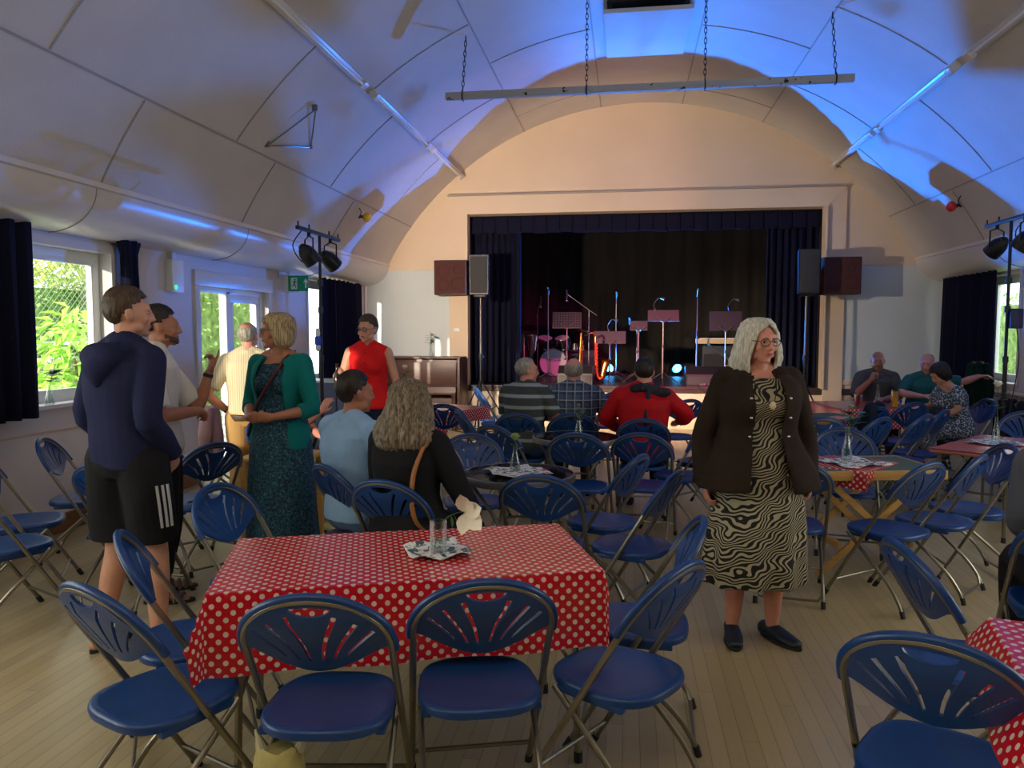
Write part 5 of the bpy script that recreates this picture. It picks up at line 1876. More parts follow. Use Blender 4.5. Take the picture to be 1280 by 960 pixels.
shrub('bright green large-leaved shrub right outside the garden window', -5.75, 7.55, [((0.0, -0.1, 1.35), (0.42, 0.45, 0.65)), ((0.1, 0.3, 0.9), (0.4, 0.4, 0.5))], 420, 0.17, 0.045, LM['bright'], 1)
shrub('low pale green plants with small flowers under the garden window', -5.4, 6.7, [((0, 0, 0.75), (0.35, 0.5, 0.45))], 420, 0.10, 0.02, LM['pale'], 2)
shrub('yellow-green tree top above the lattice fence outside the garden window', -8.3, 11.6, [((0, 0, 3.3), (1.4, 1.9, 1.1))], 3200, 0.16, 0.06, LM['yellow'], 3, cat='tree', nm='garden_tree')
def hedge(label, x, y, lx, ly, h, n, mt, seed):
    rs = random.Random(seed)
    t = thing('garden_hedge', label, 'hedge', (x, y, -0.1), 0)
    m = MB()
    for _ in range(n):
        q = Vector((rs.uniform(-lx, lx), rs.uniform(-ly, ly), rs.uniform(0.02, h) + 0.12 * rs.random()))
        d = Vector((rs.uniform(-0.4, 1.0), rs.uniform(-1.0, 0.6), rs.uniform(-0.8, 0.3))).normalized()
        s = d.cross(Vector((0.2, 0.1, 1))).normalized()
        k, ww = 0.10 * rs.uniform(0.7, 1.4), 0.035
        m.add([q, q + d * (k * 0.4) - s * ww, q + d * k, q + d * (k * 0.4) + s * ww], [(0, 1, 2), (0, 2, 3)])
    m.build('foliage', mt, t, smooth=False)
    m = MB().box((0.0, 0, h * 0.48), (lx * 1.3, ly * 1.9, h * 0.9))
    m.build('branches', mat('hedge_core_%d' % seed, srgb(130, 160, 84), rough=0.9, var=0.5, vscale=7), t, smooth=False)
hedge('tall leafy hedge outside the open garden door', -7.3, 12.3, 0.35, 2.3, 3.0, 5200, LM['mid'], 4)
hedge('dense green hedge behind the lattice fence outside the garden window', -8.6, 10.9, 0.4, 1.7, 2.5, 3600, LM['mid'], 7)
hedge('sunlit hedge farther back behind the garden door', -10.5, 18.0, 0.4, 3.0, 2.3, 3000, LM['pale'], 5)
hedge('pale hedge outside the window of the right wall', 8.0, 17.5, 0.4, 3.5, 2.4, 3000, LM['pale'], 6)
# lattice fence with posts
t = thing('lattice_fence', 'green wire lattice fence behind the shrub outside the garden window', 'fence', (-7.0, 9.6, -0.1), 0)
m = MB()
for i in range(-10, 34):
    y0 = -1.6 + i * 0.09
    for sg in (1, -1):
        a = (0, y0, 0.9)
        b = (0, y0 + sg * 1.7, 2.6)
        ya, yb = a[1], b[1]
        # clip to the panel
        t0, t1 = 0.0, 1.0
        lo, hi = -1.6, 1.35
        if ya != yb:
            ta, tb = (lo - ya) / (yb - ya), (hi - ya) / (yb - ya)
            if ta > tb:
                ta, tb = tb, ta
            t0, t1 = max(0, ta), min(1, tb)
        if t1 - t0 > 0.02:
            m.tube([(0, ya + (yb - ya) * t0, 0.9 + 1.7 * t0), (0, ya + (yb - ya) * t1, 0.9 + 1.7 * t1)], 0.006, 4)
me = m.mesh('wire', mat('green_wire', srgb(130, 160, 120), rough=0.5))
link('wire_mesh', me, t)
for y in (-1.6, 1.35):
    MB().box((0, y, 1.35), (0.07, 0.07, 2.7), bev=0.01).build('post', mat('fence_post_%d' % int(y > 0), srgb(186, 150, 110), rough=0.8), t)
MB().box((0, -0.12, 1.55), (0.03, 2.9, 0.05)).build('rail', M['pvc'], t, smooth=False)
# stone-faced slope and pale wall outside
t = thing('garden_wall', 'pale stone wall behind the shrub outside the garden window', 'wall', (-7.5, 8.2, -0.1), 2)
m = MB().prism([(0, -1.5, 0), (0, 1.6, 0), (0, 1.6, 1.3), (0, 0.6, 1.3), (0, -1.5, 0.7)], (0.3, 0, 0))
m.build('masonry', mat('pale_stone', srgb(196, 186, 160), rough=0.9, var=0.3, vscale=25, bump=0.6, bscale=30), t, smooth=False)
MB().box((0.15, 1.1, 1.325), (0.38, 1.1, 0.05), bev=0.01).build('coping', mat('coping_stone', srgb(210, 204, 190), rough=0.8), t)
vase('glass vase with a drooping fern on the garden window sill', XL + 0.06, 5.32, 1.035, 'slim', 0.16)
t = rose('drooping fern sprig in the vase on the garden window sill', XL + 0.06, 5.32, 1.045, [(0, 0, 0), (0, 0, 0.12), (0.02, 0.02, 0.22), (0.06, 0.03, 0.24)], 0.010, col='green_bud', leaves=26, seed=31, lsize=0.075)
# ------------------------------------------------------------------ people
V = Vector
def orth(d, lat):
    d = V(d).normalized()
    l = V(lat)
    l = (l - d * l.dot(d)).normalized()
    return d, l, l.cross(d)

def capsule(m, pts, n=14, lat=(1, 0, 0)):
    """pts: (centre, r) or (centre, r_side, r_front); closed tube with round ends along the path"""
    P = [V(p[0]) for p in pts]
    rx = [p[1] for p in pts]
    ry = [p[2] if len(p) > 2 else p[1] for p in pts]
    rr = []
    N = len(P)
    for i in range(N):
        t = P[min(i + 1, N - 1)] - P[max(i - 1, 0)]
        d, l, f = orth(t, lat)
        ring = lambda c, s: [c + l * (rx[i] * s * cos(2 * pi * k / n)) + f * (ry[i] * s * sin(2 * pi * k / n)) for k in range(n)]
        if i == 0:
            for a in (75, 50, 25):
                rr.append(ring(P[0] - d * (min(rx[0], ry[0]) * sin(R(a))), cos(R(a))))
        rr.append(ring(P[i], 1))
        if i == N - 1:
            for a in (25, 50, 75):
                rr.append(ring(P[-1] + d * (min(rx[-1], ry[-1]) * sin(R(a))), cos(R(a))))
    m.rings(rr)

def lerp(a, b, t):
    return V(a) * (1 - t) + V(b) * t

class Body:
    pass

def limb(a, b, c, ra, n1=3):
    """two-bone limb a-b-c with radii list ra = [root, upper mid, joint, lower bulge, end]"""
    return [(lerp(a, b, 0), ra[0]), (lerp(a, b, 0.45), ra[1]), (lerp(a, b, 0.9), ra[2]), (lerp(b, c, 0.1), ra[2]), (lerp(b, c, 0.35), ra[3]), (lerp(b, c, 0.75), (ra[3] + ra[4]) / 2 * 0.95), (V(c), ra[4])]

def hand(m, w, d, nrm, side, s, curl=0.4, spread=0.10, thumb=0.5, point=False):
    """five fingers on a palm; d = finger direction, nrm = palm normal, side = +1 if the thumb lies towards d x nrm"""
    d = V(d).normalized()
    nrm = V(nrm)
    nrm = (nrm - d * nrm.dot(d)).normalized()
    l = d.cross(nrm) * side
    w = V(w)
    capsule(m, [(w - d * 0.01 * s, 0.027 * s, 0.021 * s), (w + d * 0.03 * s, 0.034 * s, 0.017 * s), (w + d * 0.065 * s, 0.039 * s, 0.0155 * s), (w + d * 0.085 * s, 0.038 * s, 0.013 * s)], 12, l)
    for i, (o, ln) in enumerate(((0.030, 0.074), (0.0105, 0.082), (-0.0105, 0.076), (-0.030, 0.060))):
        b = w + d * (0.086 - 0.004 * abs(i - 1)) * s + l * (o * s)
        c = curl + 0.06 * i
        if point and i == 0:
            c = 0.08
        a = 0.0
        p = b
        pts = [(b - d * 0.012 * s, 0.0098 * s)]
        dd = (d + l * (spread * (o / 0.03))).normalized()
        for j, q in enumerate((0.45, 0.31, 0.24)):
            a += c * (0.9 if j == 0 else 1.1)
            p = p + (dd * cos(a) + nrm * sin(a)) * (ln * q * s)
            pts.append((p, (0.0092 - 0.0009 * j) * s))
        capsule(m, pts, 8, l)
    b = w + d * 0.022 * s + l * 0.026 * s
    td = (d * 0.75 + l * (0.75 - 0.5 * thumb) + nrm * (0.25 + 0.6 * thumb)).normalized()
    p1 = b + td * 0.042 * s
    td2 = (d * 0.95 + l * (0.25 - 0.5 * thumb) + nrm * (0.15 + 0.5 * thumb)).normalized()
    capsule(m, [(b - td * 0.01 * s, 0.014 * s), (p1, 0.0115 * s), (p1 + td2 * 0.034 * s, 0.0092 * s)], 8, l)

def head_shapes(m, Q, s, sex='m', nose=1.0):
    """Q maps head-local points (y forward, z up, origin mid-head) into the body frame"""
    E = lambda c, r: m.add(*ell_raw(Q, [x * s for x in c], [x * s for x in r]))
    E((0, -0.016, 0.030), (0.074, 0.094, 0.086))
    E((0, 0.010, -0.005), (0.068, 0.080, 0.085))
    E((0, 0.026, -0.045), (0.056, 0.062, 0.060))
    E((0, 0.036, -0.080), (0.044 if sex == 'm' else 0.039, 0.046, 0.030))
    E((0, 0.070, -0.098), (0.020, 0.016, 0.015))
    E((0, 0.074, 0.030), (0.050, 0.018, 0.020))
    for sx in (-1, 1):
        E((sx * 0.030, 0.078, 0.018), (0.022, 0.012, 0.008))
        E((sx * 0.038, 0.060, -0.028), (0.024, 0.024, 0.024))
        E((sx * 0.052, 0.020, -0.070), (0.014, 0.036, 0.020))
        E((sx * 0.076, -0.006, -0.008), (0.008, 0.020, 0.031))
        E((sx * 0.080, -0.014, 0.002), (0.007, 0.014, 0.020))
        E((sx * 0.012 * nose, 0.098, -0.034), (0.009, 0.010, 0.008))
    E((0, 0.090, 0.004), (0.009, 0.013, 0.022))
    E((0, 0.099, -0.016), (0.010, 0.014, 0.020))
    E((0, 0.106, -0.030), (0.012 * nose, 0.014 * nose, 0.011))
    E((0, 0.081, -0.060), (0.026, 0.012, 0.015))

def ell_raw(Q, c, r):
    t = MB()
    t.ell((0, 0, 0), r, nu=14, nv=9)
    c = V(c)
    return [Q @ (V(p) + c) for p in t.v], t.f

def human(name, label, loc, rz, H=1.75, sex='m', skin='skin', pose=None, bulk=1.0, vox=0.0075, group=None):
    """one continuous body; pose gives joints in the person's frame (x right, y ahead, z up), in metres for H = 1.75"""
    s = H / 1.75
    p = dict(hip=(0, 0, 0.92), chest=None, neck=(0, -0.015, 1.475), hw=0.095, sw=0.185 if sex == 'm' else 0.165,
             headc=None, hyaw=0, hpitch=0, hroll=0, turn=0,
             kneeR=(0.10, 0.03, 0.49), ankR=(0.11, -0.03, 0.085), kneeL=(-0.10, 0.03, 0.49), ankL=(-0.11, -0.03, 0.085), toeR=(0.15, 1), toeL=(-0.15, 1),
             elR=(0.235, -0.04, 1.14), wrR=(0.25, 0.06, 0.89), elL=(-0.235, -0.04, 1.14), wrL=(-0.25, 0.06, 0.89),
             hdR=None, hnR=(-1, 0, 0), hdL=None, hnL=(1, 0, 0), curlR=0.35, curlL=0.35, pointL=False, pointR=False)
    p.update(pose or {})
    B = Body()
    S = lambda v: V(v) * s
    B.s = s
    B.bulk = bulk
    B.sex = sex
    B.p = p
    hip, neck = S(p['hip']), S(p['neck'])
    tq = Matrix.Rotation(R(p['turn']), 3, 'Z')
    B.sx = tq @ V((1, 0, 0))
    up = (neck - hip).normalized()
    B.up = up
    B.hip, B.neck = hip, neck
    shz = lerp(hip, neck, 0.90)
    B.shR = V(p['shR']) * s if 'shR' in p else shz + B.sx * p['sw'] * s
    B.shL = V(p['shL']) * s if 'shL' in p else shz - B.sx * p['sw'] * s
    B.hipR = hip + V((p['hw'] * s, 0, 0))
    B.hipL = hip - V((p['hw'] * s, 0, 0))
    for k in ('kneeR', 'kneeL', 'ankR', 'ankL', 'elR', 'elL', 'wrR', 'wrL'):
        setattr(B, k, S(p[k]))
    hc = S(p['headc']) if p['headc'] else neck + V((0, 0.035 * s, 0.152 * s))
    Q = Matrix.Translation(hc) @ Euler((R(p['hpitch']), R(p['hroll']), R(p['hyaw'])), 'XYZ').to_matrix().to_4x4()
    B.Q, B.hc = Q, hc
    b = bulk
    if sex == 'm':
        B.torso = [(-0.12, 0.115, 0.085), (-0.02, 0.160, 0.108), (0.08, 0.158, 0.110), (0.22, 0.146, 0.108), (0.38, 0.142, 0.104), (0.55, 0.156, 0.114), (0.72, 0.168, 0.118), (0.85, 0.168, 0.108), (0.94, 0.125, 0.080), (1.0, 0.070, 0.062)]
        B.armr = [0.058, 0.050, 0.040, 0.042, 0.027]
        B.legr = [0.092, 0.078, 0.056, 0.058, 0.036]
    else:
        B.torso = [(-0.12, 0.125, 0.092), (-0.02, 0.172, 0.118), (0.08, 0.168, 0.116), (0.22, 0.145, 0.104), (0.38, 0.130, 0.096), (0.55, 0.138, 0.106), (0.72, 0.150, 0.116), (0.85, 0.150, 0.098), (0.94, 0.110, 0.072), (1.0, 0.058, 0.055)]
        B.armr = [0.050, 0.044, 0.035, 0.036, 0.023]
        B.legr = [0.094, 0.078, 0.053, 0.053, 0.032]
    m = MB()
    torso_loft(m, B, 0)
    capsule(m, [(lerp(hip, neck, 0.97), 0.060 * s * (1 if sex == 'm' else 0.88), 0.058 * s), (Q @ V((0, -0.012 * s, -0.075 * s)), 0.054 * s * (1 if sex == 'm' else 0.86), 0.056 * s), (Q @ V((0, -0.01 * s, -0.02 * s)), 0.05 * s)])
    traps(m, B, 0.0, 0.0)
    for sd in 'RL':
        capsule(m, [(c, r * s * b ** 0.5) for c, r in limb(getattr(B, 'sh' + sd), getattr(B, 'el' + sd), getattr(B, 'wr' + sd), B.armr)])
        capsule(m, [(c, r * s * b ** 0.5) for c, r in limb(getattr(B, 'hip' + sd), getattr(B, 'knee' + sd), getattr(B, 'ank' + sd), B.legr)])
        # foot
        tx, ty = p['toe' + sd]
        td = V((tx, ty, 0)).normalized()
        an = getattr(B, 'ank' + sd)
        gz = an.z - 0.085 * s
        base = V((an.x, an.y, gz))
        lt = V((td.y, -td.x, 0))
        capsule(m, [(base - td * 0.05 * s + V((0, 0, 0.034 * s)), 0.031 * s, 0.030 * s), (base + td * 0.03 * s + V((0, 0, 0.040 * s)), 0.036 * s, 0.035 * s), (base + td * 0.11 * s + V((0, 0, 0.026 * s)), 0.044 * s, 0.022 * s), (base + td * 0.165 * s + V((0, 0, 0.018 * s)), 0.036 * s, 0.014 * s)], 12, lt)
        setattr(B, 'foot' + sd, (base, td))
        wr, el = getattr(B, 'wr' + sd), getattr(B, 'el' + sd)
        hd = V(p['hd' + sd]) if p['hd' + sd] else (wr - el).normalized()
        side = 1
        hn = V(p['hn' + sd])
        # the thumb side: forward/up side of the hand
        l = hd.normalized().cross((hn - hd * hn.dot(hd)).normalized())
        # a right hand: thumb = l * sign so that (fingers, palm, thumb) has the right handedness
        side = -1 if sd == 'R' else 1
        hand(m, wr, hd, hn, side, s * (1.0 if sex == 'm' else 0.92), p['curl' + sd], point=p['point' + sd])
    head_shapes(m, Q, s, sex, 1.0 if sex == 'm' else 0.88)
    t = thing(name, label, 'person', loc, rz, group)
    B.root = t
    me = remesh(m, vox * s, 2)
    me.materials.append(M[skin])
    link('body', me, t)
    # eyes, brows, lips
    for sx in (-1, 1):
        e = MB()
        e.add(*ell_raw(Q, (sx * 0.031 * s, 0.0745 * s, 0.002 * s), (0.0130 * s, 0.0115 * s, 0.0066 * s)))
        eo = e.build('eye', M['eye'], t)
        e = MB()
        e.add(*ell_raw(Q, (sx * 0.031 * s, 0.0832 * s, 0.002 * s), (0.0060 * s, 0.0038 * s, 0.0058 * s)))
        e.build('iris', M['iris'], eo)
        e = MB()
        e.tube([Q @ V((sx * (0.013 + 0.008 * i) * s, (0.0905 - 0.0022 * i - 0.0008 * i * i) * s, (0.021 + 0.0035 * sin(i * 0.9)) * s)) for i in range(5)], [0.0022 * s, 0.0034 * s, 0.0034 * s, 0.0030 * s, 0.0016 * s], 6)
        e.build('eyebrow', M[p.get('brow', 'brow_dark')], t)
    e = MB()
    e.add(*ell_raw(Q, (0, 0.0915 * s, -0.0570 * s), (0.022 * s, 0.006 * s, 0.0036 * s)))
    e.add(*ell_raw(Q, (0, 0.0910 * s, -0.0640 * s), (0.019 * s, 0.0062 * s, 0.0042 * s)))
    e.build('lips', M['lips'], t)
    return B

def traps(m, B, off, start):
    s = B.s
    k = 1.0 if B.sex == 'm' else 0.86
    nb = B.neck + B.up * (0.028 * s)
    for sd in 'RL':
        sh = getattr(B, 'sh' + sd)
        capsule(m, [(lerp(nb, sh, start), 0.050 * s * k + off, 0.046 * s * k + off), (lerp(nb, sh, 0.5) + B.up * 0.002 * s, 0.054 * s * k + off, 0.048 * s * k + off), (lerp(nb, sh, 0.9), 0.052 * s * k + off)], 12, (0, 1, 0))

def torso_loft(m, B, off, t0=-1, t1=2, fl=None, extra=None):
    s = B.s
    rr = []
    n = 24
    P = [V(x) for x in ()]
    hip, neck = B.hip, B.neck
    mid = lerp(hip, neck, 0.5) + (V(B.p['chest']) * s if B.p['chest'] else V((0, -0.012 * s, 0)))
    pts = []
    for t, rx, ry in B.torso:
        if t < t0 - 1e-6 or t > t1 + 1e-6:
            continue
        c = hip * ((1 - t) * (1 - 2 * t)) + mid * (4 * t * (1 - t)) + neck * (t * (2 * t - 1)) if 0 <= t <= 1 else hip + V((0, 0, t * 0.55 * s))
        k = B.bulk if 0.0 <= t < 0.9 else B.bulk ** 0.5
        pts.append((t, c, rx * s * k ** 0.7 + off, ry * s * k + off))
    if -1 < t1 < 1 and pts and pts[-1][0] < t1 - 1e-3:
        for (ta, xa, ya), (tb, xb, yb) in zip(B.torso[:-1], B.torso[1:]):
            if ta <= t1 <= tb:
                q = (t1 - ta) / (tb - ta)
                kk = B.bulk if t1 < 0.9 else B.bulk ** 0.5
                cc_ = hip * ((1 - t1) * (1 - 2 * t1)) + mid * (4 * t1 * (1 - t1)) + neck * (t1 * (2 * t1 - 1)) if t1 >= 0 else hip + V((0, 0, t1 * 0.55 * s))
                pts.append((t1, cc_, (xa + (xb - xa) * q) * s * kk ** 0.7 + off, (ya + (yb - ya) * q) * s * kk + off))
    if extra:
        pts = extra(pts)
    for i, (t, c, rx, ry) in enumerate(pts):
        d = (pts[min(i + 1, len(pts) - 1)][1] - pts[max(i - 1, 0)][1]).normalized()
        q = max(0, min(1, t))
        lat = (V((1, 0, 0)) * (1 - q) + B.sx * q)
        d, l, f = orth(d, lat)
        ring = []
        for k in range(n):
            a = 2 * pi * k / n
            e = 2 / 2.35
            ca, sa = cos(a), sin(a)
            ring.append(c + l * (rx * math.copysign(abs(ca) ** e, ca)) + f * (ry * math.copysign(abs(sa) ** e, sa)))
        rr.append(ring)
    m.rings(rr)
    if B.sex == 'f' and t1 > 0.8 and t0 < 0.6:
        d, l, f = orth(B.up, B.sx)
        if f.y < 0:
            f = -f
        c = lerp(hip, neck, 0.66)
        for sx in (-1, 1):
            m.ell(c + l * (sx * 0.068 * s) + f * (0.085 * s * B.bulk), (0.062 * s + off * 0.6, 0.058 * s + off * 0.6, 0.062 * s + off * 0.6))

def limb_part(B, sd, kind, a, b, off0, off1):
    """inflated stretch of an arm or leg between path fractions a..b (0..2: root to joint to end)"""
    if kind == 'arm':
        pts = [getattr(B, 'sh' + sd), getattr(B, 'el' + sd), getattr(B, 'wr' + sd)]
        ra = B.armr
    else:
        pts = [getattr(B, 'hip' + sd), getattr(B, 'knee' + sd), getattr(B, 'ank' + sd)]
        ra = B.legr
    ts = [0, 0.45, 0.9, 1.1, 1.35, 1.75, 2.0]
    rs = [ra[0], ra[1], ra[2], ra[2], ra[3], (ra[3] + ra[4]) / 2 * 0.95, ra[4]]
    out = []
    n = max(4, int((b - a) * 6))
    for i in range(n + 1):
        t = a + (b - a) * i / n
        c = lerp(pts[0], pts[1], t) if t <= 1 else lerp(pts[1], pts[2], t - 1)
        for j in range(6):
            if ts[j] <= t <= ts[j + 1] + 1e-6:
                r = rs[j] + (rs[j + 1] - rs[j]) * (t - ts[j]) / (ts[j + 1] - ts[j])
                break
        q = i / n
        out.append((c, r * B.s * B.bulk ** 0.5 + off0 + (off1 - off0) * q))
    return out

def flat_capsule(m, pts, n=18, lat=(1, 0, 0)):
    rr = []
    P = [V(p[0]) for p in pts]
    for i, p in enumerate(pts):
        t = P[min(i + 1, len(P) - 1)] - P[max(i - 1, 0)]
        d, l, f = orth(t, lat)
        rx, ry = p[1], (p[2] if len(p) > 2 else p[1])
        rr.append([P[i] + l * (rx * cos(2 * pi * k / n)) + f * (ry * sin(2 * pi * k / n)) for k in range(n)])
    m.rings(rr)

def garment(B, name, m, mt, vox=0.009, amp=0.004, f=14, seed=1, smooth=2, parent=None):
    me = remesh(m, vox * B.s, smooth)
    if amp:
        wrinkle(me, amp, f, seed)
    me.materials.append(mt)
    return link(name, me, parent or B.root)

def top(B, name, mt, sleeve=2.0, t0=-0.05, off=0.014, soff=0.013, cuff=0.012, hem=0.0, sleeves='RL', amp=0.004, seed=1, neck=1.0, boat=0.0, f=14, cut=None):
    m = MB()
    def ex(pts):
        out = []
        for t, c, rx, ry in pts:
            k = max(0, (0.25 - t) / 0.3) * hem
            out.append((t, c, rx + k, ry + k))
        return out
    torso_loft(m, B, off, t0, neck, extra=ex)
    traps(m, B, off * 0.75, 0.16)
    cc = lerp(B.hip, B.neck, 1.0)
    dd, ll, ff = orth(B.up, B.sx)
    if ff.y < 0:
        ff = -ff
    for i in range(13):
        a = pi / 2 + 0.75 + (2 * pi - 1.5) * i / 12
        m.ell(cc + (ll * (0.060 * cos(a)) + ff * (0.056 * sin(a))) * B.s + B.up * (0.012 * B.s), 0.024 * B.s + off * 0.2, nu=10, nv=7)
    for sd in sleeves:
        if sleeve > 0:
            flat_capsule(m, limb_part(B, sd, 'arm', 0.0, sleeve, soff, cuff), lat=(0, 1, 0.2))
            m.ell(getattr(B, 'sh' + sd), B.armr[0] * B.s * B.bulk ** 0.5 + soff * 0.9)
        else:
            sh = getattr(B, 'sh' + sd)
            m.ell(lerp(sh, lerp(B.hip, B.neck, 0.9), 0.35), B.armr[0] * B.s + soff)
    return garment(B, name, m, mt, amp=amp, seed=seed, f=f)

def trousers(B, mt, end=1.96, off=0.016, end_off=0.02, name='trousers', seed=2, amp=0.004, top_t=0.12):
    m = MB()
    torso_loft(m, B, 0.010, -0.13, top_t)
    for sd in 'RL':
        flat_capsule(m, limb_part(B, sd, 'leg', 0.0, end, off, end_off))
        m.ell(getattr(B, 'hip' + sd), B.legr[0] * B.s * B.bulk ** 0.5 + off)
    return garment(B, name, m, mt, amp=amp, seed=seed)

def shoes(B, mt, sole=None, kind='shoe', name='shoe'):
    for sd in 'RL':
        base, td = getattr(B, 'foot' + sd)
        s = B.s
        lt = V((td.y, -td.x, 0))
        Z = lambda z: V((0, 0, z * s))
        if kind == 'shoe':
            m = MB()
            capsule(m, [(base - td * 0.055 * s + Z(0.044), 0.040 * s, 0.042 * s), (base + td * 0.02 * s + Z(0.046), 0.043 * s, 0.044 * s), (base + td * 0.10 * s + Z(0.036), 0.050 * s, 0.032 * s), (base + td * 0.175 * s + Z(0.028), 0.040 * s, 0.022 * s)], 14, lt)
            me = remesh(m, 0.007 * s, 2)
            me.materials.append(mt)
            o = link(name, me, B.root)
        else:
            o = None
            m = MB()
            for q in (0.06, 0.10, 0.135):
                m.tube([base + td * q * s + lt * (0.052 * s * cos(a)) + Z(0.012 + 0.052 * (1 - (q - 0.06) * 4) * sin(a)) for a in [pi * i / 10 for i in range(11)]], 0.011 * s, 6)
            o = m.build('sandal_strap', mt, B.root)
        m = MB()
        rr = []
        outl = []
        for i in range(24):
            a = 2 * pi * i / 24
            u = cos(a)
            w = (0.046 if u > 0 else 0.038) * sin(a)
            outl.append(base + td * ((0.062 + 0.145 * u) * s) + lt * (w * s * 1.08))
        m.rings([[q + Z(0.002) for q in outl], [q + Z(0.018) for q in outl]])
        m.build('sole', sole or M['rubber'], o)

def cap_hair(B, name, mt, fn, grow=1.06, back=0.0, seed=0, strand=0.003, tall=0.0, lower=None):
    """hair shell over the skull; fn(x, y, z) in head units -> True where hair grows"""
    s = B.s
    m = MB()
    nu, nv = 56, 36
    rs = np.random.RandomState(seed)
    rows = []
    ph = rs.rand(8) * 6
    for j in range(nv + 1):
        el = -pi / 2 + pi * j / nv
        row = []
        for k in range(nu):
            az = 2 * pi * k / nu
            x, y, z = 0.074 * cos(el) * cos(az), 0.094 * cos(el) * sin(az), 0.086 * sin(el)
            hx, hy, hz = x, y - 0.016, z + 0.030
            g = grow + strand / 0.08 * (sin(az * 23 + ph[0] + 3 * sin(el * 4 + ph[1])) + 0.6 * sin(az * 41 + ph[2])) + (tall if hz > 0.06 else 0) * max(0, (hz - 0.05) / 0.06)
            if not fn(hx, hy, hz):
                g = 0.80
            q = V((x * g, y * g - 0.016 - (back if y < 0 else 0) * (-y / 0.09), z * g + 0.030)) * s
            row.append(B.Q @ q)
        rows.append(row)
    m.grid(rows, wrap=True)
    return m.build(name, mt, B.root, ang=180)

def lock_hair(B, name, mt, prof, n=72, seed=0, wave=0.006, cut=None, wfreq=60):
    """longer hair as one combed volume: prof = [(z, x radius, y front, y back, x centre)] in head units, from crown down; front opening given by cut(z) -> half angle"""
    s = B.s
    rs = np.random.RandomState(seed)
    ph = rs.rand(8) * 6
    m = MB()
    Pf = []
    ks = 5
    for i in range(len(prof) - 1):
        for k in range(ks):
            t = k / ks
            Pf.append(tuple(a + (b - a) * (t * t * (3 - 2 * t) * 0.5 + t * 0.5) for a, b in zip(prof[i], prof[i + 1])))
    Pf.append(prof[-1])
    outer, inner = [], []
    for i, (z, rx, yf, yb, xc) in enumerate(Pf):
        oc = cut(z) if cut else 0
        ro, ri = [], []
        for k in range(n):
            q = (k + 0.5) / n
            a = pi / 2 + oc + (2 * pi - 2 * oc) * q
            yc, ry = (yf + yb) / 2, (yf - yb) / 2
            w = wave * (sin(a * 19 + ph[0] + 2.2 * sin(z * wfreq + ph[1])) + 0.6 * sin(a * 37 + ph[2] + 1.5 * sin(z * wfreq * 1.4 + ph[3])))
            wx = wave * 1.2 * sin(z * wfreq + ph[4] + a * 2)
            ro.append(B.Q @ (V((xc + (rx + w) * cos(a) + wx, yc + (ry + w) * sin(a), z)) * s))
            ri.append(B.Q @ (V((xc + (rx - 0.016) * cos(a), yc + (ry - 0.016) * sin(a), z)) * s))
        outer.append(ro)
        inner.append(ri)
    loops = [o + i[::-1] for o, i in zip(outer, inner)]
    m.rings(loops)
    return m.build(name, mt, B.root, ang=180)

def hair_mat(name, c1, c2, sc=(60, 60, 6)):
    mm = mat(name, c1, rough=0.48, spec=0.4)
    g = NG(mm)
    tc = g.n('ShaderNodeTexCoord')
    mp = g.n('ShaderNodeMapping')
    mp.inputs['Scale'].default_value = sc
    g.l(tc.outputs['Object'], mp.inputs[0])
    nz = g.n('ShaderNodeTexNoise')
    nz.inputs['Scale'].default_value = 2.0
    nz.inputs['Detail'].default_value = 4
    g.l(mp.outputs[0], nz.inputs['Vector'])
    cr = g.n('ShaderNodeValToRGB')
    cr.color_ramp.elements[0].position = 0.35
    cr.color_ramp.elements[1].position = 0.65
    cr.color_ramp.elements[0].color = c1
    cr.color_ramp.elements[1].color = c2
    g.l(nz.outputs['Fac'], cr.inputs[0])
    g.l(cr.outputs[0], g.b.inputs['Base Color'])
    bp = g.n('ShaderNodeBump')
    bp.inputs['Strength'].default_value = 0.5
    bp.inputs['Distance'].default_value = 0.004
    g.l(nz.outputs['Fac'], bp.inputs['Height'])
    g.l(bp.outputs[0], g.b.inputs['Normal'])
    return mm
def cloth_mat(name, col, var=0.10, rough=0.85, sheen=0.0):
    return mat(name, col, rough=rough, spec=0.2, var=var, vscale=7, bump=0.25, bscale=220, sheen=sheen)

M['eye'] = mat('eye_white', srgb(176, 164, 154), rough=0.35)
M['iris'] = mat('iris', (0.02, 0.015, 0.01, 1), rough=0.15)
M['lips'] = mat('lips', srgb(176, 96, 88), rough=0.45)
M['brow_dark'] = mat('dark_brows', srgb(52, 38, 28), rough=0.8)
M['brow_grey'] = mat('grey_brows', srgb(150, 142, 130), rough=0.8)
H_BROWN = hair_mat('brown_hair', srgb(58, 42, 30), srgb(92, 70, 50))
H_DARK = hair_mat('dark_hair', srgb(26, 20, 17), srgb(52, 40, 32))
H_GREY = hair_mat('grey_hair', srgb(120, 114, 104), srgb(186, 180, 168))
H_WHITE = hair_mat('white_hair', srgb(176, 172, 156), srgb(230, 226, 210))
H_BLONDE = hair_mat('ash_blonde_hair', srgb(120, 98, 64), srgb(196, 172, 128))
H_LONG = hair_mat('grey_blonde_hair', srgb(74, 62, 46), srgb(150, 134, 108))
def short_hair(B, mt, recede=0.0, side=-0.005, nape=-0.065, grow=1.07, tall=0.10, seed=0):
    def fn(x, y, z):
        if y > 0.045 - recede:
            return z > 0.072 + recede * 0.4
        if y > 0.005:
            return z > 0.035 + 0.4 * (y - 0.005) if abs(x) > 0.05 else z > 0.06
        return z > (side if y > -0.04 else nape) and z < 0.2
    return cap_hair(B, 'hair', mt, fn, grow=grow, seed=seed, tall=tall)
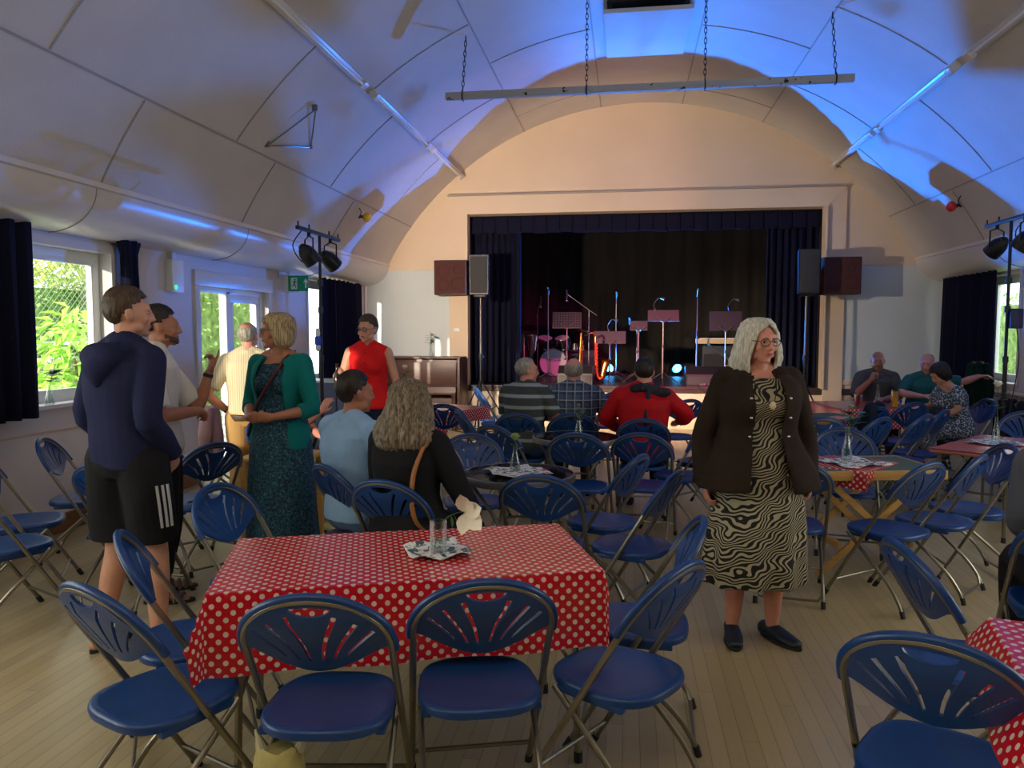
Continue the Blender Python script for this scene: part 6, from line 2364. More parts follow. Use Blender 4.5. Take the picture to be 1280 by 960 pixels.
def glasses(B, mt, r=0.022):
    s = B.s
    m = MB()
    for sx in (-1, 1):
        m.tube([B.Q @ (V((sx * 0.032 + r * 1.1 * cos(a), 0.098 - 0.10 * abs(sx * 0.032 + r * cos(a)) ** 1.2, 0.001 + r * 0.85 * sin(a))) * s) for a in [2 * pi * k / 20 for k in range(20)]], 0.0022 * s, 6, closed=True)
        m.tube([B.Q @ (V((sx * 0.056, 0.094, 0.006)) * s), B.Q @ (V((sx * 0.080, 0.05, 0.008)) * s), B.Q @ (V((sx * 0.083, -0.01, 0.006)) * s)], 0.0020 * s, 5)
    m.tube([B.Q @ (V((x, 0.102, 0.004 + 0.002 * (1 - (x / 0.009) ** 2))) * s) for x in (-0.009, 0, 0.009)], 0.0020 * s, 5)
    return m.build('spectacles', mt, B.root)
def collar(B, mt, h=0.035, r=0.068, open_=0.5, name='collar', flare=0.012):
    s = B.s
    d, l, f = orth(B.up, B.sx)
    if f.y < 0 and abs(f.y) > 0.3:
        f = -f
    c = lerp(B.hip, B.neck, 0.985)
    rows = []
    for i in range(25):
        a = pi / 2 + open_ + (2 * pi - 2 * open_) * i / 24
        e = l * cos(a) + f * sin(a)
        rows.append([c + e * (r * s) - d * 0.012 * s, c + e * ((r - 0.004) * s) + d * h * s, c + e * ((r + 0.004) * s) + d * (h * 1.02) * s, c + e * ((r + flare) * s) - d * 0.006 * s])
    o = MB().grid(rows).build(name, mt, B.root)
    o.modifiers.new('thickness', 'SOLIDIFY').thickness = 0.004
    return o
def watch(B, sd):
    a, b = getattr(B, 'el' + sd), getattr(B, 'wr' + sd)
    c = lerp(a, b, 0.93)
    d = (b - a).normalized()
    MB().tube([c - d * 0.011, c + d * 0.011], (B.armr[4] * B.s + 0.005), 14).build('watch', M['black_plastic'], B.root)
def skirt(B, name, mt, rings, amp=0.006, seed=3, f=9, flute=0.0, nfl=11, torso_t=0.5):
    """rings: (z, rx, ry, cx, cy) from the hem up, in metres for this person; joined to the torso above"""
    m = MB()
    n = 64
    rr = []
    for z, rx, ry, cx, cy in rings:
        k = flute * max(0, 1 - (z - rings[0][0]) / 0.7)
        rr.append([V((cx + (rx + k * sin(nfl * a + z)) * cos(a), cy + (ry + k * sin(nfl * a + z)) * sin(a), z)) for a in [2 * pi * q / n for q in range(n)]])
    m.rings(rr)
    return m
# -- 1 the boy in the navy hoodie
NAVY = cloth_mat('navy_fleece', srgb(36, 40, 74))
BLACK = cloth_mat('black_cloth', (0.013, 0.013, 0.015, 1))
WHITE = cloth_mat('white_shirt_cotton', srgb(214, 210, 202))
B = human('person', 'tall boy in a navy hooded top and black shorts, seen from behind at the left', (-2.45, 3.48, 0), -14, 1.81, 'm', 'skin',
          dict(elR=(0.208, -0.06, 1.14), wrR=(0.155, 0.13, 0.94), hdR=(-0.45, 0.5, -0.7), elL=(-0.208, -0.06, 1.14), wrL=(-0.155, 0.13, 0.94), hdL=(0.45, 0.5, -0.7), neck=(0, 0.0, 1.48), hyaw=-36, sw=0.158,
               kneeR=(0.11, 0.05, 0.49), ankR=(0.13, 0.03, 0.085), kneeL=(-0.11, 0.02, 0.49), ankL=(-0.14, -0.06, 0.085)), vox=0.008)
top(B, 'hooded_top', NAVY, 1.96, -0.10, 0.026, 0.020, 0.016, hem=0.0, amp=0.007, seed=4, neck=0.97)
m = MB()
c = lerp(B.hip, B.neck, 0.97)
for i in range(15):
    a = -pi / 2 + (i / 14 - 0.5) * 2 * pi * 0.78
    m.ell(c + V((0.095 * cos(a), 0.085 * sin(a) - 0.015, 0.005 - 0.03 * (sin(a) < 0) * abs(sin(a)))), (0.036, 0.036, 0.046))
m.ell(c + V((0, -0.135, -0.035)), (0.125, 0.070, 0.075))
m.ell(c + V((0, -0.165, -0.085)), (0.085, 0.055, 0.070))
m.ell(c + V((0, -0.165, -0.135)), (0.045, 0.038, 0.050))
garment(B, 'hood', m, NAVY, amp=0.005, seed=8, f=20)
m = MB()
torso_loft(m, B, 0.022, -0.12, 0.18)
for sd in 'RL':
    flat_capsule(m, limb_part(B, sd, 'leg', 0.0, 0.88, 0.028, 0.055))
    m.ell(getattr(B, 'hip' + sd), 0.125)
sh = garment(B, 'shorts', m, BLACK, amp=0.007, seed=5)
for i in range(3):
    q = []
    for j in range(9):
        t = 0.22 + 0.06 * j
        pt = limb_part(B, 'R', 'leg', t, t + 0.01, 0.028 + 0.024 * t, 0.03)[0]
        a = 0.05 - i * 0.22
        q.append(pt[0] + V(((pt[1] + 0.010) * cos(a), (pt[1] + 0.010) * sin(a), 0)))
    rows = [[p + V((0.002, 0.009, 0)), p + V((0.006, 0, 0)), p + V((0.002, -0.009, 0))] for p in q]
    MB().grid(rows).build('white_stripe', mat('stripe_white_%d' % i, srgb(220, 220, 220), rough=0.7), sh)
shoes(B, M['black_plastic'], kind='sandal')
short_hair(B, H_BROWN, grow=1.08, tall=0.12, nape=-0.05, seed=1)

# -- 2 the man in the white shirt, one hand raised
B = human('person', 'bearded man in a white short-sleeved shirt raising one hand, beside the boy', (-2.74, 4.20, 0), -62, 1.75, 'm', 'skin_tan',
          dict(elR=(0.24, 0.02, 1.12), wrR=(0.0, 0.215, 1.12), hdR=(-1, 0.25, -0.1), hnR=(0, -0.4, -0.6), elL=(-0.17, 0.20, 1.11), wrL=(-0.18, 0.27, 1.34), hdL=(0.05, 0.35, 0.95), hnL=(0.5, -0.7, 0.4), curlL=0.75, curlR=0.6, pointL=True, hyaw=4), vox=0.0075)
top(B, 'shirt', WHITE, 0.84, -0.16, 0.018, 0.013, 0.020, hem=0.010, amp=0.005, seed=6)
collar(B, WHITE, open_=0.45)
trousers(B, BLACK, seed=7)
shoes(B, mat('sandal_leather', srgb(84, 78, 70), rough=0.6), kind='sandal')
watch(B, 'L')
short_hair(B, H_DARK, grow=1.05, tall=0.14, side=0.02, nape=-0.03, seed=2)
cap = cap_hair(B, 'stubble', mat('dark_stubble', srgb(92, 66, 52), rough=0.8), lambda x, y, z: False, grow=1.0)
bpy.data.objects.remove(cap)
m = MB()
for a in range(-7, 8):
    t = a / 7
    m.add(*ell_raw(B.Q, (0.056 * t, 0.055 + 0.033 * (1 - t * t) - 0.03 * t * t, -0.086 + 0.026 * t * t), (0.016, 0.010, 0.020)))
me = remesh(m, 0.006, 2)
me.materials.append(mat('short_beard', srgb(88, 66, 52), rough=0.85, bump=0.6, bscale=300))
link('beard', me, B.root)

# -- 3 the grey-haired man in the cream shirt, back turned
def stripes_mat(name, c1, c2, axis=0, per=0.02, duty=0.3, rough=0.8):
    mm = mat(name, c1, rough=rough, bump=0.2, bscale=200)
    g = NG(mm)
    tc = g.n('ShaderNodeTexCoord')
    sp = g.n('ShaderNodeSeparateXYZ')
    g.l(tc.outputs['Object'], sp.inputs[0])
    f = g.math('LESS_THAN', g.math('FRACT', g.math('DIVIDE', sp.outputs[axis], per)), duty)
    g.l(g.mix(f, c1, c2), g.b.inputs['Base Color'])
    return mm
CREAM = stripes_mat('cream_striped_cotton', srgb(226, 212, 178), srgb(200, 182, 146), 0, 0.018, 0.3)
B = human('person', 'grey-haired man in a cream striped shirt, his back turned, at the garden door', (-3.10, 6.00, 0), 24, 1.68, 'm', 'skin_pink',
          dict(elL=(-0.34, -0.08, 1.13), wrL=(-0.19, 0.07, 0.98), hdL=(0.6, 0.5, -0.5), hyaw=-20, elR=(0.26, 0.0, 1.12), wrR=(0.2, 0.15, 0.92), brow='brow_grey', sw=0.172), bulk=1.02, vox=0.009)
top(B, 'shirt', CREAM, 0.78, 0.0, 0.018, 0.014, 0.024, hem=0.006, amp=0.006, seed=9)
collar(B, CREAM)
trousers(B, cloth_mat('tan_trousers', srgb(186, 146, 92)), seed=10)
m = MB()
torso_loft(m, B, 0.026, -0.02, 0.08)
garment(B, 'belt', m, mat('brown_leather', srgb(70, 44, 28), rough=0.5), amp=0)
watch(B, 'L')
shoes(B, mat('brown_shoe', srgb(60, 42, 30), rough=0.5))
cap_hair(B, 'hair', H_GREY, lambda x, y, z: (y < 0.0 and -0.05 < z < 0.085 and (abs(x) > 0.035 or z < 0.07)) , grow=1.08, seed=3, strand=0.004)

# -- 4 the woman in the teal cardigan
TEAL = cloth_mat('teal_knit', srgb(14, 116, 112))
def blotch_mat(name, base, cols, sc):
    return paper_mat(name, base, [(c, sc * (1 + 0.23 * i), th) for i, (c, th) in enumerate(cols)])
FLORAL = blotch_mat('teal_leaf_print', srgb(22, 72, 92), [(srgb(14, 40, 60), 0.50), (srgb(66, 112, 112), 0.60), (srgb(24, 92, 110), 0.62)], 60)
B = human('person', 'woman in a teal cardigan over a long teal patterned dress, hands clasped', (-2.22, 4.70, 0), 174, 1.72, 'f', 'skin_tan',
          dict(elL=(-0.255, 0.02, 1.12), wrL=(-0.09, 0.235, 1.09), hdL=(0.9, 0.4, 0.05), hnL=(0, -0.8, 0.2), elR=(0.235, -0.02, 1.14), wrR=(0.09, 0.22, 1.08), hdR=(-0.8, 0.6, 0.1), hnR=(0, -0.8, 0.2), curlL=1.1, curlR=1.1, hyaw=-46), bulk=1.08, vox=0.0075)
m = skirt(B, '', None, [(0.10, 0.25, 0.22, 0, 0), (0.35, 0.235, 0.205, 0, 0), (0.65, 0.222, 0.19, 0, 0), (0.88, 0.205, 0.165, 0, 0), (1.02, 0.175, 0.14, 0, -0.005), (1.14, 0.158, 0.13, 0, -0.012)], flute=0.010, nfl=9)
torso_loft(m, B, 0.013, 0.1, 0.90)
garment(B, 'dress', m, FLORAL, amp=0.004, seed=12)
m = MB()
rr = []
NN = 48
def open_top(B, name, mt, sleeve, t0, off, soff, cuff, gap, amp, seed, thick=0.012, hem=0.0, length=None):
    """a jacket: the torso shell left open at the front by half-angle gap (radians), plus sleeves"""
    s = B.s
    m = MB()
    hip, neck = B.hip, B.neck
    mid = lerp(hip, neck, 0.5) + V((0, -0.012 * s, 0))
    rows = []
    ts = [t0 + (0.93 - t0) * i / 16 for i in range(17)] + [0.965]
    for t in ts:
        c = hip * ((1 - t) * (1 - 2 * t)) + mid * (4 * t * (1 - t)) + neck * (t * (2 * t - 1)) if t >= 0 else hip + V((0, 0, t * 0.55 * s))
        tt = max(-0.02, min(1.0, t))
        for j in range(len(B.torso) - 1):
            if B.torso[j][0] <= tt <= B.torso[j + 1][0]:
                q = (tt - B.torso[j][0]) / (B.torso[j + 1][0] - B.torso[j][0])
                rx = B.torso[j][1] * (1 - q) + B.torso[j + 1][1] * q
                ry = B.torso[j][2] * (1 - q) + B.torso[j + 1][2] * q
                break
        bust = 0.045 * s * math.exp(-((t - 0.66) / 0.2) ** 2) if B.sex == 'f' else 0
        rx = rx * s * B.bulk ** 0.7 + off + hem * max(0, (0.45 - t))
        ry = ry * s * B.bulk + off + hem * max(0, (0.45 - t))
        g = gap(t)
        ro, ri = [], []
        for k in range(NN + 1):
            a = pi / 2 + g + (2 * pi - 2 * g) * k / NN
            fr = max(0, sin(a)) ** 1.5 * bust
            e = 2 / 2.3
            ca, sa = cos(a), sin(a)
            ex, ey = math.copysign(abs(ca) ** e, ca), math.copysign(abs(sa) ** e, sa)
            ro.append(c + V((rx * ex, ry * ey + fr, 0)))
            ri.append(c + V(((rx - thick) * ex, (ry - thick) * ey + fr, 0)))
        rows.append(ro + ri[::-1])
    m.rings(rows)
    for sd in 'RL':
        flat_capsule(m, limb_part(B, sd, 'arm', 0.0, sleeve, soff, cuff), lat=(0, 1, 0.2))
        m.ell(getattr(B, 'sh' + sd), B.armr[0] * s * B.bulk ** 0.5 + soff * 0.9)
        m.ell(lerp(getattr(B, 'sh' + sd), lerp(hip, neck, 0.93), 0.35), (0.062 * s + off * 0.5, 0.058 * s + off * 0.5, 0.045 * s + off * 0.5))
    return garment(B, name, m, mt, vox=0.007, amp=amp, seed=seed)
open_top(B, 'cardigan', TEAL, 1.35, -0.10, 0.026, 0.016, 0.016, lambda t: 0.62 - 0.10 * t, 0.004, 13)
strap = catmull([B.shL + V((0.07, -0.03, 0.075)), B.shL + V((0.085, 0.085, 0.02)), lerp(B.hip, B.neck, 0.66) + V((-0.01, 0.158, 0.0)), lerp(B.hip, B.neck, 0.40) + V((0.085, 0.145, 0.0)), B.hip + V((0.20, 0.06, 0.02))], 6)
MB().tube(strap, 0.010, 6).build('bag_strap', mat('maroon_strap', srgb(84, 26, 30), rough=0.5), B.root)
shoes(B, M['black_plastic'])
lock_hair(B, 'hair', H_BLONDE, [(0.126, 0.012, 0.0, -0.03, 0), (0.120, 0.050, 0.045, -0.075, 0), (0.090, 0.078, 0.085, -0.112, 0), (0.050, 0.092, 0.098, -0.126, 0), (0.0, 0.100, 0.092, -0.128, 0), (-0.05, 0.103, 0.078, -0.120, 0), (-0.090, 0.098, 0.060, -0.098, 0), (-0.105, 0.085, 0.045, -0.075, 0)],
          seed=4, wave=0.0022, cut=lambda z: 0.0 if z > 0.060 else 0.62 + 0.25 * min(1, max(0, (0.06 - z) / 0.1)), wfreq=10)
MB().add(*ell_raw(B.Q, (-0.083, -0.004, -0.045), (0.007, 0.007, 0.007))).build('earring', mat('pearl', srgb(236, 230, 220), rough=0.2), B.root)
glasses(B, M['black_plastic'])

# -- 5 the woman in red
RED = cloth_mat('red_linen', srgb(226, 32, 34))
B = human('person', 'woman in a sleeveless red blouse and glasses standing before the black curtain', (-2.28, 6.62, 0), 186, 1.74, 'f', 'skin',
          dict(elR=(0.255, 0.02, 1.14), wrR=(0.235, 0.24, 1.22), hdR=(-0.35, 0.5, 0.5), hnR=(-1, -0.3, 0), curlR=0.9, elL=(-0.25, -0.03, 1.14), wrL=(-0.27, 0.04, 0.88), hyaw=-20, hpitch=-4), bulk=1.12, vox=0.008)
top(B, 'blouse', RED, 0.0, -0.10, 0.018, 0.014, 0.014, hem=0.018, amp=0.005, seed=14)
collar(B, RED, open_=0.6, flare=0.02)
m = MB()
for i in range(6):
    t = 0.9 - 0.16 * i
    MB().ell(lerp(B.hip, B.neck, t) + V((0, 0.135 + (0.045 if 0.5 < t < 0.85 else 0), 0)), 0.006).build('button', M['rubber'], B.root)
trousers(B, cloth_mat('dark_blue_jeans', srgb(34, 38, 66)), seed=15)
shoes(B, M['black_plastic'])
short_hair(B, H_BROWN, grow=1.11, tall=0.12, side=-0.02, nape=-0.07, seed=5)
glasses(B, M['black_plastic'])
watch(B, 'R')
t = thing('bottle', 'slim dark bottle held by the woman in the red blouse', 'bottle', (0, 0, 0), 0)
q = Matrix.Translation(B.root.location) @ Matrix.Rotation(R(186), 4, 'Z')
hp = q @ (B.wrR + V((-0.028, 0.055, 0.045)))
t.location = hp - V((0, 0, 0.12))
MB().lathe([(0.001, -0.06), (0.026, -0.06), (0.028, -0.05), (0.028, 0.08), (0.012, 0.13), (0.011, 0.18), (0.013, 0.185), (0.001, 0.186)], 14).build('vessel', mat('dark_brown_glass', (0.03, 0.012, 0.006, 1), rough=0.12), t)

# -- 14 the old woman in the zebra dress
def zebra_mat():
    mm = mat('zebra_print', srgb(176, 166, 136), rough=0.75, bump=0.15, bscale=200)
    g = NG(mm)
    tc = g.n('ShaderNodeTexCoord')
    mp = g.n('ShaderNodeMapping')
    mp.inputs['Scale'].default_value = (1.0, 1.0, 1.6)
    g.l(tc.outputs['Object'], mp.inputs[0])
    n1 = g.n('ShaderNodeTexNoise')
    n1.inputs['Scale'].default_value = 4.2
    n1.inputs['Detail'].default_value = 1.5
    g.l(mp.outputs[0], n1.inputs['Vector'])
    wv = g.n('ShaderNodeTexWave', wave_type='BANDS', bands_direction='DIAGONAL')
    wv.inputs['Scale'].default_value = 18.5
    wv.inputs['Distortion'].default_value = 22.0
    wv.inputs['Detail'].default_value = 1.0
    wv.inputs['Detail Scale'].default_value = 0.42
    g.l(mp.outputs[0], wv.inputs['Vector'])
    f = g.math('GREATER_THAN', g.math('ADD', wv.outputs['Fac'], g.math('MULTIPLY', n1.outputs['Fac'], 0.25)), 0.58)
    g.l(g.mix(f, srgb(178, 168, 138), srgb(14, 12, 10)), g.b.inputs['Base Color'])
    return mm
BROWNJ = cloth_mat('dark_brown_suede', srgb(46, 34, 26), var=0.25)
B = human('person', 'white-haired old woman in a zebra-print dress and dark brown jacket, standing at the right', (0.67, 4.08, 0), 190, 1.665, 'f', 'skin_pink',
          dict(elR=(0.275, -0.05, 1.12), wrR=(0.285, 0.03, 0.865), hdR=(-0.05, 0.2, -1), hnR=(-1, 0.1, 0), elL=(-0.275, -0.05, 1.12), wrL=(-0.27, 0.04, 0.875), hdL=(0.1, 0.25, -1), hnL=(1, 0.1, 0), curlR=0.45, curlL=0.5,
               hyaw=14, hpitch=-3, kneeR=(0.10, 0.02, 0.48), ankR=(0.115, 0.0, 0.085), ankL=(-0.10, 0.02, 0.085), toeR=(0.2, 1), toeL=(-0.45, 1), brow='brow_grey', sw=0.172), bulk=1.30, vox=0.007)
m = skirt(B, '', None, [(0.315, 0.275, 0.225, 0.01, 0), (0.40, 0.272, 0.222, 0.01, 0), (0.60, 0.255, 0.205, 0, 0), (0.85, 0.220, 0.175, 0, 0), (0.98, 0.190, 0.152, 0, -0.005), (1.10, 0.168, 0.140, 0, -0.01)], flute=0.014, nfl=10)
torso_loft(m, B, 0.015, 0.1, 0.93)
garment(B, 'dress', m, zebra_mat(), vox=0.008, amp=0.005, seed=17)
open_top(B, 'jacket', BROWNJ, 1.95, -0.12, 0.048, 0.022, 0.028, lambda t: 0.30 - 0.0 * t, 0.005, 18, hem=0.13)
for i in range(5):
    for sx in (-1, 1):
        t = 0.75 - i * 0.18
        g = 0.30
        c = lerp(B.hip, B.neck, t)
        k = 0.155 * B.s * B.bulk ** 0.7 + 0.05
        MB().ell(c + V((sx * (k * sin(g) + 0.030), (0.115 * B.s * B.bulk + 0.045) * cos(g) ** 0.85 + (0.02 if 0.5 < t < 0.8 else 0), 0)), 0.008).build('button', M['chrome'], B.root)
shoes(B, mat('dark_teal_shoe', srgb(26, 36, 46), rough=0.4))
lock_hair(B, 'hair', H_WHITE, [(0.128, 0.012, 0.0, -0.03, 0), (0.122, 0.052, 0.045, -0.075, 0), (0.095, 0.082, 0.074, -0.112, 0), (0.050, 0.104, 0.086, -0.132, 0), (0.0, 0.118, 0.080, -0.138, 0), (-0.05, 0.138, 0.070, -0.134, 0), (-0.10, 0.150, 0.058, -0.126, 0), (-0.15, 0.146, 0.045, -0.112, 0), (-0.175, 0.120, 0.03, -0.09, 0)],
          seed=6, wave=0.004, cut=lambda z: 0.0 if z > 0.084 else min(0.54, 0.54 * math.sqrt((0.084 - z) / 0.03)), wfreq=26)
glasses(B, M['black_plastic'], 0.024)
neckl = catmull([lerp(B.hip, B.neck, 0.98) + V((sx * 0.07, 0.03, 0.01)) for sx in (-1,)] + [lerp(B.hip, B.neck, 0.86) + V((-0.05, 0.135, 0)), lerp(B.hip, B.neck, 0.70) + V((0, 0.215, 0)), lerp(B.hip, B.neck, 0.86) + V((0.05, 0.135, 0))] + [lerp(B.hip, B.neck, 0.98) + V((0.07, 0.03, 0.01))], 6)
nk = MB().tube(neckl, 0.0025, 5).build('necklace', M['brow_dark'], B.root)
MB().ell(lerp(B.hip, B.neck, 0.69) + V((0, 0.225, 0)), (0.016, 0.006, 0.022)).build('pendant', mat('pale_pendant', srgb(214, 196, 150), rough=0.3), nk)
# ------------------------------------------------------------------ seated people
def seated(label, hx, hy, ang, H, sex, skin, pose=None, bulk=1.0, vox=0.009, fwd=0.22):
    """hx, hy = hoop top of the chair; the hips are set on its seat"""
    ox, oy = hx - fwd * sin(R(ang)), hy + fwd * cos(R(ang))
    s = H / 1.75
    p = dict(hip=(0, 0, 0.555 / s), neck=(0, -0.02, (0.555 + 0.545 * s) / s), kneeR=(0.13, 0.44, 0.53 / s), kneeL=(-0.13, 0.44, 0.53 / s), ankR=(0.13, 0.42, 0.085), ankL=(-0.13, 0.42, 0.085),
             elR=(0.27, 0.08, 0.80), wrR=(0.16, 0.30, 0.70), elL=(-0.27, 0.08, 0.80), wrL=(-0.16, 0.30, 0.70), hdR=(-0.3, 0.9, -0.1), hnR=(0, 0, -1), hdL=(0.3, 0.9, -0.1), hnL=(0, 0, -1))
    p.update(pose or {})
    return human('person', label, (ox, oy, 0), ang, H, sex, skin, p, bulk, vox)

def nape_hair(B, mt, seed=0, bald=False, grow=1.07):
    if bald:
        cap_hair(B, 'hair', mt, lambda x, y, z: (y < 0.01 and -0.055 < z < 0.065 and not (abs(x) < 0.03 and z > 0.055)), grow=grow, seed=seed, strand=0.003)
    else:
        short_hair(B, mt, grow=grow, seed=seed)

# M1 light blue shirt
LBLUE = cloth_mat('light_blue_cotton', srgb(150, 188, 226))
B = seated('dark-haired man in a light blue shirt seated left of the long-haired woman', -1.65, 4.00, -32, 1.78, 'm', 'skin_tan', dict(hyaw=-14, neck=(0.0, -0.02, 1.075)), bulk=1.06, vox=0.0075)
top(B, 'shirt', LBLUE, 1.9, -0.02, 0.020, 0.020, 0.014, hem=0.008, amp=0.006, seed=21)
collar(B, LBLUE, open_=0.4)
trousers(B, cloth_mat('faded_jeans', srgb(96, 122, 150)), seed=22, top_t=0.06)
m = MB()
torso_loft(m, B, 0.024, -0.02, 0.02)
garment(B, 'belt', m, mat('dark_belt', srgb(44, 32, 26), rough=0.5), amp=0)
shoes(B, M['black_plastic'])
short_hair(B, H_DARK, grow=1.06, tall=0.10, side=-0.0, nape=-0.05, seed=7)

# M2 long hair, black top
B = seated('woman with long grey-blonde wavy hair in a black top seated behind the big red table', -1.17, 3.62, -18, 1.70, 'f', 'skin', dict(hyaw=8, hpitch=-6, elR=(0.30, 0.05, 0.78), wrR=(0.22, 0.28, 0.66)), bulk=1.22, vox=0.008)
top(B, 'black_top', BLACK, 1.9, -0.06, 0.022, 0.022, 0.016, hem=0.03, amp=0.005, seed=23)
trousers(B, BLACK, seed=24)
shoes(B, M['black_plastic'])
lock_hair(B, 'hair', H_LONG, [(0.128, 0.012, 0.0, -0.03, 0), (0.120, 0.055, 0.045, -0.080, 0), (0.090, 0.085, 0.080, -0.118, 0), (0.045, 0.102, 0.090, -0.135, 0), (-0.01, 0.118, 0.082, -0.146, 0), (-0.07, 0.140, 0.072, -0.160, 0), (-0.13, 0.160, 0.060, -0.172, 0), (-0.19, 0.165, 0.045, -0.178, 0), (-0.235, 0.145, 0.01, -0.170, 0), (-0.255, 0.115, -0.03, -0.150, 0)],
          seed=8, wave=0.006, cut=lambda z: 0.0 if z > 0.066 else 0.55, wfreq=26, n=110)
st = catmull([B.shR + V((-0.02, 0.06, 0.055)), B.shR + V((0.0, -0.05, 0.050)), lerp(B.shR, B.hipR, 0.3) + V((-0.01, -0.155, 0)), lerp(B.shR, B.hipR, 0.75) + V((0.03, -0.165, 0)), B.hipR + V((0.10, -0.06, 0.0))], 6)
rows = []
for p in st:
    rows.append([p + V((-0.014, 0, 0)), p + V((0, -0.005, 0)), p + V((0.014, 0, 0))])
o = MB().grid(rows).build('bag_strap', mat('tan_leather', srgb(166, 106, 52), rough=0.5), B.root)
o.modifiers.new('t', 'SOLIDIFY').thickness = 0.005

# striped polo
POLO = stripes_mat('striped_polo', srgb(62, 66, 66), srgb(150, 162, 164), 2, 0.10, 0.30)
B = seated('grey-haired man in a dark polo shirt with pale stripes, head turned to the right', -0.97, 6.78, -18, 1.72, 'm', 'skin_pink', dict(hyaw=-52, elR=(0.30, 0.02, 0.83), wrR=(0.16, 0.24, 0.74), brow='brow_grey'), bulk=1.2)
top(B, 'polo_shirt', POLO, 0.85, -0.04, 0.018, 0.018, 0.024, amp=0.004, seed=25)
collar(B, POLO, open_=0.4)
trousers(B, cloth_mat('blue_jeans', srgb(44, 66, 100)), seed=26)
shoes(B, M['black_plastic'])
cap_hair(B, 'hair', H_GREY, lambda x, y, z: (y < 0.015 and z > -0.05) or (z > 0.075 and y < 0.05), grow=1.06, seed=9, strand=0.003)

# checked shirt
def plaid_mat():
    mm = mat('blue_check_cotton', srgb(66, 84, 112), rough=0.8)
    g = NG(mm)
    tc = g.n('ShaderNodeTexCoord')
    sp = g.n('ShaderNodeSeparateXYZ')
    g.l(tc.outputs['Object'], sp.inputs[0])
    def band(ax, per, off, duty):
        return g.math('LESS_THAN', g.math('FRACT', g.math('ADD', g.math('DIVIDE', sp.outputs[ax], per), off)), duty)
    c = g.mix(g.math('MULTIPLY', band(0, 0.075, 0.1, 0.45), 0.55), srgb(78, 96, 122), srgb(26, 36, 58))
    c = g.mix(g.math('MULTIPLY', band(2, 0.075, 0.3, 0.45), 0.55), c, srgb(26, 36, 58))
    c = g.mix(g.math('MULTIPLY', band(0, 0.075, 0.8, 0.12), 0.8), c, srgb(170, 180, 180))
    c = g.mix(g.math('MULTIPLY', band(2, 0.075, 0.0, 0.12), 0.8), c, srgb(170, 180, 180))
    g.l(c, g.b.inputs['Base Color'])
    return mm
PL = plaid_mat()
B = seated('balding grey-haired man in a blue checked shirt facing the stage', -0.47, 6.84, 2, 1.78, 'm', 'skin_pink', dict(elR=(0.31, 0.06, 0.82), wrR=(0.20, 0.30, 0.74), elL=(-0.31, 0.06, 0.82), wrL=(-0.2, 0.3, 0.74), neck=(0, 0.02, 1.06), brow='brow_grey'), bulk=1.28)
top(B, 'shirt', PL, 1.3, -0.04, 0.020, 0.020, 0.022, amp=0.005, seed=27)
collar(B, PL, open_=0.4)
trousers(B, cloth_mat('olive_trousers', srgb(104, 104, 80)), seed=28)
shoes(B, M['black_plastic'])
nape_hair(B, H_GREY, 10, bald=True)

# red jacket
RJ = cloth_mat('red_jacket_cloth', srgb(188, 14, 24), rough=0.6)
B = seated('person in a red jacket with a dark patterned scarf facing the stage', 0.15, 6.51, -2, 1.78, 'm', 'skin', dict(neck=(0, 0.0, 1.07), elR=(0.36, 0.03, 0.86), wrR=(0.30, 0.26, 0.78), elL=(-0.33, 0.02, 0.82), wrL=(-0.22, 0.26, 0.72), hpitch=-8), bulk=1.22)
top(B, 'jacket', RJ, 1.95, -0.10, 0.034, 0.024, 0.018, hem=0.05, amp=0.007, seed=29)
m = MB()
c = lerp(B.hip, B.neck, 0.985)
for i in range(14):
    a = 2 * pi * i / 14
    m.ell(c + V((0.100 * cos(a), 0.095 * sin(a) - 0.005, 0.030 + 0.012 * sin(3 * a))), (0.040, 0.040, 0.046))
m.ell(c + V((0.14, -0.075, 0.0)), (0.095, 0.045, 0.045))
m.ell(c + V((0.035, -0.135, -0.06)), (0.024, 0.030, 0.09))
m.ell(c + V((0.015, -0.165, -0.20)), (0.018, 0.026, 0.10))
garment(B, 'scarf', m, paper_mat('dark_scarf', srgb(26, 26, 40), [(srgb(90, 94, 110), 60, 0.64)]), amp=0.004, seed=30)
trousers(B, cloth_mat('dark_trousers', srgb(34, 34, 40)), seed=31)
shoes(B, M['black_plastic'])
short_hair(B, H_DARK, grow=1.10, tall=0.08, nape=-0.075, side=-0.03, seed=11)

# bald man at the far table
B = human('person', 'bald man in a dark grey shirt, chin on his hand, at the far red table', (3.12, 10.28, 0), 172, 1.76, 'm', 'skin_tan',
          dict(hip=(0, 0, 0.555), neck=(0, 0.10, 1.07), kneeR=(0.13, 0.44, 0.53), kneeL=(-0.13, 0.44, 0.53), ankR=(0.13, 0.42, 0.085), ankL=(-0.13, 0.42, 0.085), elR=(0.27, 0.24, 0.80), wrR=(0.10, 0.33, 1.00), hdR=(-0.45, -0.15, 0.8), hnR=(-0.3, -1, 0), curlR=0.8,
               elL=(-0.27, 0.20, 0.80), wrL=(-0.05, 0.42, 0.78), hdL=(1, 0.2, 0), hnL=(0, 0, -1), hpitch=-8, hyaw=-6), 1.12, 0.010)
GS = cloth_mat('dark_grey_shirt', srgb(86, 84, 84))
top(B, 'shirt', GS, 1.0, -0.04, 0.018, 0.012, 0.020, amp=0.006, seed=33)
collar(B, GS, open_=0.5)
trousers(B, cloth_mat('charcoal_trousers', srgb(52, 50, 52)), seed=34)
shoes(B, M['black_plastic'])
# chair under him is hidden by the table; give him one
folding_chair(3.12, 10.26, 172, 'blue folding chair under the bald man at the far red table')

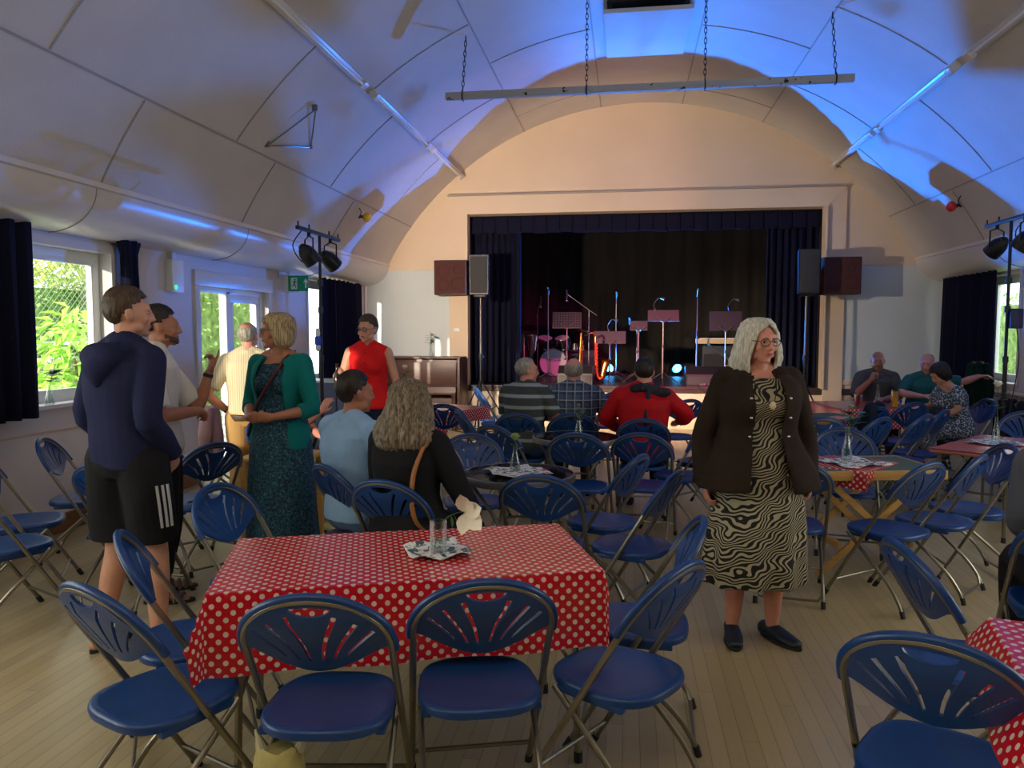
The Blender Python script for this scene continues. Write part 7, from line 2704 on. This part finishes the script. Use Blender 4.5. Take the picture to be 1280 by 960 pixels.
# teal T-shirt, leaning over behind the floral dress
B = human('person', 'man in a teal T-shirt with cropped hair leaning behind the woman in the floral dress', (3.64, 10.05, 0), 168, 1.78, 'm', 'skin_pink',
          dict(hip=(0, 0, 0.555), neck=(0.02, 0.14, 1.04), kneeR=(0.14, 0.44, 0.53), kneeL=(-0.14, 0.44, 0.53), ankR=(0.14, 0.42, 0.085), ankL=(-0.14, 0.42, 0.085), elR=(0.30, 0.26, 0.84), wrR=(0.10, 0.42, 0.82), hdR=(-1, 0.2, 0.2), hnR=(0, 0, -1),
               elL=(-0.36, 0.14, 0.98), wrL=(-0.52, 0.16, 1.05), hdL=(-0.9, 0.3, 0.1), hnL=(0, 0.2, -1), hyaw=-20, hpitch=-12), 1.12, 0.010)
TS = cloth_mat('teal_t_shirt', srgb(40, 96, 96))
top(B, 't_shirt', TS, 0.85, -0.04, 0.018, 0.012, 0.020, amp=0.005, seed=35)
trousers(B, cloth_mat('brown_trousers', srgb(74, 66, 60)), seed=36)
shoes(B, M['black_plastic'])
cap_hair(B, 'hair', hair_mat('cropped_brown_hair', srgb(110, 70, 56), srgb(132, 90, 74)), lambda x, y, z: y < 0.0 and z > -0.03 and (z < 0.08 or abs(x) > 0.04), grow=1.02, seed=12, strand=0.001)
folding_chair(3.66, 10.03, 168, 'blue folding chair under the man in the teal T-shirt')

# floral dress, bent over
FD = paper_mat('small_floral_print', srgb(60, 78, 96), [(srgb(196, 204, 204), 60, 0.55), (srgb(30, 40, 60), 70, 0.62)])
B = seated('dark-haired woman in a small-patterned blue dress bending forward at the far right', 3.90, 8.98, 98, 1.68, 'f', 'skin', dict(neck=(-0.06, 0.17, 1.05), hpitch=-30, hyaw=10, headc=(-0.06, 0.27, 1.19), elL=(-0.24, 0.16, 0.80), wrL=(-0.14, 0.36, 0.70), elR=(0.24, 0.2, 0.8), wrR=(0.1, 0.4, 0.8)), bulk=1.12, vox=0.009, fwd=0.32)
m = MB()
torso_loft(m, B, 0.016, -0.12, 0.96)
for sd in 'RL':
    flat_capsule(m, limb_part(B, sd, 'arm', 0.0, 0.7, 0.016, 0.026), lat=(0, 1, 0.2))
    m.ell(getattr(B, 'sh' + sd), 0.065)
    flat_capsule(m, limb_part(B, sd, 'leg', 0.0, 1.35, 0.020, 0.045))
    m.ell(getattr(B, 'hip' + sd), 0.12)
m.ell(lerp(B.kneeR, B.kneeL, 0.5) + V((0, -0.1, -0.02)), (0.16, 0.2, 0.08))
garment(B, 'dress', m, FD, amp=0.006, seed=37)
shoes(B, M['black_plastic'])
lock_hair(B, 'hair', H_DARK, [(0.126, 0.012, 0.0, -0.03, 0), (0.118, 0.052, 0.05, -0.078, 0), (0.09, 0.08, 0.09, -0.112, 0), (0.05, 0.092, 0.100, -0.125, 0), (0.0, 0.096, 0.09, -0.125, 0), (-0.05, 0.092, 0.06, -0.112, 0), (-0.085, 0.08, 0.04, -0.095, 0)], seed=13, wave=0.003, cut=lambda z: 0.0 if z > 0.06 else 0.6, wfreq=20)

# the half-hidden person with the raised hand behind the blue shirt
PK = cloth_mat('pale_green_trousers', srgb(150, 158, 120))
B = human('person', 'half-hidden person behind the teal cardigan, only a raised hand and pale shoes showing', (-2.78, 5.98, 0), -100, 1.70, 'f', 'skin_pink',
          dict(hip=(0, 0, 0.555), neck=(0, 0.0, 1.08), kneeR=(0.12, 0.43, 0.53), kneeL=(-0.12, 0.43, 0.53), ankR=(0.12, 0.46, 0.085), ankL=(-0.12, 0.40, 0.085), elR=(0.22, 0.26, 0.86), wrR=(0.17, 0.46, 1.00), hdR=(0.0, 0.55, 0.8), hnR=(-0.8, 0.3, 0.2), curlR=0.2, elL=(-0.25, 0.1, 0.8), wrL=(-0.14, 0.3, 0.7)), 1.0, 0.008)
top(B, 'dark_top', cloth_mat('dark_maroon_top', srgb(50, 28, 34)), 0.85, -0.05, 0.018, 0.018, 0.024, amp=0.004, seed=40)
trousers(B, PK, seed=41)
shoes(B, mat('pale_yellow_trainer', srgb(196, 196, 120), rough=0.6))
short_hair(B, H_BROWN, grow=1.10, nape=-0.07, seed=14)
folding_chair(-2.78, 5.96, -100, 'blue folding chair under the half-hidden person behind the teal cardigan')

# ------------------------------------------------------------------ coats
def coat(name, label, loc, rz, mt, w, h, d, seed, lining=None, extra=None, cat='coat'):
    """a garment hung over something: two hanging halves over a rounded ridge, with sleeve folds"""
    t = thing(name, label, cat, loc, rz)
    m = MB()
    n = 40
    rr = []
    rs = np.random.RandomState(seed)
    ph = rs.rand(4) * 6
    for q in (0, 0.08, 0.2, 0.4, 0.6, 0.8, 0.95, 1.0):
        z = h * (1 - q)
        ww = w * (0.62 + 0.38 * min(1, q * 2.2)) * (1 + 0.06 * sin(q * 7 + ph[0]))
        dd = d * (0.55 + 0.45 * min(1, q * 2)) * (1 + 0.10 * sin(q * 5 + ph[1]))
        if q == 0:
            ww *= 0.75
            dd *= 0.6
        rr.append([V(((ww + 0.035 * w * sin(5 * a + ph[2] + 2 * q)) * cos(a), (dd + 0.12 * d * sin(7 * a + ph[3])) * sin(a), z + (0.02 * sin(4 * a) if q > 0.9 else 0))) for a in [2 * pi * k / n for k in range(n)]])
    m.rings(rr)
    me = remesh(m, 0.010, 1)
    wrinkle(me, 0.012, 16, seed)
    me.materials.append(mt)
    link('cloth', me, t)
    for sx in (-1, 1):
        m = MB()
        capsule(m, [(V((sx * w * 0.72, -d * 0.7, h * 0.93)), 0.05), (V((sx * w * 0.95, -d * 1.0, h * 0.6)), 0.055), (V((sx * w * 0.85, -d * 1.1, h * 0.22)), 0.048)])
        me = remesh(m, 0.010, 1)
        wrinkle(me, 0.008, 22, seed + 3)
        me.materials.append(mt)
        link('sleeve', me, t)
    m = MB()
    for i in range(9):
        a = pi * i / 8
        m.ell((w * 0.42 * cos(a), -d * 0.35 + d * 0.4 * sin(a), h * 0.985), (0.03, 0.026, 0.026))
    me = remesh(m, 0.008, 1)
    me.materials.append(lining or mt)
    link('collar', me, t)
    return t
coat('coat', 'dark green coat with a tan collar hanging below the navy curtain at the right', (4.20, 10.05, 0.62), 12, cloth_mat('dark_green_loden', srgb(16, 40, 26), var=0.4), 0.13, 0.60, 0.07, 51, cloth_mat('tan_fur', srgb(150, 110, 80)))
coat('coat', 'black coat hanging on the chair back of the woman in the floral dress', (4.07, 8.97, 0.28), 98, BLACK, 0.21, 0.58, 0.07, 52)
coat('coat', 'dark navy coat draped over a chair between the two pine tables', (2.36, 7.93, 0.42), 60, cloth_mat('dark_navy_wool', srgb(24, 32, 48)), 0.20, 0.46, 0.08, 53)
B = seated('person in a slate grey jacket seated at the right photo edge, mostly cut off', 1.85, 3.28, -12, 1.72, 'm', 'skin', dict(elL=(-0.22, 0.02, 0.80), wrL=(-0.12, 0.26, 0.70)), bulk=1.0, vox=0.009)
top(B, 'jacket', cloth_mat('slate_jacket', srgb(88, 90, 100)), 1.95, -0.06, 0.026, 0.022, 0.018, amp=0.006, seed=60)
trousers(B, BLACK, seed=61)
shoes(B, M['black_plastic'])
short_hair(B, H_BROWN, grow=1.07, seed=62)
coat('jacket', 'dusty pink jacket hanging by the garden door beside the white shirt', (-3.62, 6.35, 0.36), -60, cloth_mat('dusty_pink_cloth', srgb(186, 150, 150)), 0.20, 0.56, 0.08, 55, cat='coat')
folding_chair(-3.50, 6.28, 120, 'blue folding chair under the dusty pink jacket near the garden door')
